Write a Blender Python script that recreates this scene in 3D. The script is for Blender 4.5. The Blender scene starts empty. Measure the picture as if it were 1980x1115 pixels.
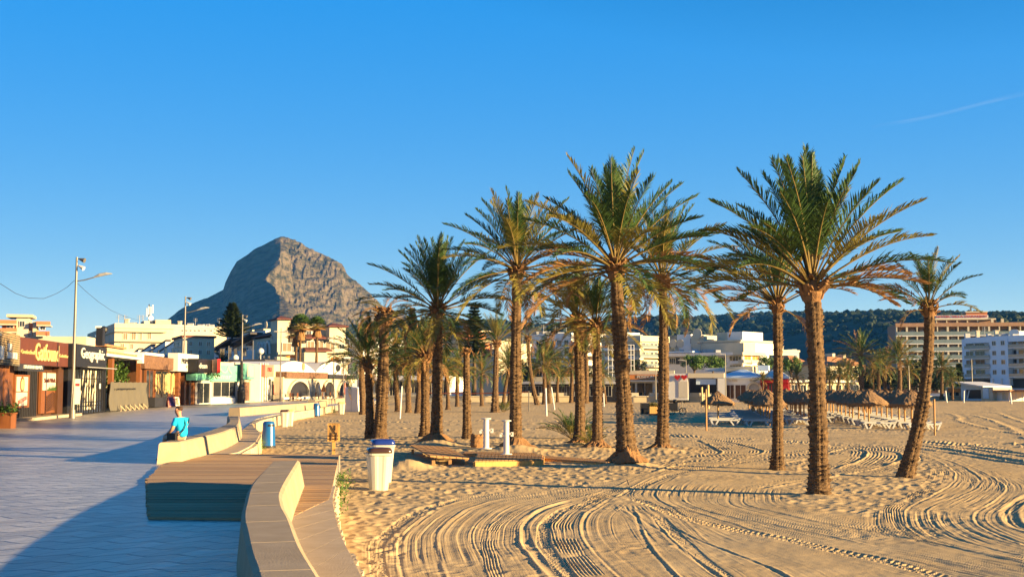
import bpy, bmesh, math, random
import numpy as np
from mathutils import Vector, Matrix
R = math.radians
rnd = random.Random(11)
scene = bpy.context.scene
COL = scene.collection

# ------------------------------------------------------------------ camera
F, CX, CY, HOR = 2400.0, 990.0, 557.5, 745.0     # focal length and centre of the view, horizon row
H, SAND, TOP = 1.85, -0.50, 0.505                # eye height, sand level, bench-wall height
PITCH = math.atan((HOR - CY) / F)
cam = bpy.data.cameras.new('camera')
cam.sensor_width = 36.0
cam.lens = 36.0 * F / 1980.0
cam.clip_start = 0.1
cam.clip_end = 60000
co = bpy.data.objects.new('camera', cam)
co.location = (0, 0, H)
co.rotation_euler = (R(90) + PITCH, 0, 0)
COL.objects.link(co)
scene.camera = co

# ------------------------------------------------------------------ light
SUN_EL, SUN_AZ = R(9.5), R(113)                 # azimuth clockwise from +Y
SDIR = Vector((math.sin(SUN_AZ) * math.cos(SUN_EL), math.cos(SUN_AZ) * math.cos(SUN_EL), math.sin(SUN_EL)))
w = bpy.data.worlds.new('World')
scene.world = w
w.use_nodes = True
nt = w.node_tree
for n in list(nt.nodes):
    nt.nodes.remove(n)
sky = nt.nodes.new('ShaderNodeTexSky')
sky.sky_type = 'NISHITA'
sky.sun_disc = False
sky.sun_elevation = SUN_EL
sky.sun_rotation = SUN_AZ
sky.air_density = 0.75
sky.dust_density = 0.0
sky.ozone_density = 3.0
# the camera's rendering of the sky: deeper colour, flatter brightness
sp = nt.nodes.new('ShaderNodeSeparateColor')
sp.mode = 'HSV'
cbn = nt.nodes.new('ShaderNodeCombineColor')
cbn.mode = 'HSV'
sr = nt.nodes.new('ShaderNodeMapRange')
sr.inputs[1].default_value = 0.30
sr.inputs[2].default_value = 0.77
sr.inputs[3].default_value = 0.26
sr.inputs[4].default_value = 0.978
vp = nt.nodes.new('ShaderNodeMath')
vp.operation = 'POWER'
vp.inputs[1].default_value = 0.12
vm_ = nt.nodes.new('ShaderNodeMath')
vm_.operation = 'MULTIPLY'
vm_.inputs[1].default_value = 2.80
bg = nt.nodes.new('ShaderNodeBackground')
bg.inputs['Strength'].default_value = 0.07
out = nt.nodes.new('ShaderNodeOutputWorld')
nt.links.new(sky.outputs[0], sp.inputs[0])
nt.links.new(sp.outputs[0], cbn.inputs[0])
sr.inputs[3].default_value = 0.0
sr.inputs[4].default_value = 1.0
spw = nt.nodes.new('ShaderNodeMath')
spw.operation = 'POWER'
spw.inputs[1].default_value = 1.3
sma = nt.nodes.new('ShaderNodeMath')
sma.operation = 'MULTIPLY_ADD'
sma.inputs[1].default_value = 0.72
sma.inputs[2].default_value = 0.26
nt.links.new(sp.outputs[1], sr.inputs[0])
nt.links.new(sr.outputs[0], spw.inputs[0])
nt.links.new(spw.outputs[0], sma.inputs[0])
nt.links.new(sma.outputs[0], cbn.inputs[1])
nt.links.new(sp.outputs[2], vp.inputs[0])
nt.links.new(vp.outputs[0], vm_.inputs[0])
gl1 = nt.nodes.new('ShaderNodeMath')          # glow round the sun boosted beyond the model, added as warm fill
gl1.operation = 'SUBTRACT'
gl1.use_clamp = False
gl1.inputs[1].default_value = 7.5
gl2 = nt.nodes.new('ShaderNodeMath')
gl2.operation = 'MAXIMUM'
gl2.inputs[1].default_value = 0.0
gl3 = nt.nodes.new('ShaderNodeMath')
gl3.operation = 'ADD'
nt.links.new(sp.outputs[2], gl1.inputs[0])
nt.links.new(gl1.outputs[0], gl2.inputs[0])
gl4 = nt.nodes.new('ShaderNodeMath')
gl4.operation = 'MULTIPLY'
gl4.inputs[1].default_value = 3.0
nt.links.new(gl2.outputs[0], gl4.inputs[0])
nt.links.new(gl4.outputs[0], gl3.inputs[0])
lo1 = nt.nodes.new('ShaderNodeMath')          # darkened towards the zenith more than the model does, to cut sky fill
lo1.operation = 'POWER'
lo1.inputs[1].default_value = 1.35
lo2 = nt.nodes.new('ShaderNodeMath')
lo2.operation = 'MULTIPLY'
lo2.inputs[1].default_value = 0.76
lo3 = nt.nodes.new('ShaderNodeMath')
lo3.operation = 'MINIMUM'
nt.links.new(sp.outputs[2], lo1.inputs[0])
nt.links.new(lo1.outputs[0], lo2.inputs[0])
nt.links.new(lo2.outputs[0], lo3.inputs[0])
nt.links.new(vm_.outputs[0], lo3.inputs[1])
nt.links.new(lo3.outputs[0], gl3.inputs[1])
nt.links.new(gl3.outputs[0], cbn.inputs[2])
nt.links.new(cbn.outputs[0], bg.inputs['Color'])
nt.links.new(bg.outputs[0], out.inputs['Surface'])
sl = bpy.data.lights.new('sun', 'SUN')
sl.energy = 5.0
sl.angle = R(0.5)
sl.color = (1.0, 0.70, 0.32)
so = bpy.data.objects.new('sun', sl)
so.rotation_euler = SDIR.to_track_quat('Z', 'Y').to_euler()
so.location = (60, -40, 30)
COL.objects.link(so)
scene.view_settings.view_transform = 'Standard'
scene.view_settings.look = 'None'
scene.view_settings.exposure = 1.95
scene.view_settings.gamma = 1.0
scene.cycles.max_bounces = 6
scene.cycles.transparent_max_bounces = 12
scene.cycles.use_denoising = True

# ------------------------------------------------------------------ helpers
cP, sP = math.cos(PITCH), math.sin(PITCH)
def ray(px, py):
    u, v = (px - CX) / F, (CY - py) / F
    return Vector((u, cP - v * sP, sP + v * cP))
def G(px, py, z=0.0):
    r = ray(px, py)
    t = (z - H) / r.z
    return Vector((r.x * t, r.y * t, z))
def P(px, py, D):
    r = ray(px, py)
    t = D / r.y
    return Vector((r.x * t, D, H + r.z * t))
def XD(px, D):
    r = ray(px, HOR)
    return Vector((r.x / r.y * D, D, 0))

WL = {}
class MB:
    def __init__(s):
        s.v, s.f, s.m = [], [], []
    def add(s, vs, fs, mi=0):
        b = len(s.v)
        s.v.extend([tuple(v) for v in vs])
        for f in fs:
            s.f.append(tuple(b + i for i in f))
            s.m.append(mi)
        return s
    def hexa(s, b4, t4, mi=0):
        return s.add(list(b4) + list(t4), [(3, 2, 1, 0), (4, 5, 6, 7), (0, 1, 5, 4), (1, 2, 6, 5), (2, 3, 7, 6), (3, 0, 4, 7)], mi)
    def box(s, c, sx, sy, sz, rz=0, mi=0):
        ca, sa = math.cos(rz), math.sin(rz)
        q = [(-sx / 2, -sy / 2), (sx / 2, -sy / 2), (sx / 2, sy / 2), (-sx / 2, sy / 2)]
        q = [(c[0] + x * ca - y * sa, c[1] + x * sa + y * ca) for x, y in q]
        return s.hexa([(x, y, c[2]) for x, y in q], [(x, y, c[2] + sz) for x, y in q], mi)
    def prism(s, poly, z0, z1, mi=0):
        n = len(poly)
        vs = [(p[0], p[1], z0) for p in poly] + [(p[0], p[1], z1) for p in poly]
        fs = [tuple(range(n - 1, -1, -1)), tuple(range(n, 2 * n))]
        fs += [(i, (i + 1) % n, n + (i + 1) % n, n + i) for i in range(n)]
        return s.add(vs, fs, mi)
    def tube(s, pts, rad, n=8, mi=0, cap=True):
        pts = [Vector(p) for p in pts]
        if not isinstance(rad, (list, tuple)):
            rad = [rad] * len(pts)
        vs, fs = [], []
        up = Vector((0, 0, 1))
        for i, p in enumerate(pts):
            t = (pts[min(i + 1, len(pts) - 1)] - pts[max(i - 1, 0)])
            t = t.normalized() if t.length > 1e-9 else Vector((0, 0, 1))
            a = t.cross(up)
            if a.length < 1e-3:
                a = t.cross(Vector((0, 1, 0)))
            a.normalize()
            b = t.cross(a)
            for k in range(n):
                an = 2 * math.pi * k / n
                vs.append(p + (a * math.cos(an) + b * math.sin(an)) * rad[i])
        for i in range(len(pts) - 1):
            for k in range(n):
                fs.append((i * n + k, i * n + (k + 1) % n, (i + 1) * n + (k + 1) % n, (i + 1) * n + k))
        if cap:
            fs.append(tuple(range(n - 1, -1, -1)))
            fs.append(tuple((len(pts) - 1) * n + k for k in range(n)))
        return s.add(vs, fs, mi)
    def lathe(s, c, prof, n=24, mi=0, phase=0, sq=1.0):
        vs, fs = [], []
        for r, z in prof:
            for k in range(n):
                an = 2 * math.pi * (k + phase) / n
                vs.append((c[0] + r * math.cos(an), c[1] + r * sq * math.sin(an), c[2] + z))
        m = len(prof)
        for i in range(m - 1):
            for k in range(n):
                fs.append((i * n + k, i * n + (k + 1) % n, (i + 1) * n + (k + 1) % n, (i + 1) * n + k))
        fs.append(tuple(range(n - 1, -1, -1)))
        fs.append(tuple((m - 1) * n + k for k in range(n)))
        return s.add(vs, fs, mi)
    def blob(s, c, r, seed=0, sub=2, jit=0.25, mi=0, squash=1.0):
        bm = bmesh.new()
        bmesh.ops.create_icosphere(bm, subdivisions=sub, radius=1)
        q = random.Random(seed)
        vs = []
        for v in bm.verts:
            k = r * (1 + q.uniform(-jit, jit))
            vs.append((c[0] + v.co.x * k, c[1] + v.co.y * k, c[2] + v.co.z * k * squash))
        s.add(vs, [tuple(v.index for v in f.verts) for f in bm.faces], mi)
        bm.free()
        return s
    def build(s, name, mats, parent=None, smooth=False, origin=None):
        me = bpy.data.meshes.new(name)
        if parent is not None:
            o0 = WL[parent.name]
        elif origin is not None:
            o0 = Vector(origin)
        else:
            o0 = Vector((0, 0, 0))
        vs = [(v[0] - o0[0], v[1] - o0[1], v[2] - o0[2]) for v in s.v]
        me.from_pydata(vs, [], s.f)
        if not isinstance(mats, (list, tuple)):
            mats = [mats]
        for m in mats:
            me.materials.append(m)
        if len(mats) > 1:
            me.polygons.foreach_set('material_index', s.m)
        if smooth:
            me.polygons.foreach_set('use_smooth', [True] * len(s.f))
        me.update()
        o = bpy.data.objects.new(name, me)
        COL.objects.link(o)
        if parent is not None:
            o.parent = parent
        else:
            o.location = o0
        WL[o.name] = o0.copy()
        return o

def tag(o, label=None, cat=None, group=None, kind=None):
    for k, v in (('label', label), ('category', cat), ('group', group), ('kind', kind)):
        if v:
            o[k] = v
    return o
def thing(name, loc, label, cat, group=None):
    o = bpy.data.objects.new(name, None)
    o.empty_display_size = 0.3
    o.location = loc
    COL.objects.link(o)
    WL[o.name] = Vector(loc)
    return tag(o, label, cat, group)
def dup(root, loc, rz=0.0, sc=1.0, label=None, group=None):
    r = root.copy()
    COL.objects.link(r)
    r.location = loc
    r.rotation_euler = (0, 0, rz)
    r.scale = (sc, sc, sc)
    if label:
        r['label'] = label
    if group:
        r['group'] = group
    WL[r.name] = Vector(loc)
    for ch in list(root.children):
        c = ch.copy()
        COL.objects.link(c)
        c.parent = r
        for g in list(ch.children):
            d = g.copy()
            COL.objects.link(d)
            d.parent = c
    return r

# ------------------------------------------------------------------ materials
def mat(name, col, rough=0.8, var=0.12, scale=3.0, bump=0.0, bscale=40.0, metal=0.0, spec=0.3, col2=None, stretch=(1, 1, 1), bdist=0.02):
    m = bpy.data.materials.new(name)
    m.use_nodes = True
    t = m.node_tree
    b = t.nodes['Principled BSDF']
    b.inputs['Roughness'].default_value = rough
    b.inputs['Metallic'].default_value = metal
    b.inputs['Specular IOR Level'].default_value = spec
    tc = t.nodes.new('ShaderNodeTexCoord')
    mp = t.nodes.new('ShaderNodeMapping')
    mp.inputs['Scale'].default_value = stretch
    t.links.new(tc.outputs['Object'], mp.inputs[0])
    nz = t.nodes.new('ShaderNodeTexNoise')
    nz.inputs['Scale'].default_value = scale
    nz.inputs['Detail'].default_value = 5
    nz.inputs['Roughness'].default_value = 0.65
    t.links.new(mp.outputs[0], nz.inputs['Vector'])
    rp = t.nodes.new('ShaderNodeMapRange')
    rp.inputs[1].default_value = 0.3
    rp.inputs[2].default_value = 0.7
    t.links.new(nz.outputs['Fac'], rp.inputs[0])
    mx = t.nodes.new('ShaderNodeMix')
    mx.data_type = 'RGBA'
    c2 = col2 or tuple(min(1, c * (1 + var)) for c in col)
    c1 = col if col2 else tuple(c * (1 - var) for c in col)
    mx.inputs['A'].default_value = (*c1, 1)
    mx.inputs['B'].default_value = (*c2, 1)
    t.links.new(rp.outputs[0], mx.inputs['Factor'])
    t.links.new(mx.outputs['Result'], b.inputs['Base Color'])
    if bump:
        n2 = t.nodes.new('ShaderNodeTexNoise')
        n2.inputs['Scale'].default_value = bscale
        n2.inputs['Detail'].default_value = 4
        t.links.new(mp.outputs[0], n2.inputs['Vector'])
        bp = t.nodes.new('ShaderNodeBump')
        bp.inputs['Strength'].default_value = bump
        bp.inputs['Distance'].default_value = bdist
        t.links.new(n2.outputs['Fac'], bp.inputs['Height'])
        t.links.new(bp.outputs[0], b.inputs['Normal'])
    return m
def leafmat(name, c1, c2, trans=0.35, rough=0.5, scale=2.0):
    m = mat(name, c1, rough, col2=c2, scale=scale, spec=0.35)
    t = m.node_tree
    b = t.nodes['Principled BSDF']
    o = t.nodes['Material Output']
    tr = t.nodes.new('ShaderNodeBsdfTranslucent')
    src = b.inputs['Base Color'].links[0].from_socket
    t.links.new(src, tr.inputs['Color'])
    ms = t.nodes.new('ShaderNodeMixShader')
    ms.inputs[0].default_value = trans
    t.links.new(b.outputs[0], ms.inputs[1])
    t.links.new(tr.outputs[0], ms.inputs[2])
    t.links.new(ms.outputs[0], o.inputs['Surface'])
    return m
M = {}
M['concrete'] = mat('bench_stone', (0.32, 0.25, 0.165), 0.75, col2=(0.40, 0.32, 0.22), scale=2.2, bump=0.25, bscale=60, spec=0.05)
M['ledge'] = mat('ledge_stone', (0.40, 0.315, 0.215), 0.8, col2=(0.49, 0.395, 0.28), scale=2.5, bump=0.3, bscale=50, spec=0.05)
M['rubble'] = mat('rubble_stone', (0.42, 0.32, 0.19), 0.9, col2=(0.62, 0.50, 0.32), scale=4, bump=0.9, bscale=9, bdist=0.06)
M['white'] = mat('white_paint', (0.60, 0.585, 0.55), 0.5, var=0.06, scale=6)
M['whiteb'] = mat('white_render', (0.66, 0.65, 0.63), 0.85, var=0.07, scale=0.7, bump=0.1, bscale=12)
M['cream'] = mat('cream_render', (0.47, 0.40, 0.27), 0.85, var=0.08, scale=0.6, bump=0.1, bscale=12)
M['cream2'] = mat('pale_cream_render', (0.50, 0.445, 0.33), 0.85, var=0.08, scale=0.6, bump=0.1, bscale=12)
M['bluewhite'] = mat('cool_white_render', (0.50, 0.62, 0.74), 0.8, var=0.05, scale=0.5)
M['orange'] = mat('orange_render', (0.46, 0.16, 0.075), 0.85, var=0.1, scale=0.8)
M['brick'] = mat('hotel_brick', (0.30, 0.18, 0.11), 0.85, var=0.12, scale=1.2)
M['tile'] = mat('dark_red_tile', (0.13, 0.045, 0.035), 0.8, var=0.25, scale=3, bump=0.5, bscale=9, bdist=0.05)
M['terra'] = mat('terracotta_tile', (0.40, 0.19, 0.09), 0.85, var=0.25, scale=2, bump=0.5, bscale=9, bdist=0.05)
M['glass'] = mat('dark_glass', (0.02, 0.025, 0.03), 0.08, var=0.2, scale=0.8, spec=0.6)
M['shutter'] = mat('cream_shutter', (0.20, 0.155, 0.10), 0.7, var=0.1, scale=2)
M['railglass'] = mat('rail_glass', (0.16, 0.20, 0.20), 0.15, var=0.1, scale=1, spec=0.5)
M['steel'] = mat('galvanised_steel', (0.17, 0.16, 0.145), 0.5, var=0.1, scale=8, metal=0.4)
M['dark'] = mat('dark_metal', (0.025, 0.025, 0.03), 0.5, var=0.2, scale=6)
M['black'] = mat('black_paint', (0.012, 0.012, 0.014), 0.45, var=0.2, scale=5)
M['brown'] = mat('brown_panel', (0.095, 0.028, 0.015), 0.6, var=0.15, scale=2)
M['wood'] = mat('warm_wood', (0.21, 0.078, 0.026), 0.55, col2=(0.13, 0.045, 0.015), scale=2.5, stretch=(6, 6, 0.5), bump=0.2, bscale=8)
M['darkwood'] = mat('dark_wood', (0.05, 0.021, 0.010), 0.55, col2=(0.085, 0.036, 0.016), scale=3, stretch=(5, 5, 0.6))
M['deck'] = mat('deck_boards', (0.33, 0.21, 0.115), 0.75, col2=(0.43, 0.285, 0.165), scale=2.5, stretch=(0.5, 7, 1), bump=0.25, bscale=22, spec=0.05)
M['board'] = mat('boardwalk_wood', (0.34, 0.19, 0.08), 0.75, col2=(0.43, 0.25, 0.115), scale=3, stretch=(0.6, 6, 1), bump=0.2, bscale=20, spec=0.05)
M['pine'] = mat('yellow_pine', (0.62, 0.36, 0.11), 0.65, col2=(0.48, 0.25, 0.07), scale=3, stretch=(5, 5, 0.7), bump=0.2, bscale=20)
M['pole'] = mat('parasol_pole', (0.50, 0.27, 0.10), 0.7, col2=(0.38, 0.19, 0.07), scale=4, stretch=(3, 3, 0.7))
M['thatch'] = mat('heather_thatch', (0.18, 0.105, 0.055), 0.95, col2=(0.33, 0.205, 0.105), scale=7, stretch=(2.5, 2.5, 1), bump=0.9, bscale=34, bdist=0.04)
M['trunk'] = mat('palm_bark', (0.028, 0.016, 0.009), 0.95, col2=(0.18, 0.11, 0.055), scale=9, bump=0.7, bscale=38, bdist=0.02)
M['boot'] = mat('palm_boots', (0.12, 0.06, 0.028), 0.95, col2=(0.26, 0.14, 0.06), scale=10, bump=0.7, bscale=40)
M['fibre'] = mat('root_fibre', (0.20, 0.10, 0.045), 1.0, col2=(0.32, 0.18, 0.08), scale=10, stretch=(4, 4, 0.6), bump=0.9, bscale=30, bdist=0.03)
M['green'] = leafmat('leaf_green', (0.032, 0.075, 0.022), (0.065, 0.115, 0.03), 0.28)
M['olive'] = leafmat('leaf_olive', (0.16, 0.155, 0.03), (0.26, 0.21, 0.045), 0.35)
M['dead'] = leafmat('leaf_dead', (0.24, 0.12, 0.045), (0.36, 0.20, 0.08), 0.25, 0.8)
M['stalk'] = mat('leaf_stalk', (0.12, 0.09, 0.028), 0.6, col2=(0.21, 0.14, 0.045), scale=4)
M['pinefol'] = leafmat('conifer_foliage', (0.022, 0.042, 0.014), (0.05, 0.075, 0.02), 0.15, 0.7)
M['treefol'] = leafmat('broadleaf_foliage', (0.045, 0.10, 0.015), (0.09, 0.16, 0.03), 0.25, 0.6)
M['darkfol'] = leafmat('dark_foliage', (0.018, 0.032, 0.012), (0.036, 0.055, 0.018), 0.2, 0.7)  # dark green leaves for the dense trees and hill woods
M['bark'] = mat('bark', (0.10, 0.065, 0.04), 0.95, var=0.3, scale=6)
M['binw'] = mat('bin_plastic', (0.46, 0.44, 0.37), 0.45, var=0.06, scale=2)
M['binlid'] = mat('brown_lid', (0.05, 0.024, 0.011), 0.2, var=0.1, scale=3, spec=0.6)
M['blue'] = mat('blue_metal', (0.012, 0.10, 0.30), 0.25, var=0.06, scale=2, spec=0.5)
M['bluelid'] = mat('blue_lid', (0.012, 0.03, 0.20), 0.2, var=0.1, scale=3, spec=0.6)
M['mint'] = mat('mint_panel', (0.13, 0.40, 0.30), 0.6, var=0.05, scale=1)
M['red'] = mat('red_panel', (0.36, 0.012, 0.012), 0.45, var=0.08, scale=1.5)
M['pink'] = mat('pink_panel', (0.50, 0.17, 0.13), 0.6, var=0.05, scale=2)
M['sign'] = mat('sign_letter', (0.56, 0.55, 0.50), 0.5, var=0.03, scale=4)
M['gold'] = mat('gold_letter', (0.55, 0.40, 0.17), 0.5, var=0.06, scale=4)
M['canvas'] = mat('grey_canvas', (0.105, 0.095, 0.075), 0.9, var=0.08, scale=1.5, bump=0.4, bscale=3, bdist=0.1)
M['slate'] = mat('slate_roof', (0.06, 0.055, 0.06), 0.7, var=0.2, scale=1.5)
M['stonef'] = mat('brown_stone_cladding', (0.08, 0.04, 0.025), 0.9, col2=(0.22, 0.12, 0.07), scale=5, bump=0.9, bscale=5, bdist=0.08)
M['poster'] = mat('poster_paper', (0.48, 0.44, 0.36), 0.6, var=0.05, scale=2)
M['grey'] = mat('grey_paint', (0.30, 0.30, 0.30), 0.6, var=0.1, scale=3)
M['awning'] = mat('awning_fabric', (0.55, 0.20, 0.05), 0.85, var=0.1, scale=2)

M['tan'] = mat('tan_slats', (0.30, 0.21, 0.11), 0.7, var=0.15, scale=3)
M['mesh'] = mat('lounger_mesh', (0.26, 0.245, 0.235), 0.8, var=0.1, scale=8)

M['deck2'] = mat('deck_boards_worn', (0.39, 0.26, 0.15), 0.8, col2=(0.48, 0.34, 0.205), scale=2.5, stretch=(0.5, 7, 1), bump=0.25, bscale=22, spec=0.05)
M['deck3'] = mat('deck_boards_dark', (0.26, 0.165, 0.09), 0.75, col2=(0.36, 0.235, 0.135), scale=2.5, stretch=(0.5, 7, 1), bump=0.25, bscale=22, spec=0.05)
M['ac'] = mat('rooftop_unit', (0.42, 0.42, 0.42), 0.6, var=0.1, scale=3)
M['lounger'] = mat('dimmed_lounger_plastic', (0.38, 0.38, 0.38), 0.5, var=0.08, scale=6)  # white plastic greyed, the thatch's shade put into the colour
# ------------------------------------------------------------------ numeric noise for the terrain
def vhash(ix, iy, seed):
    n = (ix.astype(np.int64) * 374761393 + iy.astype(np.int64) * 668265263 + seed * 1442695041) & 0x7fffffff
    n = ((n ^ (n >> 13)) * 1274126177) & 0x7fffffff
    n = n ^ (n >> 16)
    return (n & 0xffff).astype(np.float32) / 65535.0
def vnoise(x, y, seed=0):
    ix, iy = np.floor(x), np.floor(y)
    fx, fy = (x - ix).astype(np.float32), (y - iy).astype(np.float32)
    fx = fx * fx * (3 - 2 * fx)
    fy = fy * fy * (3 - 2 * fy)
    ix, iy = ix.astype(np.int64), iy.astype(np.int64)
    a, b = vhash(ix, iy, seed), vhash(ix + 1, iy, seed)
    c, d = vhash(ix, iy + 1, seed), vhash(ix + 1, iy + 1, seed)
    return (a + (b - a) * fx) * (1 - fy) + (c + (d - c) * fx) * fy
def fbm(x, y, octv=4, seed=0, gain=0.5):
    s, a, t = 0, 1.0, 0
    for k in range(octv):
        s = s + a * vnoise(x * 2 ** k + 13.7 * k, y * 2 ** k + 7.3 * k, seed + k)
        t += a
        a *= gain
    return s / t
def inpoly(x, y, poly):
    r = np.zeros(x.shape, bool)
    n = len(poly)
    for i in range(n):
        x1, y1 = poly[i][0], poly[i][1]
        x2, y2 = poly[(i + 1) % n][0], poly[(i + 1) % n][1]
        if abs(y1 - y2) < 1e-9:
            continue
        c = ((y1 > y) != (y2 > y)) & (x < (x2 - x1) * (y - y1) / (y2 - y1) + x1)
        r ^= c
    return r
def grid_mesh(name, X, Y, Z, m, kind='structure', attrs=None, smooth=True):
    ny, nx = X.shape
    me = bpy.data.meshes.new(name)
    co_ = np.stack([X, Y, Z], -1).reshape(-1, 3).astype(np.float32)
    i = np.arange(ny * nx).reshape(ny, nx)
    q = np.stack([i[:-1, :-1], i[:-1, 1:], i[1:, 1:], i[1:, :-1]], -1).reshape(-1)
    nf = (ny - 1) * (nx - 1)
    me.vertices.add(ny * nx)
    me.vertices.foreach_set('co', co_.ravel())
    me.loops.add(nf * 4)
    me.loops.foreach_set('vertex_index', q.astype(np.int32))
    me.polygons.add(nf)
    me.polygons.foreach_set('loop_start', np.arange(0, nf * 4, 4, dtype=np.int32))
    me.polygons.foreach_set('use_smooth', np.full(nf, smooth))
    me.update(calc_edges=True)
    me.validate()
    for k, a in (attrs or {}).items():
        at = me.attributes.new(k, 'FLOAT', 'POINT')
        at.data.foreach_set('value', a.ravel().astype(np.float32))
    me.materials.append(m)
    o = bpy.data.objects.new(name, me)
    COL.objects.link(o)
    WL[o.name] = Vector((0, 0, 0))
    tag(o, kind=kind)
    return o
def catmull(pts, step):
    pts = [Vector((p[0], p[1])) for p in pts]
    pp = [pts[0] * 2 - pts[1]] + pts + [pts[-1] * 2 - pts[-2]]
    o = []
    for i in range(1, len(pp) - 2):
        a, b, c, d = pp[i - 1], pp[i], pp[i + 1], pp[i + 2]
        n = max(2, int((c - b).length / step))
        for k in range(n):
            t = k / n
            o.append(0.5 * ((2 * b) + (c - a) * t + (2 * a - 5 * b + 4 * c - d) * t * t + (3 * b - a - 3 * c + d) * t ** 3))
    o.append(pp[-2])
    return np.array([(p.x, p.y) for p in o], np.float32)

# ------------------------------------------------------------------ base ground
gm = mat('town_ground', (0.30, 0.25, 0.19), 0.95, var=0.2, scale=0.02)
g = MB()
g.add([(-9000, -400, -2.0), (9000, -400, -2.0), (9000, 14000, -2.0), (-9000, 14000, -2.0)], [(0, 1, 2, 3)])
tag(g.build('ground', gm), kind='structure')

# ------------------------------------------------------------------ sand beach (one sheet, finer near the eye)
HS = H - SAND
rows = np.concatenate([np.linspace(1150, 830, 350), np.linspace(829.2, 769, 110)])
Drow = HS * F / (rows - HOR)
Drow = np.concatenate([[-6, -2, 2, 5, 8, 10.5, 12.6], Drow[Drow > 13.2], [260, 300]])
tcol = np.concatenate([np.linspace(-0.62, -0.27, 12)[:-1], np.linspace(-0.27, 0.45, 1700), np.linspace(0.45, 0.9, 25)[1:]])
DD, TT = np.meshgrid(Drow, tcol, indexing='ij')
X = TT * np.maximum(DD, 13.0)
Y = DD.copy()
def gp(pl):
    return [G(a, b, SAND) for a, b in pl]
xx = X + (fbm(X * 1.1, Y * 1.1, 3, 5) - 0.5) * 0.9
yy = Y + (fbm(X * 1.1 + 50, Y * 1.1, 3, 9) - 0.5) * 1.4
rough = np.zeros(X.shape, np.float32)
ROUGH = [
 ([(480, 905), (640, 850), (720, 850), (800, 862), (1000, 846), (1280, 852), (1375, 872), (1300, 899), (1215, 922), (1100, 944), (925, 954), (846, 978), (790, 1003), (765, 1035), (755, 1150), (560, 1150)], 1.0),
 ([(1490, 957), (1560, 935), (1700, 915), (1790, 883), (1840, 922), (1800, 953), (1750, 983), (1700, 1000), (1600, 985), (1530, 970)], 0.8),
 ([(1470, 905), (1530, 891), (1575, 888), (1565, 905), (1500, 916)], 0.8),
 ([(1180, 783), (1350, 782), (1355, 827), (1180, 832)], 0.9),
 ([(1355, 782), (1640, 780), (1810, 800), (1825, 838), (1355, 831)], 0.5),
 ([(500, 842), (720, 838), (1000, 846), (1000, 862), (480, 880)], 0.8),
 ([(560, 838), (600, 812), (700, 797), (1200, 790), (1200, 783), (640, 787), (540, 815)], 0.25),
]
for pl, a in ROUGH:
    rough = np.maximum(rough, inpoly(xx, yy, gp(pl)) * a)
def blur(a, n):
    k = np.ones(n) / n
    a = np.apply_along_axis(lambda r: np.convolve(np.pad(r, n // 2, mode='edge'), k, 'valid'), 0, a)
    return np.apply_along_axis(lambda r: np.convolve(np.pad(r, n // 2, mode='edge'), k, 'valid'), 1, a)
rough = blur(rough, 9).astype(np.float32)
# gentle undulation
Z = (fbm(X * 0.25, Y * 0.25, 3, 1) - 0.5) * 0.10
Z += (fbm(X * 1.3, Y * 1.3, 2, 3) - 0.5) * 0.025
# trodden sand: dips with raised rims
def dips(cell, seed):
    gx, gy = X / cell, Y / cell
    ix, iy = np.floor(gx).astype(np.int64), np.floor(gy).astype(np.int64)
    best = np.full(X.shape, 9.0, np.float32)
    for a in (-1, 0, 1):
        for b in (-1, 0, 1):
            px = ix + a + vhash(ix + a, iy + b, seed)
            py = iy + b + vhash(ix + a, iy + b, seed + 5)
            an = vhash(ix + a, iy + b, seed + 9) * 6.28
            dx, dy = (gx - px), (gy - py)
            u = dx * np.cos(an) + dy * np.sin(an)
            v = -dx * np.sin(an) + dy * np.cos(an)
            best = np.minimum(best, np.sqrt((u * 1.0) ** 2 + (v * 1.9) ** 2).astype(np.float32))
    return best
d1 = dips(0.42, 3)
tro = -0.050 * np.exp(-(d1 / 0.34) ** 2) + 0.022 * np.exp(-((d1 - 0.62) / 0.20) ** 2)
tro += (fbm(X * 3.2, Y * 3.2, 3, 21) - 0.5) * 0.060 + (fbm(X * 9.0, Y * 9.0, 2, 31) - 0.5) * 0.022
Z += rough * tro * 0.52
# light scuffs everywhere
Z += (1 - rough) * (fbm(X * 7.0, Y * 7.0, 2, 41) - 0.5) * 0.008
Z += (1 - rough) * np.clip(fbm(X * 0.5, Y * 0.5, 3, 43) - 0.5, 0, 0.2) * 5 * tro * 0.22
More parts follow.
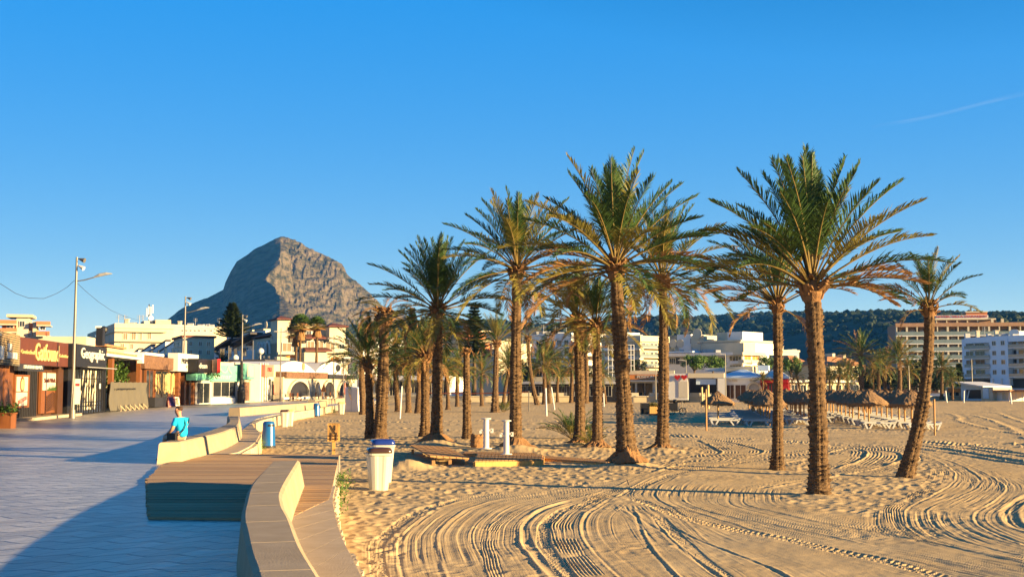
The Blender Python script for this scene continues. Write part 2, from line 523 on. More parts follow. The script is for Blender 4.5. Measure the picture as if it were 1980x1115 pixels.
# ---- groomer and tyre tracks
def track(pts, prof, half, step=0.12):
    w_ = catmull([G(a, b, SAND) for a, b in pts], step)
    x0, x1 = w_[:, 0].min() - half, w_[:, 0].max() + half
    y0, y1 = w_[:, 1].min() - half, w_[:, 1].max() + half
    sel = np.nonzero((X > x0) & (X < x1) & (Y > y0) & (Y < y1))
    px, py = X[sel].astype(np.float32), Y[sel].astype(np.float32)
    nseg = len(w_) - 1
    bd = np.full(px.shape, 1e9, np.float32)
    bs = np.zeros(px.shape, np.float32)
    bl = np.zeros(px.shape, np.float32)
    seg = w_[1:] - w_[:-1]
    ln = np.sqrt((seg ** 2).sum(1)) + 1e-6
    cum = np.concatenate([[0], np.cumsum(ln)])
    blk = 12
    for k0 in range(0, nseg, blk):
        k1 = min(nseg, k0 + blk)
        ax0, ax1 = w_[k0:k1 + 1, 0].min() - half, w_[k0:k1 + 1, 0].max() + half
        ay0, ay1 = w_[k0:k1 + 1, 1].min() - half, w_[k0:k1 + 1, 1].max() + half
        ss = np.nonzero((px > ax0) & (px < ax1) & (py > ay0) & (py < ay1))[0]
        if not len(ss):
            continue
        qx, qy = px[ss], py[ss]
        cbd, cbs, cbl = bd[ss], bs[ss], bl[ss]
        for k in range(k0, k1):
            ux, uy = seg[k] / ln[k]
            rx, ry = qx - w_[k, 0], qy - w_[k, 1]
            al = np.clip(rx * ux + ry * uy, 0, ln[k])
            ex, ey = rx - al * ux, ry - al * uy
            d = np.sqrt(ex * ex + ey * ey)
            up = d < cbd
            cbd = np.where(up, d, cbd)
            cbs = np.where(up, np.sign(rx * uy - ry * ux) * d, cbs)
            cbl = np.where(up, cum[k] + al, cbl)
        bd[ss], bs[ss], bl[ss] = cbd, cbs, cbl
    ok = bd < half
    tot = cum[-1]
    fade = np.clip(np.minimum(bl, tot - bl) / 0.8, 0, 1)
    wob = (vnoise(px * 0.8, py * 0.8, 77) - 0.5) * 0.05
    hz = prof(bs + wob, bl, px, py) * fade
    Z[sel] += np.where(ok, hz, 0)
def win_(d, wd):
    return np.clip((wd - np.abs(d)) / (0.12 * wd + 0.01), 0, 1)
def berm(h=0.05, wd=0.07, side=1):
    def f(d, l, x, y):
        b = 0.25 + 1.25 * vnoise(l * 0.9, l * 0 + 3, 5)
        gr = 0.55 + 0.9 * vnoise(x * 16, y * 16, 8)
        return h * b * gr * np.exp(-(d / wd) ** 2) - 0.6 * h * np.exp(-((d - side * 2.2 * wd) / (1.1 * wd)) ** 2)
    return f
def comb(n, lam, h):
    def f(d, l, x, y):
        b = np.clip(3.2 * fbm(x * 0.9, y * 0.9, 3, 15) - 1.05, 0, 1.25) * (0.5 + vnoise(x * 11, y * 11, 18))
        d = d + (vnoise(l * 0.9, d * 6 + 4, 16) - 0.5) * 0.02
        return h * b * np.cos(2 * np.pi * d / lam) * win_(d, n * lam / 2)
    return f
def tyre(wd=0.15, h=0.035, lam=0.16):
    def f(d, l, x, y):
        ph = (l / lam + np.abs(d) / wd * 0.6) % 1.0
        lug = np.where(ph < 0.45, 1.0, -0.6)
        return (h * lug - 0.01) * win_(d, wd)
    return f
def rut(wd=0.16, h=0.06):
    def f(d, l, x, y):
        return h * (-np.exp(-(d / wd) ** 2) + 0.7 * np.exp(-((np.abs(d) - 1.7 * wd) / (0.5 * wd)) ** 2)) * (0.7 + 0.6 * vnoise(l * 1.2, l * 0, 25))
    return f
T1 = [(880, 1150), (846, 1050), (860, 1015), (891, 991), (939, 972), (1004, 958), (1100, 943), (1180, 928)]
T0 = [(785, 1150), (764, 1060), (777, 1032), (805, 1008), (846, 984), (925, 960), (1010, 946)]
T2 = [(1080, 1150), (1045, 1101), (1004, 1046), (1011, 1008), (1052, 981), (1121, 960), (1189, 940), (1260, 915), (1380, 893), (1500, 880)]
T2b = [(1120, 1150), (1080, 1115), (1021, 1053), (1014, 1012), (1045, 988), (1110, 966)]
T3 = [(1190, 1150), (1148, 1115), (1097, 1053), (1086, 1012), (1121, 981), (1176, 953), (1217, 941)]
T4 = [(1240, 1150), (1189, 1108), (1128, 1046), (1121, 1018), (1135, 991), (1189, 957), (1240, 932), (1290, 912), (1355, 897)]
T5 = [(1215, 960), (1260, 976), (1333, 1002), (1434, 1024), (1515, 1038), (1600, 1060), (1720, 1085), (1850, 1120)]
T6 = [(1330, 915), (1285, 935), (1272, 950), (1275, 962), (1296, 976), (1369, 995), (1464, 1024), (1587, 1053), (1696, 1075), (1842, 1107), (1960, 1140)]
T7 = [(1345, 935), (1329, 947), (1325, 965), (1351, 980), (1405, 995), (1515, 1016), (1624, 1038), (1751, 1067), (1980, 1111), (2060, 1130)]
T8 = [(1450, 942), (1442, 955), (1442, 969), (1478, 984), (1569, 1005), (1696, 1027), (1805, 1049), (1980, 1089), (2080, 1110)]
S1 = [(1700, 862), (1780, 878), (1835, 904), (1845, 925), (1805, 955), (1758, 980), (1747, 1002), (1769, 1031), (1827, 1053), (1980, 1085), (2080, 1100)]
S2 = [(1750, 862), (1842, 893), (1885, 915), (1900, 933), (1860, 958), (1805, 980), (1791, 998), (1813, 1024), (1878, 1049), (1980, 1075), (2080, 1094)]
S3 = [(1840, 885), (1907, 915), (1944, 940), (1915, 969), (1882, 995), (1893, 1020), (1980, 1056), (2080, 1080)]
S4 = [(2040, 940), (1980, 962), (1951, 984), (1958, 1009), (1980, 1024), (2060, 1045)]
B1 = [(1230, 975), (1260, 995), (1289, 1024), (1333, 1067), (1405, 1115), (1440, 1140)]
B2 = [(1240, 975), (1275, 1002), (1369, 1045), (1464, 1082), (1536, 1115), (1580, 1135)]
B3 = [(1225, 975), (1240, 1010), (1265, 1060), (1310, 1110), (1340, 1140)]
L1 = [(1480, 900), (1570, 885), (1634, 867), (1675, 873), (1665, 890), (1616, 905)]
L2 = [(1369, 846), (1430, 858), (1464, 867), (1478, 874), (1440, 884), (1340, 893), (1260, 915)]
L3 = [(1350, 850), (1385, 866), (1395, 876), (1350, 884)]
L4 = [(1480, 852), (1620, 860), (1720, 872), (1747, 885), (1715, 900), (1640, 915), (1470, 945)]
L5 = [(1400, 845), (1540, 852), (1600, 862), (1560, 875), (1450, 888)]
Q1 = [(1800, 797), (1830, 799), (1853, 806), (1852, 813), (1900, 826), (1960, 838), (2040, 848)]
Q2 = [(1860, 800), (1890, 804), (1925, 816), (1960, 832), (1985, 848), (2040, 858)]
Q3 = [(1900, 795), (1930, 799), (1975, 815), (2030, 822)]
Q4 = [(1820, 860), (1900, 856), (1990, 858), (2080, 866)]
Q5 = [(1760, 858), (1860, 872), (1960, 888), (2060, 905)]
Q6 = [(1790, 852), (1880, 862), (1980, 876), (2080, 888)]
Q7 = [(560, 818), (680, 812), (800, 816), (980, 812), (1180, 818)]
Q8 = [(580, 832), (760, 828), (900, 833), (1080, 829), (1250, 838), (1350, 846)]
def streaks(h, half, fine=0.045):
    def f(d, l, x, y):
        e_ = np.clip((half - np.abs(d)) / (0.35 * half), 0, 1)
        n1 = fbm(d / fine, l * 0.10, 3, 55, 0.6) - 0.5
        n2 = vnoise(d / (fine * 0.5), l * 0.18, 58) - 0.5
        md_ = np.clip(2.2 * fbm(x * 0.5, y * 0.5, 2, 59) - 0.45, 0.25, 1.0)
        return h * (n1 * 1.6 + n2 * 0.6) * e_ * md_
    return f
for p, hf in ((T0, 0.55), (T1, 0.9), (T2, 0.9), (T4, 0.7), (T6, 0.8), (T8, 0.9), (S1, 0.8), (S2, 0.8), (S3, 0.9), (B1, 0.7), (B2, 0.8), (T7, 0.7)):
    track(p, streaks(0.0105, hf), hf)
for p, s_ in ((T1, -1), (T2, -1), (T4, 1), (T6, 1), (T7, -1), (T8, 1), (S1, -1), (S2, 1), (S3, -1), (B2, 1)):
    track(p, berm(0.0075, 0.026, s_), 0.25)
for p in (T0, B1, B3, S4):
    track(p, berm(0.0075, 0.026, 1), 0.25)
track(T2b, rut(0.06, 0.012), 0.3)
track(S4, rut(0.10, 0.015), 0.45)
track(T3, comb(8, 0.052, 0.012), 0.3)
track([(a + 95, b + 3) for a, b in T1], comb(6, 0.04, 0.006), 0.3)
track([(a - 22, b - 5) for a, b in S1], comb(7, 0.045, 0.007), 0.4)
track(T5, tyre(0.13, 0.014, 0.15), 0.3)
track([(a + 46, b + 2) for a, b in T2], tyre(0.12, 0.005, 0.11), 0.3)
track([(a - 35, b + 6) for a, b in T0], tyre(0.12, 0.006, 0.12), 0.3)
track([(a + 30, b + 18) for a, b in B1], tyre(0.12, 0.005, 0.11), 0.3)
for p in (L1, L2, L3, L4, L5):
    track(p, berm(0.022, 0.06, 1), 0.4)
    track(p, comb(10, 0.12, 0.012), 0.8)
for p in (Q1, Q2, Q3):
    track(p, berm(0.028, 0.22, -1), 1.6)
for p in (Q4, Q5, Q6, Q7, Q8):
    track(p, berm(0.04, 0.12, 1), 0.8)
    track([(a, b + 6) for a, b in p], berm(0.03, 0.1, 1), 0.8)
    track(p, comb(9, 0.2, 0.014), 1.0)
# mounds round the palm feet
MOUNDS = [(1212, 903, 0.20, 0.75), (1280, 872, 0.16, 0.8), (997, 872, 0.20, 0.9), (845, 862, 0.24, 0.9), (1120, 862, 0.18, 0.8), (1155, 868, 0.16, 0.8), (1583, 957, 0.05, 0.5), (720, 852, 0.08, 0.9), (822, 846, 0.05, 0.7), (903, 851, 0.05, 0.7), (790, 905, 0.25, 0.55)]
for mx_, my_, mh, mr in MOUNDS:
    c = G(mx_, my_, SAND)
    Z += mh * np.exp(-(((X - c.x) ** 2 + (Y - c.y) ** 2) / mr ** 2))
# far slope up to the promenade wall and the promenade edge
Z += np.clip((Y - 120) / 60, 0, 1) * 0.05
sm = mat('sand', (0.50, 0.355, 0.185), 0.95, col2=(0.57, 0.425, 0.235), scale=0.8, bump=0.35, bscale=55, bdist=0.012, spec=0.0)
grid_mesh('sand_beach', X, Y, SAND + Z, sm)
def sandz(x, y):
    d = (Y[:, 0] - y)
    i = int(np.argmin(np.abs(d)))
    j = int(np.argmin(np.abs(X[i] - x)))
    return SAND + float(Z[i, j])
def onsand(px, py):
    p = G(px, py, SAND)
    return Vector((p.x, p.y, sandz(p.x, p.y)))

# ------------------------------------------------------------------ promenade
edge_px = [(683, 1113), (653, 1049), (641, 1009), (636, 969), (643, 942), (655, 885), (658, 880.5), (421, 880), (458, 878), (475, 868), (487, 861), (498, 845), (499, 838), (488, 826), (483, 817), (497, 809), (515, 804), (569, 795), (600, 790), (640, 784.5), (680, 779), (740, 772.5)]
edge = [G(a, b) for a, b in edge_px]
edge = [Vector((0.9, -6, 0)), Vector((0.45, 2, 0)), Vector((-0.45, 6.5, 0))] + edge
far = [XD(a, d) for a, d in ((740, 178), (900, 176), (1250, 174), (1645, 176), (1700, 196), (1860, 205), (2300, 225))]
for f in far:
    f.z = 0
poly = [(p.x, p.y) for p in edge] + [(p.x, p.y) for p in far] + [(190, 300), (-220, 300), (-220, -6)]
pm = bpy.data.materials.new('promenade_paving')
pm.use_nodes = True
t = pm.node_tree
b = t.nodes['Principled BSDF']
tc = t.nodes.new('ShaderNodeTexCoord')
nzd = t.nodes.new('ShaderNodeTexNoise')
nzd.inputs['Scale'].default_value = 1.3
vm = t.nodes.new('ShaderNodeVectorMath')
vm.operation = 'MULTIPLY_ADD'
vm.inputs[1].default_value = (0.16, 0.22, 0)
t.links.new(tc.outputs['Object'], nzd.inputs['Vector'])
t.links.new(nzd.outputs['Color'], vm.inputs[0])
# slanted short joints: shear x by y
sx_ = t.nodes.new('ShaderNodeSeparateXYZ')
cb = t.nodes.new('ShaderNodeCombineXYZ')
sh = t.nodes.new('ShaderNodeMath')
sh.operation = 'MULTIPLY_ADD'
sh.inputs[1].default_value = -0.45
t.links.new(tc.outputs['Object'], vm.inputs[2])
t.links.new(vm.outputs[0], sx_.inputs[0])
t.links.new(sx_.outputs['Y'], sh.inputs[0])
t.links.new(sx_.outputs['X'], sh.inputs[2])
t.links.new(sh.outputs[0], cb.inputs['X'])
ysq = t.nodes.new('ShaderNodeMath')
ysq.operation = 'MULTIPLY'
ysq.inputs[1].default_value = 0.25
pgx = t.nodes.new('ShaderNodeMath')
pgx.operation = 'PINGPONG'
pgx.inputs[1].default_value = 0.30
pgm = t.nodes.new('ShaderNodeMath')
pgm.operation = 'MULTIPLY_ADD'
pgm.inputs[1].default_value = 0.75
t.links.new(sx_.outputs['X'], pgx.inputs[0])
t.links.new(pgx.outputs[0], pgm.inputs[0])
t.links.new(sx_.outputs['Y'], pgm.inputs[2])
t.links.new(pgm.outputs[0], ysq.inputs[0])
t.links.new(ysq.outputs[0], cb.inputs['Y'])
bk = t.nodes.new('ShaderNodeTexBrick')
bk.inputs['Scale'].default_value = 1.0
bk.inputs['Brick Width'].default_value = 0.30
bk.inputs['Row Height'].default_value = 0.14
bk.inputs['Mortar Size'].default_value = 0.009
bk.inputs['Mortar Smooth'].default_value = 0.3
bk.inputs['Color1'].default_value = (0.33, 0.30, 0.255, 1)
bk.inputs['Color2'].default_value = (0.53, 0.485, 0.41, 1)
bk.inputs['Mortar'].default_value = (0.11, 0.11, 0.115, 1)
t.links.new(cb.outputs[0], bk.inputs['Vector'])
st = t.nodes.new('ShaderNodeTexNoise')
st.inputs['Scale'].default_value = 0.55
st.inputs['Detail'].default_value = 6
st.inputs['Roughness'].default_value = 0.7
t.links.new(tc.outputs['Object'], st.inputs['Vector'])
mr_ = t.nodes.new('ShaderNodeMapRange')
mr_.inputs[1].default_value = 0.3
mr_.inputs[2].default_value = 0.75
mr_.inputs[3].default_value = 1.12
mr_.inputs[4].default_value = 0.72
t.links.new(st.outputs['Fac'], mr_.inputs[0])
mm = t.nodes.new('ShaderNodeMix')
mm.data_type = 'RGBA'
mm.blend_type = 'MULTIPLY'
mm.inputs['Factor'].default_value = 1
t.links.new(bk.outputs['Color'], mm.inputs['A'])
t.links.new(mr_.outputs[0], mm.inputs['B'])
wn = t.nodes.new('ShaderNodeTexNoise')
wn.inputs['Scale'].default_value = 0.23
wn.inputs['Detail'].default_value = 7
wn.inputs['Roughness'].default_value = 0.75
t.links.new(tc.outputs['Object'], wn.inputs['Vector'])
wr_ = t.nodes.new('ShaderNodeMapRange')
wr_.inputs[1].default_value = 0.52
wr_.inputs[2].default_value = 0.72
wr_.inputs[4].default_value = 0.45
t.links.new(wn.outputs['Fac'], wr_.inputs[0])
ws = t.nodes.new('ShaderNodeMix')
ws.data_type = 'RGBA'
ws.inputs['B'].default_value = (0.46, 0.36, 0.22, 1)
t.links.new(wr_.outputs[0], ws.inputs['Factor'])
t.links.new(mm.outputs['Result'], ws.inputs['A'])
t.links.new(ws.outputs['Result'], b.inputs['Base Color'])
wv = t.nodes.new('ShaderNodeTexWave')
wv.wave_type = 'BANDS'
wv.bands_direction = 'Y'
wv.inputs['Scale'].default_value = 1.9
wv.inputs['Distortion'].default_value = 9.0
wv.inputs['Detail'].default_value = 3
wv.inputs['Detail Scale'].default_value = 1.6
t.links.new(tc.outputs['Object'], wv.inputs['Vector'])
ma = t.nodes.new('ShaderNodeMath')
ma.operation = 'MULTIPLY_ADD'
ma.inputs[1].default_value = 0.25
inv = t.nodes.new('ShaderNodeMath')
inv.operation = 'SUBTRACT'
inv.inputs[0].default_value = 1.0
t.links.new(bk.outputs['Fac'], inv.inputs[1])
t.links.new(wv.outputs['Fac'], ma.inputs[0])
t.links.new(inv.outputs[0], ma.inputs[2])
bp = t.nodes.new('ShaderNodeBump')
bp.inputs['Strength'].default_value = 0.7
bp.inputs['Distance'].default_value = 0.02
t.links.new(ma.outputs[0], bp.inputs['Height'])
t.links.new(bp.outputs[0], b.inputs['Normal'])
b.inputs['Roughness'].default_value = 0.36
b.inputs['Specular IOR Level'].default_value = 0.42
mb = MB()
mb.prism(poly, -1.5, 0.0)
pv = mb.build('promenade_paving', pm)
tag(pv, kind='structure')
bm = bmesh.new()
bm.from_mesh(pv.data)
bmesh.ops.triangulate(bm, faces=bm.faces[:])
bmesh.ops.recalc_face_normals(bm, faces=bm.faces[:])
bm.to_mesh(pv.data)
bm.free()

# ------------------------------------------------------------------ mountain
D0 = 3300.0
mpx = D0 / F
sil = [(150, 700), (230, 668), (290, 643), (320, 620), (350, 596), (375, 584), (400, 575), (430, 560), (434, 545), (445, 522), (455, 505), (475, 492), (490, 480), (510, 471), (528, 461), (540, 456.5), (556, 459), (575, 466), (590, 476), (610, 485), (630, 494), (650, 505), (660, 510), (668, 526), (680, 538), (700, 553), (715, 566), (735, 588), (770, 605), (820, 622), (880, 640), (960, 660), (1100, 690)]
sx0 = np.array([p[0] for p in sil], float)
sy0 = np.array([HOR - p[1] for p in sil], float)
mx1 = np.linspace(150, 1100, 560)
md = np.linspace(-60, 830, 420)
MD, MXp = np.meshgrid(md, mx1, indexing='ij')
S = np.interp(MXp, sx0, sy0)
nz = fbm(MXp / 34, MD / 34, 5, 61, 0.55) - 0.5
nzb = fbm(MXp / 26, MD / 60, 3, 71) - 0.5
xb = np.interp(MD, [0, 60, 130, 210, 290, 345, 420, 470, 520, 560, 640, 800], [549, 557, 552, 529, 531, 547, 560, 584, 572, 536, 530, 548]) + nzb * 26
rt = np.clip((MXp - xb) / 18 + 0.5, 0, 1)
rt = rt * rt * (3 - 2 * rt)
k = 0.30 * (1 - rt) + 1.02 * rt
# diagonal strata on the right flank, buttresses on the left
strat = np.abs(((MXp * 0.62 - (S - k * MD) * 0.9 + nz * 46) / 19) % 1.0 - 0.5) * 2
q = np.clip(MD, 0, None)
ZZ = S - k * q
ZZ = ZZ + rt * (strat - 0.5) * 4.5 + rt * nz * 12 * np.clip(q / 14, 0, 1)
ridg = 1 - np.abs(2 * fbm(MXp / 46, MD / 130, 4, 81) - 1)
ZZ = ZZ + (1 - rt) * (ridg - 0.75) * 6 * np.clip(q / 20, 0, 1) + (1 - rt) * nz * 5 * np.clip(q / 20, 0, 1)
ZZ = np.where(MD < 0, S + MD * 0.6, ZZ) + (fbm(MXp / 7, MD / 7, 3, 91) - 0.5) * (1.2 + 3.2 * rt)
ZZ = ZZ - rt * np.clip(np.abs(2 * fbm(MXp / 8 + MD / 40, (S - ZZ) / 13, 4, 95) - 1), 0, 0.5) * 9 * np.clip(q / 10, 0, 1)
ZZ = np.maximum(ZZ, -6)
MX_ = (MXp - CX) * mpx * (D0 - MD * mpx) / D0
mtm = bpy.data.materials.new('mountain_rock')
mtm.use_nodes = True
t = mtm.node_tree
b = t.nodes['Principled BSDF']
b.inputs['Roughness'].default_value = 0.95
b.inputs['Specular IOR Level'].default_value = 0.1
tc = t.nodes.new('ShaderNodeTexCoord')
n1 = t.nodes.new('ShaderNodeTexNoise')
n1.inputs['Scale'].default_value = 0.05
n1.inputs['Detail'].default_value = 10
n1.inputs['Roughness'].default_value = 0.72
mpn = t.nodes.new('ShaderNodeMapping')
mpn.inputs['Rotation'].default_value = (0, R(-32), 0)
mpn.inputs['Scale'].default_value = (0.45, 0.8, 1.5)
t.links.new(tc.outputs['Object'], mpn.inputs[0])
t.links.new(mpn.outputs[0], n1.inputs['Vector'])
cr = t.nodes.new('ShaderNodeValToRGB')
e = cr.color_ramp.elements
e[0].position = 0.42
e[0].color = (0.036, 0.038, 0.02, 1)
e[1].position = 0.60
e[1].color = (0.19, 0.15, 0.098, 1)
x_ = cr.color_ramp.elements.new(0.5)
x_.color = (0.115, 0.095, 0.052, 1)
t.links.new(n1.outputs['Fac'], cr.inputs[0])
t.links.new(cr.outputs[0], b.inputs['Base Color'])
n2 = t.nodes.new('ShaderNodeTexNoise')
n2.inputs['Scale'].default_value = 0.05
n2.inputs['Detail'].default_value = 7
n2.inputs['Roughness'].default_value = 0.7
t.links.new(mpn.outputs[0], n2.inputs['Vector'])
bp = t.nodes.new('ShaderNodeBump')
bp.inputs['Strength'].default_value = 0.9
bp.inputs['Distance'].default_value = 14
t.links.new(n2.outputs['Fac'], bp.inputs['Height'])
t.links.new(bp.outputs[0], b.inputs['Normal'])
grid_mesh('mountain', MX_, D0 - MD * mpx, H + ZZ * mpx * (D0 - MD * mpx) / D0, mtm, smooth=False)

# ------------------------------------------------------------------ wooded hills
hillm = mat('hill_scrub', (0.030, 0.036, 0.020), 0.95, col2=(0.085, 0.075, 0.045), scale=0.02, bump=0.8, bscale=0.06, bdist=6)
def hill(name, cr_px, foot, nu, nv, lump):
    # cr_px: crest as (px, py, depth); foot: (px, depth) of the near toe
    px = np.array([c[0] for c in cr_px], float)
    u = np.linspace(px[0], px[-1], nu)
    cy = np.interp(u, px, [c[1] for c in cr_px])
    cd = np.interp(u, px, [c[2] for c in cr_px])
    fp = np.interp(u, px, [f[0] for f in foot])
    fd = np.interp(u, px, [f[1] for f in foot])
    cx_ = (u - CX) / F * cd
    cz = H + (HOR - cy) / F * cd
    fx_ = (fp - CX) / F * fd
    v = np.linspace(-0.25, 1, nv)
    V, I = np.meshgrid(v, np.arange(nu), indexing='ij')
    Xh = cx_[I] + (fx_[I] - cx_[I]) * V
    Yh = cd[I] + (fd[I] - cd[I]) * V
    pr = np.where(V < 0, 1 + V * 0.6, 1 - V ** 1.25)
    n_ = fbm(Xh / 160, Yh / 160, 4, 101) - 0.5
    Zh = cz[I] * pr + n_ * lump * np.clip(np.abs(V) * 5, 0.05, 1)
    grid_mesh(name, Xh, Yh, Zh, hillm)
    return Xh, Yh, Zh
cr2 = [(1290, 640, 2350), (1340, 622, 2300), (1400, 619, 2200), (1440, 615, 2100), (1500, 613, 1950), (1560, 613, 1800), (1640, 613, 1650), (1740, 612, 1500), (1850, 611, 1300), (1990, 611, 1150), (2300, 620, 900)]
ft2 = [(1220, 1700), (1260, 1500), (1300, 1400), (1330, 1300), (1380, 1200), (1430, 1100), (1500, 1000), (1580, 900), (1700, 800), (1860, 700), (2200, 600)]
h2 = hill('wooded_hill', cr2, ft2, 200, 70, 34)
cr1 = [(640, 640, 2000), (720, 632, 1950), (860, 626, 1900), (920, 626, 1850), (1040, 634, 1800), (1160, 628, 1750), (1240, 618, 1700), (1290, 614, 1650), (1330, 618, 1650), (1370, 630, 1650), (1420, 665, 1650)]
ft1 = [(640, 1000), (720, 1000), (860, 1000), (920, 1000), (1040, 1000), (1160, 1000), (1240, 1000), (1290, 1000), (1330, 1000), (1370, 1050), (1400, 1100)]
h1 = hill('near_hill', cr1, ft1, 200, 60, 26)
# far woods: one mass of crowns over the hills
bm = bmesh.new()
bmesh.ops.create_icosphere(bm, subdivisions=1, radius=1)
iv = np.array([v.co[:] for v in bm.verts], np.float32)
itf = np.array([[v.index for v in f.verts] for f in bm.faces])
bm.free()
npr = np.random.RandomState(5)
def woods(name, hs_, cnt, rmin, rmax, label):
    Xh, Yh, Zh = hs_
    vs, fs = [], []
    for k_ in range(cnt):
        i = int(npr.triangular(0, 10, Xh.shape[0] * 0.75))
        j = npr.randint(0, Xh.shape[1])
        if npr.rand() < 0.32:
            i = npr.randint(9, 17)
        r = npr.uniform(rmin, rmax) * Yh[i, j] / 1700
        c = np.array([Xh[i, j] + npr.uniform(-8, 8), Yh[i, j] + npr.uniform(-8, 8), Zh[i, j] + r * 0.45], np.float32)
        vv = iv * (r * npr.uniform(0.75, 1.25, (len(iv), 1))) * np.array([1, 1, npr.uniform(0.6, 1.0)]) + c
        fs.append(itf + len(vs) * len(iv))
        vs.append(vv)
    me = bpy.data.meshes.new(name)
    me.from_pydata(np.concatenate(vs).tolist(), [], np.concatenate(fs).tolist())
    me.materials.append(M['darkfol'])
    o = bpy.data.objects.new(name, me)
    COL.objects.link(o)
    tag(o, label, 'woods', kind='stuff')
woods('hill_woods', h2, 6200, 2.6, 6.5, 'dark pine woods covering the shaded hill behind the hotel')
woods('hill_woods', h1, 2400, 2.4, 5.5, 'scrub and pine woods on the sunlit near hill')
# ------------------------------------------------------------------ palms
def frond(mb, o, az, e0, L, droop, nl, ll, lw, mi, q, ms=3, r0=0.020, pet=0.22, dense=1.0):
    st_ = 9
    pos = Vector(o)
    P_, T_ = [pos.copy()], []
    tw = q.uniform(-0.25, 0.25)
    for k_ in range(st_):
        t_ = (k_ + 0.5) / st_
        e_ = e0 - droop * t_ ** 1.5
        a_ = az + tw * t_
        d = Vector((math.cos(a_) * math.cos(e_), math.sin(a_) * math.cos(e_), math.sin(e_)))
        T_.append(d)
        pos = pos + d * (L / st_)
        P_.append(pos.copy())
    T_.append(T_[-1])
    mb.tube(P_, [r0 * (1 - 0.85 * i / st_) for i in range(st_ + 1)], 4, ms, cap=False)
    for j in range(nl):
        t_ = pet + (1 - pet) * (j + 0.5) / nl
        f = t_ * st_
        i = min(int(f), st_ - 1)
        p = P_[i].lerp(P_[i + 1], f - i)
        T = T_[i].lerp(T_[i + 1], f - i).normalized()
        sd = T.cross(Vector((0, 0, 1)))
        if sd.length < 0.15:
            sd = Vector((-math.sin(az), math.cos(az), 0))
        sd.normalize()
        N = sd.cross(T).normalized()
        pr = min(1.0, 0.35 + (t_ - pet) / 0.22) * (1 - 0.72 * max(0, (t_ - 0.45) / 0.55) ** 1.4)
        ca = 0.50 + 0.42 * t_
        for s in (1, -1):
            if q.random() > dense:
                continue
            l = ll * pr * q.uniform(0.8, 1.15)
            d = (T * (ca + q.uniform(-0.12, 0.12)) + sd * s * math.sqrt(max(0.05, 1 - ca * ca)) + N * q.uniform(0.15, 0.6)).normalized()
            wv_ = (T - d * T.dot(d))
            wv_ = (wv_.normalized() + N * q.uniform(-0.6, 0.6)).normalized() * lw
            m_ = p + d * l * 0.55
            tip = p + d * l + Vector((0, 0, -0.16 * l * q.uniform(0.3, 1.5)))
            mb.add([p - wv_ * 0.55, p + wv_ * 0.55, m_ + wv_, m_ - wv_, tip], [(0, 1, 2, 3), (3, 2, 4)], mi)

def trunk_mesh(mb, base, top, ctrl, r_b, r_t, q, flare=1.5, seg=28, nu=8, pitch=0.11, amp=0.36, zdown=0.35):
    n_ = 90
    Lh = (top - base).length
    def bez(t_):
        return base * (1 - t_) ** 2 + ctrl * 2 * t_ * (1 - t_) + top * t_ ** 2
    nr = max(24, int(Lh / (pitch / 5)))
    vs, fs = [], []
    sdx = q.uniform(0, 50)
    for i in range(nr + 1):
        t_ = i / nr
        c = bez(t_)
        if i == 0:
            c = c - Vector((0, 0, zdown))
        z_ = t_ * Lh
        r = r_b + (r_t - r_b) * t_
        r *= 1 + (flare - 1) * math.exp(-z_ / (0.9 * r_b + 0.12))
        r *= 1 + 0.05 * math.sin(z_ * 2.1 + sdx) + 0.04 * math.sin(z_ * 5.3 + sdx)
        for k_ in range(seg):
            an = 2 * math.pi * k_ / seg
            u = k_ / seg * nu
            cu = int(math.floor(u + 1e-6)) % nu
            vv = (z_ + 0.05 * math.sin(z_ * 3.1 + sdx) + 0.035 * math.sin(z_ * 8.3 + cu)) / pitch + 0.5 * (cu % 2) + 0.3 * math.sin(cu * 2.7 + sdx)
            cv = int(math.floor(vv))
            f = vv - cv
            fu = abs(2 * (u - math.floor(u + 1e-6)) - 1)
            hsh = math.sin(cu * 12.9898 + cv * 78.233 + sdx) * 43758.5453
            hsh -= math.floor(hsh)
            rr = r * (1 + amp * (0.80 + 0.30 * math.sin(z_ * 1.3 + sdx * 3 + cu * .5)) * (0.25 + 0.95 * hsh) * (f ** 1.2) * (1 - fu ** 2) - amp * 0.3 + q.uniform(-0.035, 0.035))
            vs.append((c.x + rr * math.cos(an), c.y + rr * math.sin(an), c.z))
    for i in range(nr):
        for k_ in range(seg):
            fs.append((i * seg + k_, i * seg + (k_ + 1) % seg, (i + 1) * seg + (k_ + 1) % seg, (i + 1) * seg + k_))
    fs.append(tuple(nr * seg + k_ for k_ in range(seg)))
    mb.add(vs, fs)

def boots_mesh(mb, c, r, hgt, q, n=46):
    # cut leaf bases that thicken the top of the trunk
    for k_ in range(n):
        an = q.uniform(0, 6.283)
        t_ = q.random()
        z_ = c.z - hgt * 0.55 + hgt * t_
        rr = r * (0.70 + 0.25 * math.sin(t_ * 3.14))
        el = R(q.uniform(15, 75))
        d = Vector((math.cos(an) * math.cos(el), math.sin(an) * math.cos(el), math.sin(el)))
        p = Vector((c.x + rr * math.cos(an), c.y + rr * math.sin(an), z_))
        ln = r * q.uniform(0.5, 1.0)
        sd = Vector((-math.sin(an), math.cos(an), 0)) * r * 0.26
        up = d.cross(sd).normalized() * r * 0.09
        e_ = p + d * ln
        mb.hexa([p - sd - up, p + sd - up, p + sd + up, p - sd + up], [e_ - sd * .6 - up, e_ + sd * .6 - up, e_ + sd * .6 + up, e_ - sd * .6 + up])
    mb.lathe((c.x, c.y, c.z - hgt * 0.6), [(r * 0.72, 0), (r * 0.95, hgt * 0.35), (r * 0.85, hgt * 0.7), (r * 0.35, hgt * 1.05)], 14)

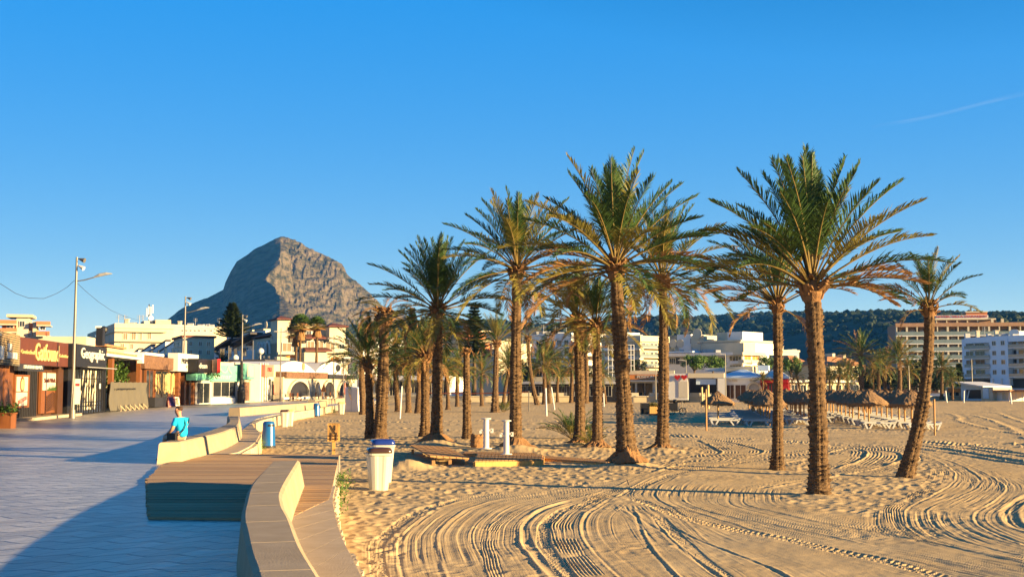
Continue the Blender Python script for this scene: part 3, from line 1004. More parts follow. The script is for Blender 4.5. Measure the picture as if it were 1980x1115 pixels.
def palm(name, label, bpx, bpy_, cpx, cpy, Lpx, hw, nf=46, ctrl=None, style='normal', seed=1, nl=67, ll=0.20, mound=None, hb=None, dd=0.0, loc=None, group='date palms on the beach', green=0.5, olive=0.3, droopk=1.0, dense=1.0, hang=5, emin=-25, nu=8, pitch=0.11, grn='green', lean_f=()):
    q = random.Random(seed)
    base = loc or onsand(bpx, bpy_)
    D = base.y
    hw *= 0.87
    hb = hb * 0.87 if hb else None
    px2m = D / F
    top = P(cpx, cpy, D + dd)
    cm = P(ctrl[0], ctrl[1], D + dd * 0.5) if ctrl else (base + top) * 0.5
    root = thing(name, base, label, 'palm tree', group)
    rb = (hb or hw * 1.08) * px2m
    rt_ = hw * 0.88 * px2m
    mb = MB()
    trunk_mesh(mb, base, top, cm, rb, rt_, q, 1.45 if mound is None else 1.25, 32 if D < 60 else 16, nu, pitch * (1 if D < 60 else 1.6))
    mb.build('trunk', M['trunk'], root, smooth=False)
    L = Lpx * px2m
    if style != 'stump':
        mb = MB()
        boots_mesh(mb, top, rt_ * 1.45, rt_ * 3.2, q)
        mb.build('leaf_bases', M['boot'], root)
    if mound:
        mb = MB()
        n_ = 40
        rm, hm = mound
        vs = []
        prof = [(1.0, -0.12), (0.88, 0.06), (0.7, 0.30), (0.52, 0.62), (0.40, 1.0)]
        prof = [(a * rm, b_ * hm) for a, b_ in prof]
        prof[-1] = (rb * 0.9, hm)
        for r_, z_ in prof:
            for k_ in range(n_):
                an = 2 * math.pi * k_ / n_
                rr = r_ * (1 + q.uniform(-0.10, 0.10) + 0.12 * math.sin(3 * an + seed))
                vs.append((base.x + rr * math.cos(an), base.y + rr * math.sin(an), base.z + z_ + q.uniform(-0.02, 0.02)))
        fs = [(i * n_ + k_, i * n_ + (k_ + 1) % n_, (i + 1) * n_ + (k_ + 1) % n_, (i + 1) * n_ + k_) for i in range(len(prof) - 1) for k_ in range(n_)]
        mb.add(vs, fs)
        mb.build('root_mat', M['fibre'], root)
    if style == 'stump':
        mb = MB()
        boots_mesh(mb, top, rt_ * 1.2, rt_ * 2.4, q, 26)
        for k_ in range(7):
            frond(mb, top, q.uniform(0, 6.28), R(q.uniform(-40, 25)), L, R(110), 6, 0.16 * L, 0.02, 0, q, ms=0)
        mb.build('dry_top', M['boot'], root)
        return root
    ax = (top - cm).normalized()
    live, dry = MB(), MB()
    ga = 2.399963
    for k_ in range(nf):
        f = k_ / max(1, nf - 1)
        az = k_ * ga + q.uniform(-0.3, 0.3)
        if style == 'upright':
            el = 88 - 70 * f ** 1.1
            dr = 12 + 34 * f
        elif style == 'wilt':
            el = 55 - 95 * f
            dr = 55 + 45 * f
        else:
            el = 88 - (88 - emin) * f ** 1.18
            dr = (16 + 44 * f) * droopk
        el += q.uniform(-7, 7)
        ln = L * (0.78 + 0.22 * math.sin(min(1, f * 1.6 + 0.35) * 1.57)) * q.uniform(0.86, 1.08)
        if f > 0.8:
            ln *= 0.92
        o = top + Vector((math.cos(az), math.sin(az), 0)) * rt_ * 0.55 * f + Vector((0, 0, rt_ * (1.2 - 1.4 * f)))
        u = q.random()
        mi = 0 if u < green * (1.4 - 0.75 * f) else (1 if u < (green + olive) * (1.4 - 0.45 * f) else 2)
        frond(live, o, az, R(el), ln, R(dr), nl, ll * L, 0.0038 * L + 0.0030, mi, q, r0=0.008 * L + 0.004, pet=0.2 if f < 0.4 else 0.3, dense=dense if f < 0.7 else dense * 0.85)
    for az, el, ln, dr, mi in lean_f:
        frond(live, top, R(az), R(el), ln * px2m, R(dr), nl, ll * L, 0.0038 * L + 0.0030, mi, q, r0=0.008 * L + 0.004, pet=0.3)
    live.build('crown', [M[grn], M['olive'], M['dead'], M['stalk']], root)
    if hang:
        for k_ in range(hang):
            az = q.uniform(0, 6.28)
            frond(dry, top + Vector((math.cos(az), math.sin(az), 0)) * rt_ * 0.9 + Vector((0, 0, -rt_ * 0.6)), az, R(q.uniform(-30, 15)), L * q.uniform(0.55, 0.85), R(q.uniform(75, 110)), int(nl * 0.8), ll * L * 0.65, 0.003 * L + 0.003, 0, q, ms=1, r0=0.006 * L + 0.003, pet=0.3, dense=0.8)
        dry.build('dead_fronds', [M['dead'], M['stalk']], root)
    return root

palm('date_palm', 'tallest date palm, second from the right, with thick scaly trunk and huge open crown', 1583, 956, 1570, 556, 258, 20, 44, ctrl=(1586, 790), seed=3, nl=62, hang=0, emin=14, green=0.75, olive=0.30, hb=21, lean_f=((90, 86, 285, 10, 0), (60, 74, 275, 22, 0), (130, 72, 270, 22, 0), (5, 24, 205, 40, 2), (-8, 14, 215, 32, 2), (20, 10, 190, 50, 2), (160, 38, 230, 75, 0), (175, 52, 250, 60, 0)), droopk=0.7)
palm('date_palm', 'slim straight date palm just left of the tallest palm, its thin crown partly overlapped', 1503, 906, 1503, 590, 178, 11, 28, ctrl=(1506, 760), seed=5, nl=49, hang=2, emin=22, green=0.35, olive=0.35, dense=0.85, lean_f=((168, 66, 190, 55, 0), (172, 54, 195, 60, 1), (186, 48, 190, 62, 0), (150, 72, 185, 40, 1), (178, 30, 150, 55, 2), (150, 12, 120, 20, 2), (170, 42, 190, 70, 1)), hb=13)
palm('date_palm', 'curved leaning date palm at the far right with a small sparse crown', 1750, 921, 1796, 596, 118, 12, 22, ctrl=(1803, 745), seed=8, nl=46, hang=1, emin=15, green=0.55, olive=0.3, dense=0.9, hb=17, lean_f=((178, 35, 130, 40, 2), (165, 50, 120, 75, 2)))
palm('date_palm', 'tall dense date palm in the centre whose trunk rises from a brown fibrous root mound', 1212, 903, 1190, 520, 222, 15, 54, ctrl=(1202, 690), seed=13, nl=58, mound=(0.60, 0.40), hang=4, emin=-14, green=0.6, olive=0.35, hb=21, lean_f=((185, 25, 190, 60, 2), (195, 10, 190, 50, 2), (-10, 20, 190, 40, 2)), droopk=0.85)
palm('date_palm', 'date palm with long thin dry fronds drooping, just right of the tallest central palm', 1280, 870, 1281, 548, 166, 11, 40, ctrl=(1286, 700), seed=17, nl=49, mound=(0.62, 0.22), hang=10, emin=-12, green=0.45, olive=0.4, droopk=1.25, hb=14)
palm('date_palm', 'date palm beside the white showers with a wide yellow-green crown', 997, 870, 1000, 525, 165, 12, 54, ctrl=(996, 700), seed=19, nl=55, mound=(0.72, 0.34), hang=6, emin=-18, green=0.55, olive=0.4, hb=15, droopk=0.85)
palm('date_palm', 'shorter date palm with golden crown, a leafy shoot at its foot, behind the central palms', 1120, 861, 1116, 622, 122, 11, 46, ctrl=(1124, 740), seed=23, nl=46, hang=3, emin=-18, green=0.3, olive=0.55, hb=13, mound=(0.5, 0.2), droopk=0.9)
palm('date_palm', 'slim date palm between the golden crowned palm and the root mound palm', 1155, 868, 1153, 632, 110, 10, 38, ctrl=(1156, 760), seed=29, nl=42, hang=3, emin=-12, green=0.4, olive=0.4, hb=13, mound=(0.55, 0.25))
palm('date_palm', 'dark green date palm with wide shady crown above the plank ramp', 843, 860, 846, 602, 152, 11, 54, ctrl=(847, 730), seed=31, nl=55, mound=(0.85, 0.38), hang=4, emin=-14, green=0.85, olive=0.15, hb=14, droopk=0.9)
palm('date_palm', 'wilted date palm with thick ringed trunk and collapsed brown crown, nearest the white bins', 733, 850, 743, 612, 66, 12, 22, ctrl=(742, 740), style='wilt', seed=37, nl=36, hang=8, green=0.05, olive=0.3, hb=15, lean_f=((10, 25, 90, 60, 1), (170, 20, 70, 50, 2)))
palm('date_palm', 'young date palm with stiff upright dark fronds leaning behind the wilted palm', 717, 849, 712, 706, 96, 9, 26, style='upright', seed=41, nl=42, hang=3, green=0.9, olive=0.2, hb=11)
palm('date_palm', 'short stout date palm with pale ringed trunk just left of the dark green palm', 822, 846, 822, 690, 86, 10, 34, seed=43, nl=40, hang=5, emin=-20, green=0.5, olive=0.4, hb=11)
palm('date_palm', 'bare dead palm trunk without a crown beside the stump', 903, 851, 902, 678, 22, 8, style='stump', seed=47, hb=10)
palm('date_palm', 'narrow date palm with upright fronds and bushy shoot at its foot, behind the orange net', 957, 797, 960, 664, 62, 6, 32, style='upright', seed=51, nl=33, hang=4, green=0.45, olive=0.5, hb=8)
palm('date_palm', 'very thin leaning palm with a dry tuft, behind the volleyball posts', 1039, 783, 1021, 655, 50, 4.5, 20, ctrl=(1022, 720), style='wilt', seed=53, nl=20, hang=6, green=0.2, olive=0.4, hb=5)
# low shoots growing at the palm feet
def bush(label, bpx, bpy_, Lpx, n, seed, green=0.8, grp=None):
    q = random.Random(seed)
    base = onsand(bpx, bpy_)
    root = thing('palm_shoot', base, label, 'palm bush', grp)
    L = Lpx * base.y / F
    mb = MB()
    for k_ in range(n):
        az = k_ * 2.4 + q.uniform(-.3, .3)
        u = q.random()
        frond(mb, base + Vector((math.cos(az) * 0.08, math.sin(az) * 0.08, 0)), az, R(q.uniform(22, 82)), L * q.uniform(0.6, 1.05), R(q.uniform(20, 60)), 22, 0.2 * L, 0.004 * L + 0.005, 0 if u < green else (1 if u < 0.93 else 2), q, r0=0.008 * L)
    mb.build('fronds', [M['green'], M['olive'], M['dead'], M['stalk']], root)
bush('dark bushy palm shoot at the foot of the golden crowned palm', 1108, 848, 74, 34, 3)
bush('small yellow-green palm shoot between two trunks', 1143, 864, 52, 16, 5, 0.4)
bush('small bushy palm shoot behind the orange net', 974, 796, 34, 24, 7, 0.6)

# background palms: four built, the rest copied
def proto(seed, nf, style, green, olive, Lpx, hw, hgt):
    q = random.Random(seed)
    r_ = thing('palm_tree', (0, 0, 0), 'x', 'palm tree', 'x')
    top = Vector((q.uniform(-0.2, 0.2), 0, 1.0)) * hgt
    mb = MB()
    trunk_mesh(mb, Vector((0, 0, 0)), top, top * 0.5 + Vector((q.uniform(-.2, .2), q.uniform(-.2, .2), 0)), hw * 1.1, hw * .9, q, 1.4, 12, 6, 0.22, 0.2)
    mb.build('trunk', M['trunk'], r_)
    live = MB()
    for k_ in range(nf):
        f = k_ / (nf - 1)
        az = k_ * 2.4 + q.uniform(-.3, .3)
        el = 86 - 108 * f ** 1.1 if style == 'normal' else 86 - 70 * f
        u = q.random()
        mi = 0 if u < green else (1 if u < green + olive else 2)
        frond(live, top, az, R(el + q.uniform(-8, 8)), Lpx * q.uniform(0.8, 1.08), R(20 + 55 * f), 17, 0.2 * Lpx, 0.03, mi, q, r0=0.03)
    for k_ in range(8):
        az = q.uniform(0, 6.28)
        frond(live, top + Vector((0, 0, -hw)), az, R(q.uniform(-20, 10)), Lpx * 0.7, R(90), 12, 0.12 * Lpx, 0.02, 2, q, r0=0.02)
    live.build('crown', [M['green'], M['olive'], M['dead'], M['stalk']], r_)
    return r_
protos = [proto(61, 42, 'normal', 0.6, 0.35, 3.1, 0.25, 4.6), proto(63, 40, 'upright', 0.4, 0.5, 2.9, 0.24, 4.6), proto(65, 44, 'normal', 0.8, 0.15, 3.3, 0.26, 4.6), proto(67, 40, 'normal', 0.45, 0.45, 2.9, 0.22, 4.6)]
used_p = [False] * 4
def far_palm(px, py, cpy, k_, label, group, z=SAND, rz=0.0, D=None):
    b_ = G(px, py, z) if D is None else Vector((*XD(px, D).xy, z))
    h_ = P(px, cpy, b_.y).z - z
    sc = h_ / 4.6
    p_ = protos[k_]
    if not used_p[k_]:
        used_p[k_] = True
        p_.location = b_
        p_.rotation_euler = (0, 0, rz)
        p_.scale = (sc, sc, sc)
        p_['label'] = label
        p_['group'] = group
        return p_
    return dup(p_, b_, rz, sc, label, group)
gB, gR = 'palms in the grove along the promenade wall', 'palms lining the promenade on the right'
near_list = [
 (702, 801, 692, 2, 'low palm half hidden left of the wilted palm, near the white cabinet'),
 (770, 796, 694, 3, 'palm just right of the wilted palm with dry lower fronds'),
 (790, 797, 700, 0, 'palm behind the stout ringed palm, on its left'),
 (808, 798, 690, 1, 'palm with upright fronds directly behind the stout ringed palm'),
 (866, 792, 712, 3, 'slightly leaning small palm between the dark green palm and the dead trunk'),
 (884, 786, 716, 0, 'small palm seen just left of the bare dead trunk'),
 (932, 785, 722, 2, 'short dark palm between the dead trunk and the narrow upright palm'),
 (973, 784, 716, 3, 'small palm just right of the narrow upright palm'),
 (985, 783, 705, 0, 'palm partly hidden by the trunk beside the showers'),
 (1052, 782, 708, 0, 'dark palm behind the very thin leaning palm'),
 (1062, 780, 700, 1, 'pale fronded palm left of the golden crowned palm'),
 (1078, 778, 722, 3, 'low golden palm over the dark bushy shoot'),
 (1104, 779, 712, 2, 'dark low palm tucked behind the golden crowned palm'),
 (1132, 780, 684, 1, 'tall yellowish palm seen between the two central slim trunks'),
 (1171, 781, 724, 3, 'small palm left of the root mound palm, before the white scaffold'),
 (745, 790, 705, 0, 'palm with spreading fronds behind the wilted trunk'),
]
for i, (a, b_, c, k_, lb) in enumerate(near_list):
    far_palm(a, b_, c, k_, lb, gB, rz=i * 1.3)
right_list = [
 (1668, 168, 689, 2, 'tall palm rising above the parasols, right of the terracotta roofs'),
 (1700, 176, 712, 0, 'bushy palm right of the tall palm over the parasols'),
 (1738, 166, 694, 1, 'tallest palm of the right hand row, standing in front of the hotel edge'),
 (1757, 180, 718, 0, 'golden palm immediately left of the leaning trunk'),
 (1641, 174, 722, 2, 'low palm in front of the terracotta house'),
 (1618, 172, 726, 3, 'low palm right of the thick scaly trunk'),
 (1604, 178, 730, 0, 'small palm hidden behind the thick scaly trunk'),
 (1548, 172, 728, 3, 'low palm between the slim palm and the thick palm'),
 (1690, 182, 724, 3, 'small shaded palm behind the bushy palm'),
 (1820, 190, 714, 2, 'dark palm just right of the leaning trunk in front of the hotel'),
 (1841, 182, 734, 2, 'short wide palm in front of the cool blue-white flats'),
 (1476, 170, 736, 1, 'stunted palm with a small tuft beside the red cafe'),
 (1712, 186, 706, 1, 'yellowish palm between the bushy palm and the hotel edge'),
]
for i, (a, d_, c, k_, lb) in enumerate(right_list):
    far_palm(a, 0, c, k_, lb, gR, z=0.0, rz=i * 1.7, D=d_)
# two tall fan palms in front of the cream villa
def fan_palm(label, px, D, cpy, Lpx, seed, skirt):
    q = random.Random(seed)
    b_ = XD(px, D)
    top = P(px + 2, cpy, D)
    r_ = thing('fan_palm', b_, label, 'palm tree', 'fan palms beside the villa')
    mb = MB()
    trunk_mesh(mb, b_, top, (b_ + top) * 0.5, 0.21, 0.16, q, 1.3, 12, 6, 0.25, 0.08)
    mb.build('trunk', M['trunk'], r_)
    L = Lpx * D / F
    mb = MB()
    for k_ in range(42):
        f = k_ / 41
        az = k_ * 2.4
        el = R(85 - 108 * f)
        d = Vector((math.cos(az) * math.cos(el), math.sin(az) * math.cos(el), math.sin(el)))
        c = top + d * L * 0.5
        sd = d.cross(Vector((0, 0, 1)))
        sd = sd.normalized() if sd.length > 0.1 else Vector((1, 0, 0))
        mi = 0 if f < 0.66 else (1 if f < 0.88 else 2)
        for j in range(-5, 6):
            a_ = j * 0.26
            e_ = c + (d * math.cos(a_) + sd * math.sin(a_)) * L * 0.55 + Vector((0, 0, -0.1 * L))
            w_ = (sd * math.cos(a_) - d * math.sin(a_)) * L * 0.06
            mm_ = c.lerp(e_, 0.55)
            mb.add([c, mm_ + w_, e_, mm_ - w_], [(0, 1, 2, 3)], mi)
        mb.tube([top, c], 0.03, 3, 3, cap=False)
    mb.build('crown', [M['green'], M['olive'], M['dead'], M['stalk']], r_)
    if skirt:
        mb = MB()
        for k_ in range(60):
            az = q.uniform(0, 6.28)
            z0 = q.uniform(0, skirt)
            p = top + Vector((math.cos(az) * 0.3, math.sin(az) * 0.3, -z0))
            e_ = p + Vector((math.cos(az) * 0.35, math.sin(az) * 0.35, -1.3))
            w_ = Vector((-math.sin(az), math.cos(az), 0)) * 0.16
            mb.add([p - w_ * .4, p + w_ * .4, e_ + w_, e_ - w_], [(0, 1, 2, 3)])
        mb.build('dead_fronds', M['dead'], r_)
fan_palm('tall fan palm with shaggy skirt, right one of the close pair before the villa', 579, 170, 630, 27, 3, 0.7)
fan_palm('shorter fan palm with dark crown, left one of the close pair before the villa', 571, 174, 644, 25, 5, 0.6)
fan_palm('slender lone fan palm right of the pair before the villa', 611, 172, 630, 22, 7, 0.3)

# ------------------------------------------------------------------ other trees
def norfolk(label, px, D, base_py, top_py, wpx, seed, grp='conifers behind the buildings'):
    q = random.Random(seed)
    z0, z1 = 0.0, P(px, top_py, D).z
    b_ = XD(px, D)
    r_ = thing('pine_tree', b_, label, 'tree', grp)
    mb = MB()
    mb.tube([b_, b_ + Vector((0, 0, z1 - 0.3))], [0.4, 0.06], 8)
    mb.build('trunk', M['bark'], r_)
    mb = MB()
    Wm = wpx / 2 * D / F
    zb = max(z0 + 1.0, P(px, base_py, D).z)
    lev = 17
    for l in range(lev):
        t_ = l / (lev - 1)
        z_ = zb + (z1 - zb) * t_
        rr = Wm * (1 - t_) ** 0.8 * q.uniform(0.85, 1.1) + 0.15
        nb = 9
        for k_ in range(nb):
            az = 6.283 * k_ / nb + l * 0.7 + q.uniform(-.2, .2)
            r2 = rr * q.uniform(0.75, 1.1)
            d = Vector((math.cos(az), math.sin(az), 0))
            sd = Vector((-d.y, d.x, 0))
            for j in range(9):
                s = (j + 1) / 9
                p = b_ + Vector((0, 0, z_)) + d * r2 * s + Vector((0, 0, 0.22 * r2 * s * s - 0.06 * r2))
                for sg in (-1, 1):
                    for e_ in range(3):
                        dr = (d * 0.6 + sd * sg * q.uniform(.4, 1) + Vector((0, 0, q.uniform(-.1, .6)))).normalized()
                        l_ = (0.5 + 0.35 * (1 - s)) * (0.6 + 0.3 * Wm / 2)
                        w_ = dr.cross(Vector((0, 0, 1))).normalized() * l_ * 0.3
                        mb.add([p - w_, p + w_, p + dr * l_], [(0, 1, 2)])
    mb.build('crown', M['pinefol'], r_)
norfolk('broad dark conifer standing before the mountain, left of the cream villa', 447, 210, 650, 589, 72, 3)
norfolk('pointed layered conifer behind the narrow upright palm', 917, 205, 690, 591, 76, 5)
norfolk('small dark conifer peeking between the dark green palm and the mountain', 796, 230, 660, 598, 40, 9)
norfolk('dark cypress-like conifer against the blue-white flats', 1855, 215, 745, 705, 22, 11)

def leafy(label, px, D, top_py, bot_py, wpx, seed, m='treefol', grp='leafy trees by the promenade', dens=900, name='leafy_tree', z=0.0):
    q = random.Random(seed)
    b_ = Vector((*XD(px, D).xy, z))
    zt, zb = P(px, top_py, D).z, P(px, bot_py, D).z
    r_ = thing(name, b_, label, 'tree', grp)
    W2 = wpx / 2 * D / F
    hh = (zt - zb) / 2
    c = b_ + Vector((0, 0, (zt + zb) / 2 - b_.z))
    mb = MB()
    mb.tube([b_ - Vector((0, 0, 0.3)), Vector((b_.x, b_.y, c.z))], [0.22, 0.12], 7)
    for k_ in range(6):
        az = k_ * 1.05
        mb.tube([Vector((b_.x, b_.y, zb - 0.1)), c + Vector((math.cos(az) * W2 * .6, math.sin(az) * W2 * .5, hh * q.uniform(-.2, .5)))], [0.1, 0.03], 5)
    mb.build('trunk', M['bark'], r_)
    mb = MB()
    cl = [(Vector((q.uniform(-.78, .78) * W2, q.uniform(-.7, .7) * W2 * 0.7, q.uniform(-.6, .62) * hh)), q.uniform(.25, .42)) for _ in range(26)]
    for k_ in range(dens * 2):
        cc, cr_ = cl[k_ % len(cl)]
        v = Vector((q.gauss(0, 1), q.gauss(0, 1), q.gauss(0, 1))).normalized() * q.uniform(0.75, 1.05)
        p = c + cc + Vector((v.x * cr_ * min(W2, hh * 1.6), v.y * cr_ * min(W2, hh * 1.6), v.z * cr_ * hh * 1.1))
        s = 0.05 * (W2 + hh) * q.uniform(0.6, 1.3) * 0.9
        a_ = Vector((q.gauss(0, 1), q.gauss(0, 1), q.gauss(0, 1))).normalized()
        b2 = a_.cross(v).normalized() if a_.cross(v).length > 1e-3 else Vector((1, 0, 0))
        a2 = (b2.cross(v) + v * q.uniform(-.6, .6)).normalized()
        mb.add([p - a2 * s, p + b2 * s * .55, p + a2 * s, p - b2 * s * .55], [(0, 1, 2, 3)])
    mb.build('crown', M[m], r_)
leafy('wide round-headed green tree in front of the white terrace flats, its left half', 1343, 205, 684, 716, 50, 3)
leafy('wide round-headed green tree in front of the white terrace flats, its right half', 1379, 206, 685, 716, 48, 4)
leafy('green tree between the white terrace flats and the slim palm', 1487, 206, 686, 714, 40, 5)
leafy('dark green tree between the slim palm and the thick palm', 1530, 208, 688, 722, 44, 6)
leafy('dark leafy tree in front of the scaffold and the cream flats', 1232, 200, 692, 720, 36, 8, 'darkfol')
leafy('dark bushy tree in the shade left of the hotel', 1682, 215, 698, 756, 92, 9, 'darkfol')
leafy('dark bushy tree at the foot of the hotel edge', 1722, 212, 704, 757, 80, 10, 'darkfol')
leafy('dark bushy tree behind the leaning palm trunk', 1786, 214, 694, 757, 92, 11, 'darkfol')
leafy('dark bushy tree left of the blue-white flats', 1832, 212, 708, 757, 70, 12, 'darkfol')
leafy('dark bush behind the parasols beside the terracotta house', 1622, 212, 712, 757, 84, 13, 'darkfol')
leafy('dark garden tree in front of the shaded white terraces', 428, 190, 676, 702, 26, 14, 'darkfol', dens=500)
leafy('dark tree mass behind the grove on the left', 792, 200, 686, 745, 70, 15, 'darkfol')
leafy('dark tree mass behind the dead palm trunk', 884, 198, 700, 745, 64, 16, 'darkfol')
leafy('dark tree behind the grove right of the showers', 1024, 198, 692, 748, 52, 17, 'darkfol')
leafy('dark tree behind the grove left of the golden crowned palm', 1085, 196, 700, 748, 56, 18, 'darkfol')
leafy('dark tree behind the central slim trunks', 1150, 196, 706, 750, 46, 19, 'darkfol')
# ------------------------------------------------------------------ facades and buildings
class Fac:
    """vertical plane between two (pixel column, depth) points; u runs left to right"""
    def __init__(s, a, b):
        s.a, s.b = XD(*a), XD(*b)
        d = s.b - s.a
        s.L = d.length
        s.d = d / s.L
        n = Vector((s.d.y, -s.d.x, 0))
        if n.dot(-(s.a + s.b) * 0.5) < 0:
            n = -n
        s.n = n
    def u(s, px, o=0.0):
        r = ray(px, HOR)
        k_ = r.x / r.y
        a = s.a + s.n * o
        return (k_ * a.y - a.x) / (s.d.x - k_ * s.d.y)
    def dep(s, px, o=0.0):
        return s.a.y + s.n.y * o + s.u(px, o) * s.d.y
    def z(s, px, py, o=0.0):
        return P(px, py, s.dep(px, o)).z
    def pt(s, u, o=0, z=0):
        p = s.a + s.d * u + s.n * o
        return Vector((p.x, p.y, z))
    def ubox(s, mb, u0, u1, z0, z1, o0, o1, mi=0):
        q_ = [s.pt(u0, o0), s.pt(u1, o0), s.pt(u1, o1), s.pt(u0, o1)]
        mb.hexa([(p.x, p.y, z0) for p in q_], [(p.x, p.y, z1) for p in q_], mi)
    def box(s, mb, px0, px1, py0, py1, o0, o1, mi=0, ref=None, ground=False):
        m_ = ref if ref is not None else (px0 + px1) / 2
        z1 = s.z(m_, py0, o1)
        z0 = s.z(m_, py1, o1) if not ground else py1
        s.ubox(mb, s.u(px0, o1), s.u(px1, o1), z0, z1, o0, o1, mi)
    def part(s, name, m, parent, px0, px1, py0, py1, o0, o1, ref=None):
        mb = MB()
        s.box(mb, px0, px1, py0, py1, o0, o1, 0, ref)
        return mb.build(name, m, parent)

def corner(pl, pc, pr, D, r=30):
    """two facades meeting at pixel column pc and depth D, turned by r degrees"""
    c = XD(pc, D)
    def end(px, d):
        k_ = ray(px, HOR)
        k_ = k_.x / k_.y
        t_ = (c.x - k_ * c.y) / (k_ * d[1] - d[0])
        return c.y + d[1] * t_
    a = R(r)
    return Fac((pl, end(pl, (-math.sin(a), math.cos(a)))), (pc, D)), Fac((pc, D), (pr, end(pr, (math.cos(a), math.sin(a)))))
def text(fac, s_, px0, px1, py0, py1, o, m, parent, name='lettering', depth=0.05, ref=None, font_shear=0.0, bold=0.0):
    cu = bpy.data.curves.new('t', 'FONT')
    cu.body = s_
    cu.extrude = 0.02
    cu.shear = font_shear
    cu.offset = bold
    ob = bpy.data.objects.new('t', cu)
    COL.objects.link(ob)
    bpy.context.view_layer.update()
    dg = bpy.context.evaluated_depsgraph_get()
    me = bpy.data.meshes.new_from_object(ob.evaluated_get(dg))
    bpy.data.objects.remove(ob)
    vs = np.array([v.co[:] for v in me.vertices])
    lo, hi = vs.min(0), vs.max(0)
    m_ = ref if ref is not None else (px0 + px1) / 2
    u0, u1 = fac.u(px0, o), fac.u(px1, o)
    z1, z0 = fac.z(m_, py0, o), fac.z(m_, py1, o)
    mb = MB()
    pts = []
    for v in vs:
        u = u0 + (v[0] - lo[0]) / (hi[0] - lo[0]) * (u1 - u0)
        z = z0 + (v[1] - lo[1]) / (hi[1] - lo[1]) * (z1 - z0)
        pts.append(fac.pt(u, o + (v[2] - lo[2]) / (hi[2] - lo[2]) * depth, z))
    mb.add(pts, [tuple(p.vertices) for p in me.polygons])
    bpy.data.meshes.remove(me)
    return mb.build(name, m, parent)

def window(fac, root, px0, px1, py0, py1, o=0.0, glass='glass', frame='white', fw=0.07, sill=False, ref=None, name='window', bars=1):
    m_ = ref if ref is not None else (px0 + px1) / 2
    u0, u1 = fac.u(px0, o), fac.u(px1, o)
    z1, z0 = fac.z(m_, py0, o), fac.z(m_, py1, o)
    return uwindow(fac, root, u0, u1, z0, z1, o, glass, frame, fw, sill, name, bars)
def uwindow(fac, root, u0, u1, z0, z1, o=0.0, glass='glass', frame='white', fw=0.07, sill=False, name='window', bars=1):
    mb = MB()
    fac.ubox(mb, u0, u1, z0, z1, o - 0.2, o + 0.03)
    g_ = mb.build(name, M[glass], root)
    mb = MB()
    for a, b_ in ((u0 - fw, u0), (u1, u1 + fw)):
        fac.ubox(mb, a, b_, z0 - fw, z1 + fw, o - 0.1, o + 0.08)
    fac.ubox(mb, u0, u1, z1, z1 + fw, o - 0.1, o + 0.08)
    fac.ubox(mb, u0, u1, z0 - fw, z0, o - 0.1, o + (0.16 if sill else 0.08))
    for k_ in range(bars):
        c = u0 + (u1 - u0) * (k_ + 1) / (bars + 1)
        fac.ubox(mb, c - fw * .35, c + fw * .35, z0, z1, o - 0.05, o + 0.06)
    mb.build('frame', M[frame], g_)
    return g_
def parapet(mb, poly_, z, h_=0.12, ov=0.1):
    c = sum((Vector((p[0], p[1], 0)) for p in poly_), Vector()) / len(poly_)
    pp = []
    for p in poly_:
        d = Vector((p[0] - c.x, p[1] - c.y, 0))
        d = d * (1 + ov / max(0.5, d.length))
        pp.append((c.x + d.x, c.y + d.y))
    mb.prism(pp, z, z + h_)
def hip(mb, poly_, z, rise, ov=0.4, mi=0, ridge=0.35):
    c = sum((Vector((p[0], p[1], 0)) for p in poly_), Vector()) / len(poly_)
    lo, hi = [], []
    for p in poly_:
        d = Vector((p[0] - c.x, p[1] - c.y, 0))
        e_ = d * (1 + ov / d.length)
        lo.append((c.x + e_.x, c.y + e_.y))
        hi.append((c.x + d.x * ridge * 0.3, c.y + d.y * ridge * 0.3))
    n = len(poly_)
    vs = [(p[0], p[1], z) for p in lo] + [(p[0], p[1], z + 0.15) for p in lo] + [(p[0], p[1], z + rise) for p in hi]
    fs = [tuple(range(n - 1, -1, -1)), tuple(range(2 * n, 3 * n))]
    for i in range(n):
        j = (i + 1) % n
        fs += [(i, j, n + j, n + i), (n + i, n + j, 2 * n + j, 2 * n + i)]
    mb.add(vs, fs, mi)
def quad2(fl, fr):
    """footprint from a left and a right facade that share a corner"""
    l, c, r_ = fl.a, fl.b, fr.b
    b_ = l + r_ - c
    return [(l.x, l.y), (c.x, c.y), (r_.x, r_.y), (b_.x, b_.y)]
def quad1(f, depth):
    p, q_ = f.a - f.n * depth, f.b - f.n * depth
    return [(f.a.x, f.a.y), (f.b.x, f.b.y), (q_.x, q_.y), (p.x, p.y)]
def inset(poly_, k_, shift=(0, 0)):
    c = [sum(p[0] for p in poly_) / 4, sum(p[1] for p in poly_) / 4]
    return [(c[0] + (p[0] - c[0]) * k_ + shift[0], c[1] + (p[1] - c[1]) * k_ + shift[1]) for p in poly_]
def body(root, poly_, z0, z1, m, name='wall'):
    mb = MB()
    mb.prism(poly_, z0, z1)
    return mb.build(name, m, root)
def bld(name, label, cat, loc, group=None):
    return thing(name, (loc[0], loc[1], 0), label, cat, group)

# ================================================================== shops on the left
GS = 'shops along the promenade'
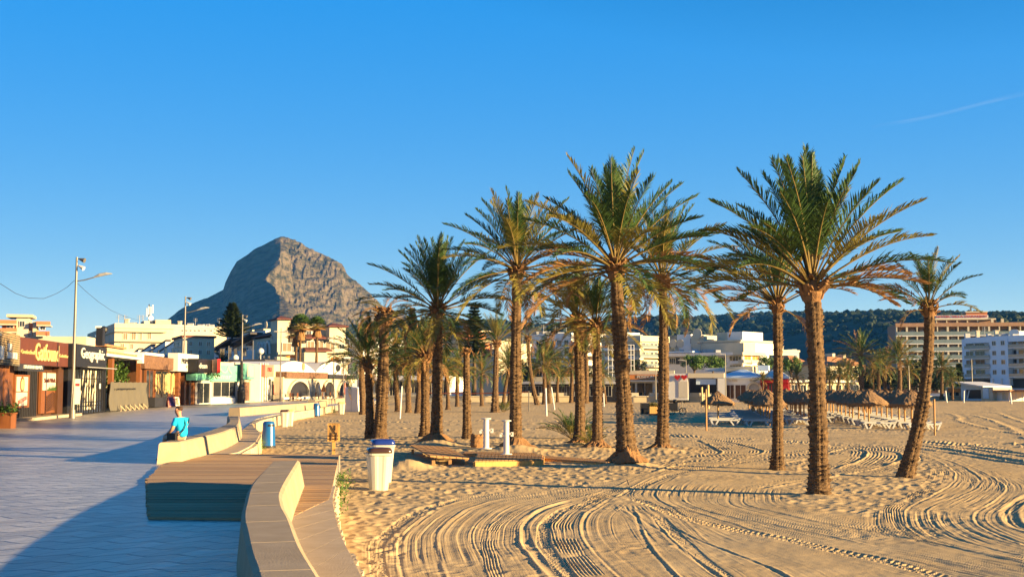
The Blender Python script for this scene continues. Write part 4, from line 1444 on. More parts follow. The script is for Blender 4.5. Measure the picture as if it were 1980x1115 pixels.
# -- corner shop with slatted sign (cut by the frame)
f = Fac((-90, 50), (27, 65))
r = bld('shop', 'orange wooden shop front with slatted tan sign, first on the left', 'shop', f.pt(f.L / 2), GS)
body(r, quad1(f, 9), -1, 4.3, M['brown'])
f.part('sign', M['canvas'], r, -88, 37, 652, 706, 0.05, 0.7, ref=20)
mb = MB()
for k_ in range(14):
    z0 = f.z(20, 706) + k_ * 0.105
    f.ubox(mb, f.u(-88, 0.75), f.u(36, 0.75), z0 + 0.02, z0 + 0.085, 0.7, 0.75)
mb.build('slats', M['tan'], r)
for a, b_, c, d in ((14, 21, 664, 677), (13, 32, 681, 693), (-8, 6, 668, 694)):
    f.part('lettering', M['sign'], r, a, b_, c, d, 0.75, 0.79)
mb = MB()
for k_ in range(7):
    u0 = f.u(-60) + (f.u(22) - f.u(-60)) * k_ / 7
    f.ubox(mb, u0, u0 + (f.u(22) - f.u(-60)) / 7 - 0.05, 0.0, f.z(10, 706), 0.0, 0.12 + 0.03 * (k_ % 2))
mb.build('wood_panel', M['wood'], r)
# planter in front
def planter(label, px0, px1, D, ztop, m, rzf, seed, plant=True):
    f_ = Fac((px0, D), (px1, D))
    r_ = thing('planter', f_.pt(f_.L / 2, 0, 0), label, 'planter')
    mb_ = MB()
    f_.ubox(mb_, 0, f_.L, 0.0, ztop, -0.6, 0)
    f_.ubox(mb_, -0.04, f_.L + 0.04, ztop, ztop + 0.06, -0.64, 0.04)
    mb_.build('box', m, r_)
    q = random.Random(seed)
    mb_ = MB()
    for k_ in range(420):
        p = f_.pt(q.uniform(-0.1, f_.L + 0.1), q.uniform(-0.7, 0.1), ztop + 0.06 + abs(q.gauss(0, 0.17)))
        d = Vector((q.gauss(0, 1), q.gauss(0, 1), q.gauss(0.4, 1))).normalized() * q.uniform(0.1, 0.22)
        w_ = d.cross(Vector((0.3, 0.2, 1))).normalized() * 0.05
        mb_.add([p, p + d * .5 + w_, p + d, p + d * .5 - w_], [(0, 1, 2, 3)])
    mb_.build('plants', M['treefol'], r_)
planter('orange wooden planter with low green plants before the first shop', -30, 23, 54, 0.62, M['wood'], 0, 3)

# -- brown restaurant
f = Fac((27, 66), (131, 78))
r = bld('restaurant', 'dark brown restaurant front with large pale gold name sign and wooden door', 'restaurant', f.pt(f.L / 2), GS)
body(r, quad1(f, 10), -1, f.z(80, 660), M['darkwood'])
f.part('fascia', M['brown'], r, 27.5, 130, 657, 706, 0.0, 0.9, ref=80)
f.part('step', M['ledge'], r, 22, 128, 0, 0, 0, 0) if False else None
mb = MB()
f.ubox(mb, f.u(26), f.u(128), 0.0, 0.14, 0.0, 1.0)
mb.build('step', M['ledge'], r)
text(f, 'Gatfound', 66, 111, 665, 698, 0.9, M['gold'], r, ref=88, bold=0.012)
text(f, 'Creative food', 38, 64, 676, 684, 0.9, M['gold'], r, ref=51)
text(f, 'Cocktail bar', 112, 129, 685, 691, 0.9, M['gold'], r, ref=120)
sg = f.part('hanging_sign', M['dark'], r, 34, 84, 704, 717, 0.95, 1.15, ref=60)
text(f, 'SUSHI BAR', 44, 80, 706, 712.5, 1.15, M['sign'], sg, ref=60, bold=0.02)
mb = MB()
for px in np.linspace(30, 66, 12):
    u0 = f.u(px)
    f.ubox(mb, u0, u0 + 0.08, 0.14, f.z(60, 717), 0.02, 0.14)
mb.build('slat_screen', M['dark'], r)
bd = f.part('menu_board', M['wood'], r, 29, 57.5, 724, 788, 0.5, 0.62, ref=43)
f.part('menu_sheet', M['poster'], bd, 32.5, 54, 728, 756, 0.62, 0.64, ref=43)
f.part('menu_sheet', M['poster'], bd, 32, 53.5, 758, 784, 0.62, 0.64, ref=43)
mb = MB()
c = f.pt(f.u(43, 0.645), 0.645, f.z(43, 743, 0.645))
n_ = 16
for ra, mi in ((0.42, 0), (0.3, 1)):
    vs = [c + f.d * ra * math.cos(6.283 * i / n_) + Vector((0, 0, ra * math.sin(6.283 * i / n_))) + f.n * (0.01 * (1 + mi)) for i in range(n_)]
    mb.add(vs, [tuple(range(n_))], mi)
mb.build('dish_picture', [M['wood'], M['gold']], bd)
mb = MB()
p0, p1 = f.pt(f.u(36, 0.66), 0.66, f.z(43, 776)), f.pt(f.u(51, 0.66), 0.66, f.z(43, 768))
mb.tube([p0, p1], 0.1, 6)
mb.build('dish_picture', M['pink'], bd)
dr = f.part('door', M['wood'], r, 80, 110.5, 719, 798, 0.05, 0.2, ref=95)
f.part('poster', M['poster'], dr, 83, 107.5, 721, 754, 0.2, 0.23, ref=95)
text(f, 'Sushi Wok', 85, 106, 731, 739, 0.235, M['brown'], dr, ref=95)
mb = MB()
q = random.Random(4)
for k_ in range(26):
    u_ = f.u(84) + (f.u(106.5) - f.u(84)) * k_ / 25
    p = f.pt(u_, 0.25, f.z(95, 754.5))
    mb.add([p - f.d * 0.09, p + f.d * 0.09, p + Vector((q.uniform(-.1, .1), 0, q.uniform(.2, .42)))], [(0, 1, 2)])
mb.build('leaf_print', M['treefol'], dr)
mb = MB()
uc, hw_ = (f.u(83) + f.u(107.5)) / 2, (f.u(107.5) - f.u(83)) / 2
zb, zt = f.z(95, 795), f.z(95, 757)
for k_ in range(9):
    z0 = zb - 0.35 + k_ * (zt - zb) / 8
    for sg_ in (-1, 1):
        a, b_ = f.pt(uc, 0.205, z0 + 0.45), f.pt(uc + sg_ * hw_, 0.205, z0)
        za = [max(zb, min(zt, zz)) for zz in (a.z, b_.z, b_.z + 0.09, a.z + 0.09)]
        mb.hexa([(a.x, a.y, za[0]), (b_.x, b_.y, za[1]), (b_.x, b_.y, za[2]), (a.x, a.y, za[3])], [(a.x + f.n.x * .03, a.y + f.n.y * .03, za[0]), (b_.x + f.n.x * .03, b_.y + f.n.y * .03, za[1]), (b_.x + f.n.x * .03, b_.y + f.n.y * .03, za[2]), (a.x + f.n.x * .03, a.y + f.n.y * .03, za[3])])
mb.build('chevron_boards', M['darkwood'], dr)
f.part('pilaster', M['darkwood'], r, 112, 122, 708, 799, 0.0, 0.35, ref=117)
f.part('pilaster', M['black'], r, 131, 141, 664, 803, -0.3, 0.5, ref=136)

# -- black shop
f = Fac((141, 77), (205, 87))
r = bld('shop', 'black shop front with large white and gold name above barred windows', 'shop', f.pt(f.L / 2), GS)
body(r, quad1(f, 9), -1, f.z(172, 668), M['black'])
f.part('fascia', M['black'], r, 146, 204.5, 668, 710, 0.0, 0.7, ref=172)
mb = MB()
f.ubox(mb, f.u(146), f.u(204.5), f.z(172, 711.5), f.z(172, 710), 0.0, 0.75)
mb.build('trim', M['grey'], r)
text(f, 'Geographic', 155, 200, 674, 700, 0.7, M['sign'], r, ref=176, bold=0.008)
gl = f.part('window', M['glass'], r, 149, 197, 714, 798, 0.0, 0.06, ref=172)
mb = MB()
for px in np.linspace(149, 197, 11):
    f.ubox(mb, f.u(px), f.u(px) + 0.06, 0.05, f.z(172, 714), 0.1, 0.16)
for py in (714, 731, 776, 783, 797):
    f.ubox(mb, f.u(149), f.u(197), f.z(172, py) - 0.05, f.z(172, py), 0.08, 0.14)
mb.build('bars', M['black'], gl)
q = random.Random(6)
mb = MB()
for k_ in range(9):
    u0 = q.uniform(f.u(152), f.u(185))
    pts = [f.pt(u0 + 0.5 * math.sin(j * .7 + k_) * .5 + j * 0.12, 0.075, 0.3 + j * 0.42) for j in range(7)]
    mb.tube(pts, 0.05, 4)
mb.build('curtain_print', M['cream2'], gl)
bd = f.part('menu_board', M['poster'], r, 145, 155.5, 732, 781, 0.5, 0.56, ref=150)
mb = MB()
f.box(mb, 146, 154, 741, 746, 0.56, 0.575, ref=150)
mb.build('menu_print', M['red'], bd)
f.part('notice', M['sign'], r, 192.5, 195, 741, 751, 0.17, 0.2)
f.part('flue', M['black'], r, 196, 200.5, 634, 668, -3, -2.5)
mb = MB()
mb.blob(f.pt(f.u(198.3, -2.75), -2.75, f.z(198, 637, -2.75)), 0.3, 3, 2, 0.1)
mb.build('flue_cowl', M['black'], r)
f.part('parapet_block', M['cream2'], r, 164, 182, 652, 668, -5, -2)
f.part('roof_sign', M['white'], r, 191, 197, 631, 635, -4, -3.6)

# -- screened terrace
f = Fac((206, 88), (277, 103))
r = bld('terrace', 'restaurant terrace closed off by a sagging grey canvas, plants behind it', 'terrace', f.pt(f.L / 2), GS)
body(r, quad1(Fac((206, 98), (277, 112)), 6), -1, f.z(240, 700), M['cream'])
f.part('canopy', M['white'], r, 205, 277, 687, 692, -6, 0.5, ref=240)
f.part('roof', M['terra'], r, 205, 275, 683, 687, -6.5, 0.2, ref=240)
f.part('gable', M['cream'], r, 206, 240, 672, 683, -6, -4, ref=223)
f.part('tile_ridge', M['terra'], r, 204, 243, 668, 672, -6.3, -3.7, ref=223)
for px in (216, 270):
    f.part('post', M['wood'], r, px, px + 4, 692, 788, -0.2, 0.1)
mb = MB()
nx, nz_ = 30, 12
us, ue = f.u(199), f.u(274)
vs = []
for j in range(nz_ + 1):
    for i in range(nx + 1):
        u_ = us + (ue - us) * i / nx
        z_ = 0.08 + (f.z(238, 738) - 0.08) * j / nz_
        o_ = 0.45 + 0.07 * math.sin(u_ * 2.3 + j * .4) + 0.05 * math.sin(u_ * 5.1) * (1 - j / nz_) + 0.12 * (1 - j / nz_) ** 2
        if j == nz_:
            z_ -= 0.05 * abs(math.sin(u_ * 1.4))
        vs.append(f.pt(u_, o_, z_))
for v in list(vs):
    vs.append(v - f.n * 0.03)
N_ = (nx + 1) * (nz_ + 1)
fs = []
for j in range(nz_):
    for i in range(nx):
        a = j * (nx + 1) + i
        fs += [(a, a + 1, a + nx + 2, a + nx + 1), (N_ + a + nx + 1, N_ + a + nx + 2, N_ + a + 1, N_ + a)]
mb.add(vs, fs)
mb.build('canvas_screen', M['canvas'], r, smooth=True)
text(f, 'TERRAZA DEL MAR', 226, 262, 750, 753, 0.62, M['dark'], r, ref=244)
q = random.Random(8)
mb = MB()
for k_ in range(1500):
    t_ = q.random()
    c = Vector((f.u(238) + (f.u(262) - f.u(238)) * t_, q.uniform(-2.6, -0.4), f.z(250, 724) + q.gauss(0, 0.55)))
    p = f.pt(c.x, c.y, min(c.z, f.z(250, 695)))
    d = Vector((q.gauss(0, 1), q.gauss(0, 1), q.gauss(0, 1))).normalized() * q.uniform(0.2, 0.42)
    w_ = d.cross(Vector((.2, .4, 1))).normalized() * 0.08
    mb.add([p, p + d * .5 + w_, p + d, p + d * .5 - w_], [(0, 1, 2, 3)])
mb.build('plants', M['treefol'], r)
mb = MB()
for k_ in range(6):
    u0 = f.u(210) + k_ * 1.9
    mb.tube([f.pt(u0, 0.9, 0.05), f.pt(u0 + 0.7, 0.7, 0.42), f.pt(u0 + 1.3, 0.95, 0.05)], 0.05, 5)
mb.build('kerb_supports', M['concrete'], r)
f.part('pipe_post', M['white'], r, 274, 277.5, 683, 702, 0.2, 0.6)

# -- brown stone shop
f = Fac((278, 103), (343, 117))
r = bld('shop', 'shop with rough brown stone band above wooden framed windows', 'shop', f.pt(f.L / 2), GS)
body(r, quad1(f, 8), -1, f.z(310, 692), M['darkwood'])
f.part('stone_band', M['stonef'], r, 279, 342, 690, 714, 0.0, 0.5, ref=310)
f.part('parapet', M['whiteb'], r, 280, 326, 684, 689, -2.2, -0.4, ref=310)
for a, b_ in ((281, 295), (299, 325), (328, 341)):
    window(f, r, a, b_, 717, 783, 0.05, frame='wood', fw=0.16, ref=310)
mb = MB()
q = random.Random(3)
for k_ in range(26):
    px = q.uniform(300, 340)
    f.box(mb, px, px + 1.2, 722 + q.uniform(-3, 3), 755 + q.uniform(-8, 8), 0.1, 0.14, ref=310)
mb.build('bamboo_blind', M['gold'], r)
f.part('bin_box', M['dark'], r, 300, 322, 768, 786, 0.2, 0.9, ref=311)

# -- white sign shop
f = Fac((343, 116), (383, 124))
r = bld('shop', 'narrow shop under a big plain white sign board beside a lamp post', 'shop', f.pt(f.L / 2), GS)
body(r, quad1(f, 8), -1, f.z(362, 690), M['brown'])
f.part('sign', M['sign'], r, 343, 383, 684, 718, 0.0, 0.9, ref=363)
text(f, 'PRIMENTAL', 350, 379, 694, 703, 0.9, M['dark'], r, ref=364)
text(f, 'CAFE', 359, 370, 707, 711, 0.9, M['wood'], r, ref=364)
for k_, px in enumerate((345, 356, 366, 374)):
    f.part('column', M['wood'], r, px, px + 4, 720, 782, 0.0, 0.35, ref=362)
window(f, r, 350, 380, 726, 780, -0.02, ref=365, fw=0.05)
# -- red and black sign shop
f = Fac((384, 122), (409, 127))
r = bld('shop', 'small shop with black and deep red box sign next to the mint shop', 'shop', f.pt(f.L / 2), GS)
body(r, quad1(f, 8), -1, f.z(396, 694), M['cream2'])
f.part('sign', M['black'], r, 383, 409, 694, 720, 0.3, 1.5, ref=396)
text(f, 'dean', 384, 399, 702, 712, 1.5, M['sign'], r, ref=396)
fr_ = Fac((408.5, 124), (419.5, 121))
fr_.part('red_sign', M['red'], r, 408.5, 419.5, 694, 721, -0.2, 0.1)
text(fr_, '!', 405.5, 408, 704, 715, 0.14, M['sign'], r) if False else None
f.part('awning', M['mint'], r, 378, 407, 722, 735, 0.1, 1.0, ref=392)
window(f, r, 380, 405, 740, 779, 0.0, ref=392)
mb = MB()
q = random.Random(5)
for k_ in range(300):
    p = f.pt(q.uniform(f.u(378), f.u(406)), 1.0 + q.uniform(-.1, .1), f.z(392, 724) + q.gauss(0, .18))
    d = Vector((q.gauss(0, 1), q.gauss(0, 1), q.gauss(0, 1))).normalized() * .2
    w_ = d.cross(Vector((.1, .3, 1))).normalized() * 0.06
    mb.add([p, p + d * .5 + w_, p + d, p + d * .5 - w_], [(0, 1, 2, 3)])
mb.build('ivy', M['treefol'], r)

# -- mint shop
f = Fac((408, 127), (472, 134))
f2 = Fac((472, 134), (506, 147))
r = bld('shop', 'mint green shop with white wave emblem and wide display window', 'shop', f.pt(f.L / 2), GS)
mb = MB()
mb.prism([(f.a.x, f.a.y), (f.b.x, f.b.y), (f2.b.x, f2.b.y), (f2.b.x - 14, f2.b.y + 6), (f.a.x - 12, f.a.y + 10)], -1, f.z(440, 700))
mb.build('wall', M['cream2'], r)
f.part('fascia', M['mint'], r, 408, 471.5, 706, 737, 0.0, 0.4, ref=440)
f2.part('fascia', M['mint'], r, 472.5, 492, 703, 733, 0.0, 0.4, ref=482)
f2.part('poster', M['poster'], r, 478, 490, 706, 728, 0.4, 0.45, ref=484)
text(f, 'mimar', 413, 446, 724, 731.5, 0.4, M['sign'], r, ref=430)
mb = MB()
def arcpt(px, py):
    return f.pt(f.u(px, 0.45), 0.45, f.z(432, py, 0.45))
mb.tube([arcpt(416, 720), arcpt(422, 719), arcpt(426, 714), arcpt(430, 719), arcpt(435, 720), arcpt(439, 716), arcpt(441, 708), arcpt(443, 716), arcpt(447, 721)], 0.06, 5)
mb.build('wave_emblem', M['sign'], r)
window(f, r, 411, 458, 738.5, 766, 0.02, ref=434, bars=2)
f.part('plinth', M['whiteb'], r, 408, 456, 769, 781, 0.0, 0.35, ref=434)
f.part('pillar', M['white'], r, 459, 463, 737, 778, 0.0, 0.3)
f2.part('door', M['stonef'], r, 473, 482, 738, 774, 0.0, 0.1)
f2.part('side_panel', M['cream2'], r, 484, 496, 735, 774, 0.0, 0.2)
# -- pale shop with pink sign
f = Fac((506, 147), (542, 152))
r = bld('shop', 'pale shop with square pink sign and posters, right of the mint shop', 'shop', f.pt(f.L / 2), GS)
body(r, quad1(f, 9), -1, f.z(520, 705), M['cream2'])
mb = MB()
for px in (495, 500, 505, 509):
    f.ubox(mb, f.u(px), f.u(px) + 0.25, 0, f.z(505, 702), 0.3, 0.5)
mb.build('slat_screen', M['sign'], r)
f.part('sign', M['pink'], r, 512, 529, 705, 728, 0.0, 0.8, ref=520)
text(f, 'nu', 517, 524, 710, 718, 0.8, M['red'], r, ref=520)
window(f, r, 513, 523, 732, 772, 0.05, ref=518)
f.part('poster', M['poster'], r, 512, 522, 744, 764, 0.2, 0.25)
f.part('poster', M['pink'], r, 530, 537, 743, 762, 0.2, 0.25)
f.part('door', M['glass'], r, 525, 529, 736, 774, 0.03, 0.1)
f.part('door', M['darkwood'], r, 538, 542, 736, 774, 0.03, 0.1)
fr2 = Fac((510, 158), (590, 172))
mb = MB()
fr2.box(mb, 512, 575, 696, 712, -5, 0, ref=545)
mb.build('slate_roof', M['slate'], r)

# -- white restaurant with arches
f = Fac((547, 150), (690, 182))
r = bld('restaurant', 'long white restaurant with round stone arches and two curved gable roofs', 'restaurant', f.pt(f.L / 2), GS)
body(r, quad1(f, 14), -1, f.z(620, 730), M['cream2'])
f.part('upper_wall', M['whiteb'], r, 552, 690, 722, 733, -9, -1.6, ref=620)
def curved_roof(px0, px1, pyt, pyb, m):
    mb_ = MB()
    n__ = 18
    top_, bot = [], []
    for i in range(n__ + 1):
        t_ = i / n__
        px = px0 + (px1 - px0) * t_
        k__ = 1 - abs(2 * t_ - 1) ** 2.2
        z_ = f.z((px0 + px1) / 2, pyb) + (f.z((px0 + px1) / 2, pyt) - f.z((px0 + px1) / 2, pyb)) * k__
        top_.append((px, z_))
    vs_ = []
    for o_ in (-1.5, -9):
        for px, z_ in top_:
            vs_.append(f.pt(f.u(px), o_, z_))
        for px, z_ in top_:
            vs_.append(f.pt(f.u(px), o_, f.z((px0 + px1) / 2, pyb) - 0.1))
    n2_ = n__ + 1
    fs_ = []
    for i in range(n__):
        fs_ += [(n2_ + i, n2_ + i + 1, i + 1, i), (i, i + 1, 2 * n2_ + i + 1, 2 * n2_ + i), (2 * n2_ + i, 2 * n2_ + i + 1, 3 * n2_ + i + 1, 3 * n2_ + i)]
    mb_.add(vs_, fs_)
    return mb_.build('gable', m, r)
curved_roof(551, 634, 698, 722, M['whiteb'])
curved_roof(628, 694, 699, 724, M['white'])
f.part('flower_band', M['stonef'], r, 554, 634, 719.5, 731, -1.4, 0.3, ref=600)
f.part('dark_band', M['dark'], r, 636, 690, 724, 732, -1.4, 0.3, ref=660)  # plain dark band across the right part of the front
def disc(f_, px, py, rad, o_, m, parent, sq=1.0, name='emblem'):
    mb_ = MB()
    c_ = f_.pt(f_.u(px, o_), o_, f_.z(px, py, o_))
    vs_ = [c_ + f_.d * rad * math.cos(6.283 * i / 20) + Vector((0, 0, rad * sq * math.sin(6.283 * i / 20))) for i in range(20)]
    vs_ += [v - f_.n * 0.1 for v in vs_]
    mb_.add(vs_, [tuple(range(20)), tuple(range(39, 19, -1))] + [(i, (i + 1) % 20, 20 + (i + 1) % 20, 20 + i) for i in range(20)])
    return mb_.build(name, m, parent)
disc(f, 587, 708, 0.5, -1.38, M['tan'], r)
disc(f, 654, 711, 1.0, -1.38, M['dark'], r, 0.5)
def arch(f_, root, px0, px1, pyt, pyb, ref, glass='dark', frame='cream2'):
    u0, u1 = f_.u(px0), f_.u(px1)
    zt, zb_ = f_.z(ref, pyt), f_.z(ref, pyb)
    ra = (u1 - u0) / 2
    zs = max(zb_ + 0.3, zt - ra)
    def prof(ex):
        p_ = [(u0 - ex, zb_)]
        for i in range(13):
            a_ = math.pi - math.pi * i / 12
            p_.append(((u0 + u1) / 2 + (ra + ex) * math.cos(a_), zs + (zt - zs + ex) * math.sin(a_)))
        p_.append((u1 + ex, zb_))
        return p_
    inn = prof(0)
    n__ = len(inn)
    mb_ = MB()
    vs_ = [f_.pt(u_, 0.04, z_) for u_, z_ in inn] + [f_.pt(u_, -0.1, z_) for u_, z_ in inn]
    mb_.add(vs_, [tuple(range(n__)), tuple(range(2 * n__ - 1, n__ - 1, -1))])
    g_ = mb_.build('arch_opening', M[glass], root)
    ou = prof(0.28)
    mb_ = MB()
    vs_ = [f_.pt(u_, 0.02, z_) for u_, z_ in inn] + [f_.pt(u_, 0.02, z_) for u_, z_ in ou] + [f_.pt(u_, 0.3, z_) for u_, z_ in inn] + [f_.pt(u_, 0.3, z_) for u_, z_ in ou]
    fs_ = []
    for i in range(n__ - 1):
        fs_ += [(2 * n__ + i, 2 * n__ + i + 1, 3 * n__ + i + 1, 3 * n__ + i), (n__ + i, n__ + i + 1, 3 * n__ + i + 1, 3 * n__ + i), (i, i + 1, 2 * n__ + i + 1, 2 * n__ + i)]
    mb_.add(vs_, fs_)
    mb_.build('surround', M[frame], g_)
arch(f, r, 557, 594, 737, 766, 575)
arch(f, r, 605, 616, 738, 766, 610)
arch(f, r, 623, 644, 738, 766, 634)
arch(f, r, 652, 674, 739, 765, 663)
f.part('low_wall', M['whiteb'], r, 549, 600, 767, 771, 0.3, 0.6, ref=575)
for px in (563, 568, 577, 612, 626, 640, 656, 668):
    uu = f.u(px, 0.8)
    t_ = thing('terrace_chair', f.pt(uu, 0.8, 0), 'brown wooden terrace chair standing before the arches of the white restaurant', 'chair', 'terrace chairs of the white restaurant')
    mb = MB()
    f.ubox(mb, uu, uu + 0.5, 0.42, 0.47, 0.6, 1.05)
    mb.build('seat', M['wood'], t_)
    mb = MB()
    f.ubox(mb, uu, uu + 0.5, 0.5, 0.95, 0.6, 0.65)
    mb.build('backrest', M['wood'], t_)
    for du in (0.0, 0.45):
        for oo in (0.62, 1.0):
            mb = MB()
            f.ubox(mb, uu + du, uu + du + 0.05, 0, 0.42, oo, oo + 0.05)
            mb.build('leg', M['wood'], t_)
# closed terrace parasols and masts in front
def closed_parasol(label, px, D, pyt, pyb, m):
    b_ = XD(px, D)
    r_ = thing('closed_parasol', b_, label, 'parasol', 'closed parasols before the white restaurant')
    zt, zb_ = P(px, pyt, D).z, P(px, pyb, D).z
    mb_ = MB()
    mb_.tube([b_, b_ + Vector((0, 0, zt))], 0.05, 6)
    mb_.build('pole', M['white'], r_)
    mb_ = MB()
    mb_.lathe(b_, [(0.3, zb_), (0.34, zb_ + 0.2), (0.2, (zb_ + zt) / 2), (0.05, zt - 0.05)], 9)
    mb_.build('folded_cloth', m, r_)
closed_parasol('closed orange parasol before the second arch of the white restaurant', 626, 160, 741, 757, M['awning'])
closed_parasol('closed cream parasol left of the orange one at the white restaurant', 617, 161, 738, 760, M['poster'])
closed_parasol('closed pinkish parasol before the last arch of the white restaurant', 667, 168, 739, 762, M['pink'])
closed_parasol('closed pale parasol at the right end of the white restaurant', 681, 170, 738, 760, M['poster'])

# ================================================================== houses behind, left
GB = 'buildings behind the promenade'
# orange and cream flats, far left
fl, fr_ = corner(-60, -10, 97, 240, 16)
r = bld('apartment_building', 'cream and orange apartment block with balconies at the far left above the shops', 'building', fr_.pt(8), GB)
body(r, quad1(fr_, 10), -1, fr_.z(40, 650), M['cream'])
fr_.part('tower', M['cream2'], r, 28, 52, 613, 650, -7, -0.2, ref=40)
fr_.part('tower_cap', M['cream'], r, 8, 59, 607.5, 613, -7.5, 0.6, ref=40)
fr_.part('tower', M['cream'], r, 60, 67, 621, 652, -5, 0.4, ref=63)
for a, b_, c, d in ((-8, 27, 618, 626), (-8, 28, 634, 641), (67, 93, 621, 628), (67, 92, 640, 648)):
    fr_.part('balcony', M['orange'], r, a, b_, c, d, 0.3, 1.8)
    fr_.part('balcony_slab', M['cream2'], r, a, b_ + 1, d, d + 2, -3, 1.9)
fr_.part('upper_wall', M['orange'], r, 0, 60, 624, 650, -6, -0.4, ref=40)
for a, b_, c, d in ((34, 44, 621, 631), (10, 22, 629, 634), (75, 84, 630, 637), (55, 58, 640, 648), (4, 12, 643, 648)):
    window(fr_, r, a, b_, c, d, -0.1)
# white flats with mast
fl, fr_ = corner(167, 219, 334, 232, 24)
r = bld('apartment_building', 'flat roofed white block with phone mast on its roof, shaded side to the left', 'building', fl.b, GB)
qd = quad2(fl, fr_)
zt = fr_.z(219, 634)
body(r, qd, -1, zt, M['cream2'])
mb = MB()
parapet(mb, qd, zt, 0.9, 0.25)
mb.build('parapet', M['cream2'], r)
for c, d in ((638, 641), (657, 660)):
    mb = MB()
    fl.box(mb, 166, 219, c, d, -0.2, 0.25, ref=219)
    fr_.box(mb, 219, 320, c, d, -0.2, 0.9, ref=219)
    mb.build('floor_band', M['cream'], r)
for px in (176, 184, 201, 209):
    fl.part('groove', M['grey'], r, px, px + 0.5, 628, 680, -0.05, 0.03, ref=219)
window(fl, r, 181, 186, 644, 654, ref=190)
for a, b_, c, d in ((236, 244, 644, 656), (252, 260, 642, 656), (268, 272, 641, 657), (284, 290, 641, 655), (232, 238, 664, 672), (250, 256, 664, 674)):
    window(fr_, r, a, b_, c, d, glass='shutter', ref=219 + (a - 219) * .4)
fr_.part('roof_house', M['cream2'], r, 276, 294, 620, 632, -9, -4, ref=285)
fr_.part('roof_house', M['cream'], r, 298, 328, 618, 632, -10, -3, ref=313)
mast = fr_.part('mast', M['dark'], r, 284, 286, 588, 622, -6.2, -6.0, ref=285)
for px, dy in ((279.5, 4), (283, 0), (287.5, 1), (291, -3)):
    fr_.part('antenna_panel', M['white'], mast, px, px + 2.4, 592 + dy, 608 + dy, -6.4, -5.9, ref=285)
disc(fr_, 289, 615, 0.5, -5.5, M['white'], mast, name='dish')
# generic stepped terrace houses
def stepped(label, shade, lit, steps, m_lit, m_sh, tilem='tile', name='terraced_house', group=GB):
    """shade: left facade ((px,D),(px,D)); lit: right facade; steps: (px0, px1, pytop) rising blocks along the shaded facade"""
    fl_, fr2_ = corner(*shade)
    r_ = bld(name, label, 'houses', fl_.b, group)
    return r_, fl_, fr2_
# white terraces with dark sloping roofs
def terraces(label, blocks, group=GB):
    r_ = None
    for i_, (pl, pc, pr, D_b, pyt, drop, lit_m, rows_) in enumerate(blocks):
        fl_, fr2 = corner(pl, pc, pr, D_b, 34)
        if r_ is None:
            r_ = bld('terraced_house', label, 'houses', fl_.b, group)
        q_ = quad2(fl_, fr2)
        zt_ = fl_.z(pc, pyt)
        zl_ = zt_ - drop
        tops = [zl_, zt_, zt_, zl_]
        mb_ = MB()
        mb_.hexa([(p[0], p[1], -1) for p in q_], [(p[0], p[1], z_) for p, z_ in zip(q_, tops)])
        w_ = mb_.build('wall', M[lit_m], r_)
        c_ = sum((Vector((p[0], p[1], 0)) for p in q_), Vector()) / 4
        lo_ = []
        for p, z_ in zip(q_, tops):
            d_ = Vector((p[0] - c_.x, p[1] - c_.y, 0))
            e_ = c_ + d_ * (1 + 0.35 / d_.length)
            lo_.append((e_.x, e_.y, z_ + 0.03))
        mb_ = MB()
        mb_.hexa(lo_, [(x, y, z_ + 0.3) for x, y, z_ in lo_])
        mb_.build('roof', M['slate' if drop > 0.6 else 'tile'], w_)
        for py_ in rows_:
            for t_ in (0.3, 0.68):
                px = pl + (pc - pl) * t_
                window(fl_, r_, px - 2.5, px + 2.5, py_, py_ + 9, 0, ref=pc - 4)
            px = pc + (pr - pc) * 0.5
            if pr - pc > 12:
                for t_ in (0.2, 0.5, 0.76):
                    px = pc + (pr - pc) * t_
                    window(fr2, r_, px, px + 6, py_, py_ + 8, 0, ref=pc + 4, glass='shutter' if t_ == 0.5 else 'glass')
    return r_
r = terraces('white stepped terraces with dark sloping roofs, cream gable end to the right', (
 (244, 266, 274, 222, 676, 1.6, 'whiteb', (690,)), (260, 290, 298, 214, 668, 1.8, 'whiteb', (682,)), (282, 318, 327, 206, 660, 2.0, 'whiteb', (676, 692)),
 (308, 346, 354, 198, 654, 2.0, 'whiteb', (672, 690)), (334, 352, 413, 190, 652, 0.3, 'cream2', (660, 676))))
r = terraces('shaded white terraced houses with dark roofs and round dishes, left of the villa', (
 (408, 434, 442, 230, 660, 1.6, 'whiteb', (672,)), (420, 456, 464, 222, 656, 1.8, 'whiteb', (668, 684)), (446, 482, 490, 214, 648, 1.8, 'whiteb', (664, 682)), (474, 506, 516, 206, 642, 1.0, 'whiteb', (656, 672, 688))))
f_ = corner(446, 482, 490, 214, 34)[0]
for px, py in ((450, 640), (459, 637), (466, 652)):
    disc(f_, px, py, 0.8, 0.2, M['cream2'], r, name='dish')
# long cream block behind
f = Fac((330, 300), (440, 315))
r = bld('apartment_building', 'long low cream block behind the stepped terraces, under the mountain', 'building', f.pt(f.L / 2), GB)
body(r, quad1(f, 10), -1, f.z(385, 633), M['cream'])
mb = MB()
parapet(mb, quad1(f, 10), f.z(385, 633), 0.4, 0.3)
mb.build('parapet', M['cream2'], r)
for px in (348, 356, 364, 372, 380, 392, 404, 416):
    window(f, r, px, px + 4, 637, 641, 0.0)
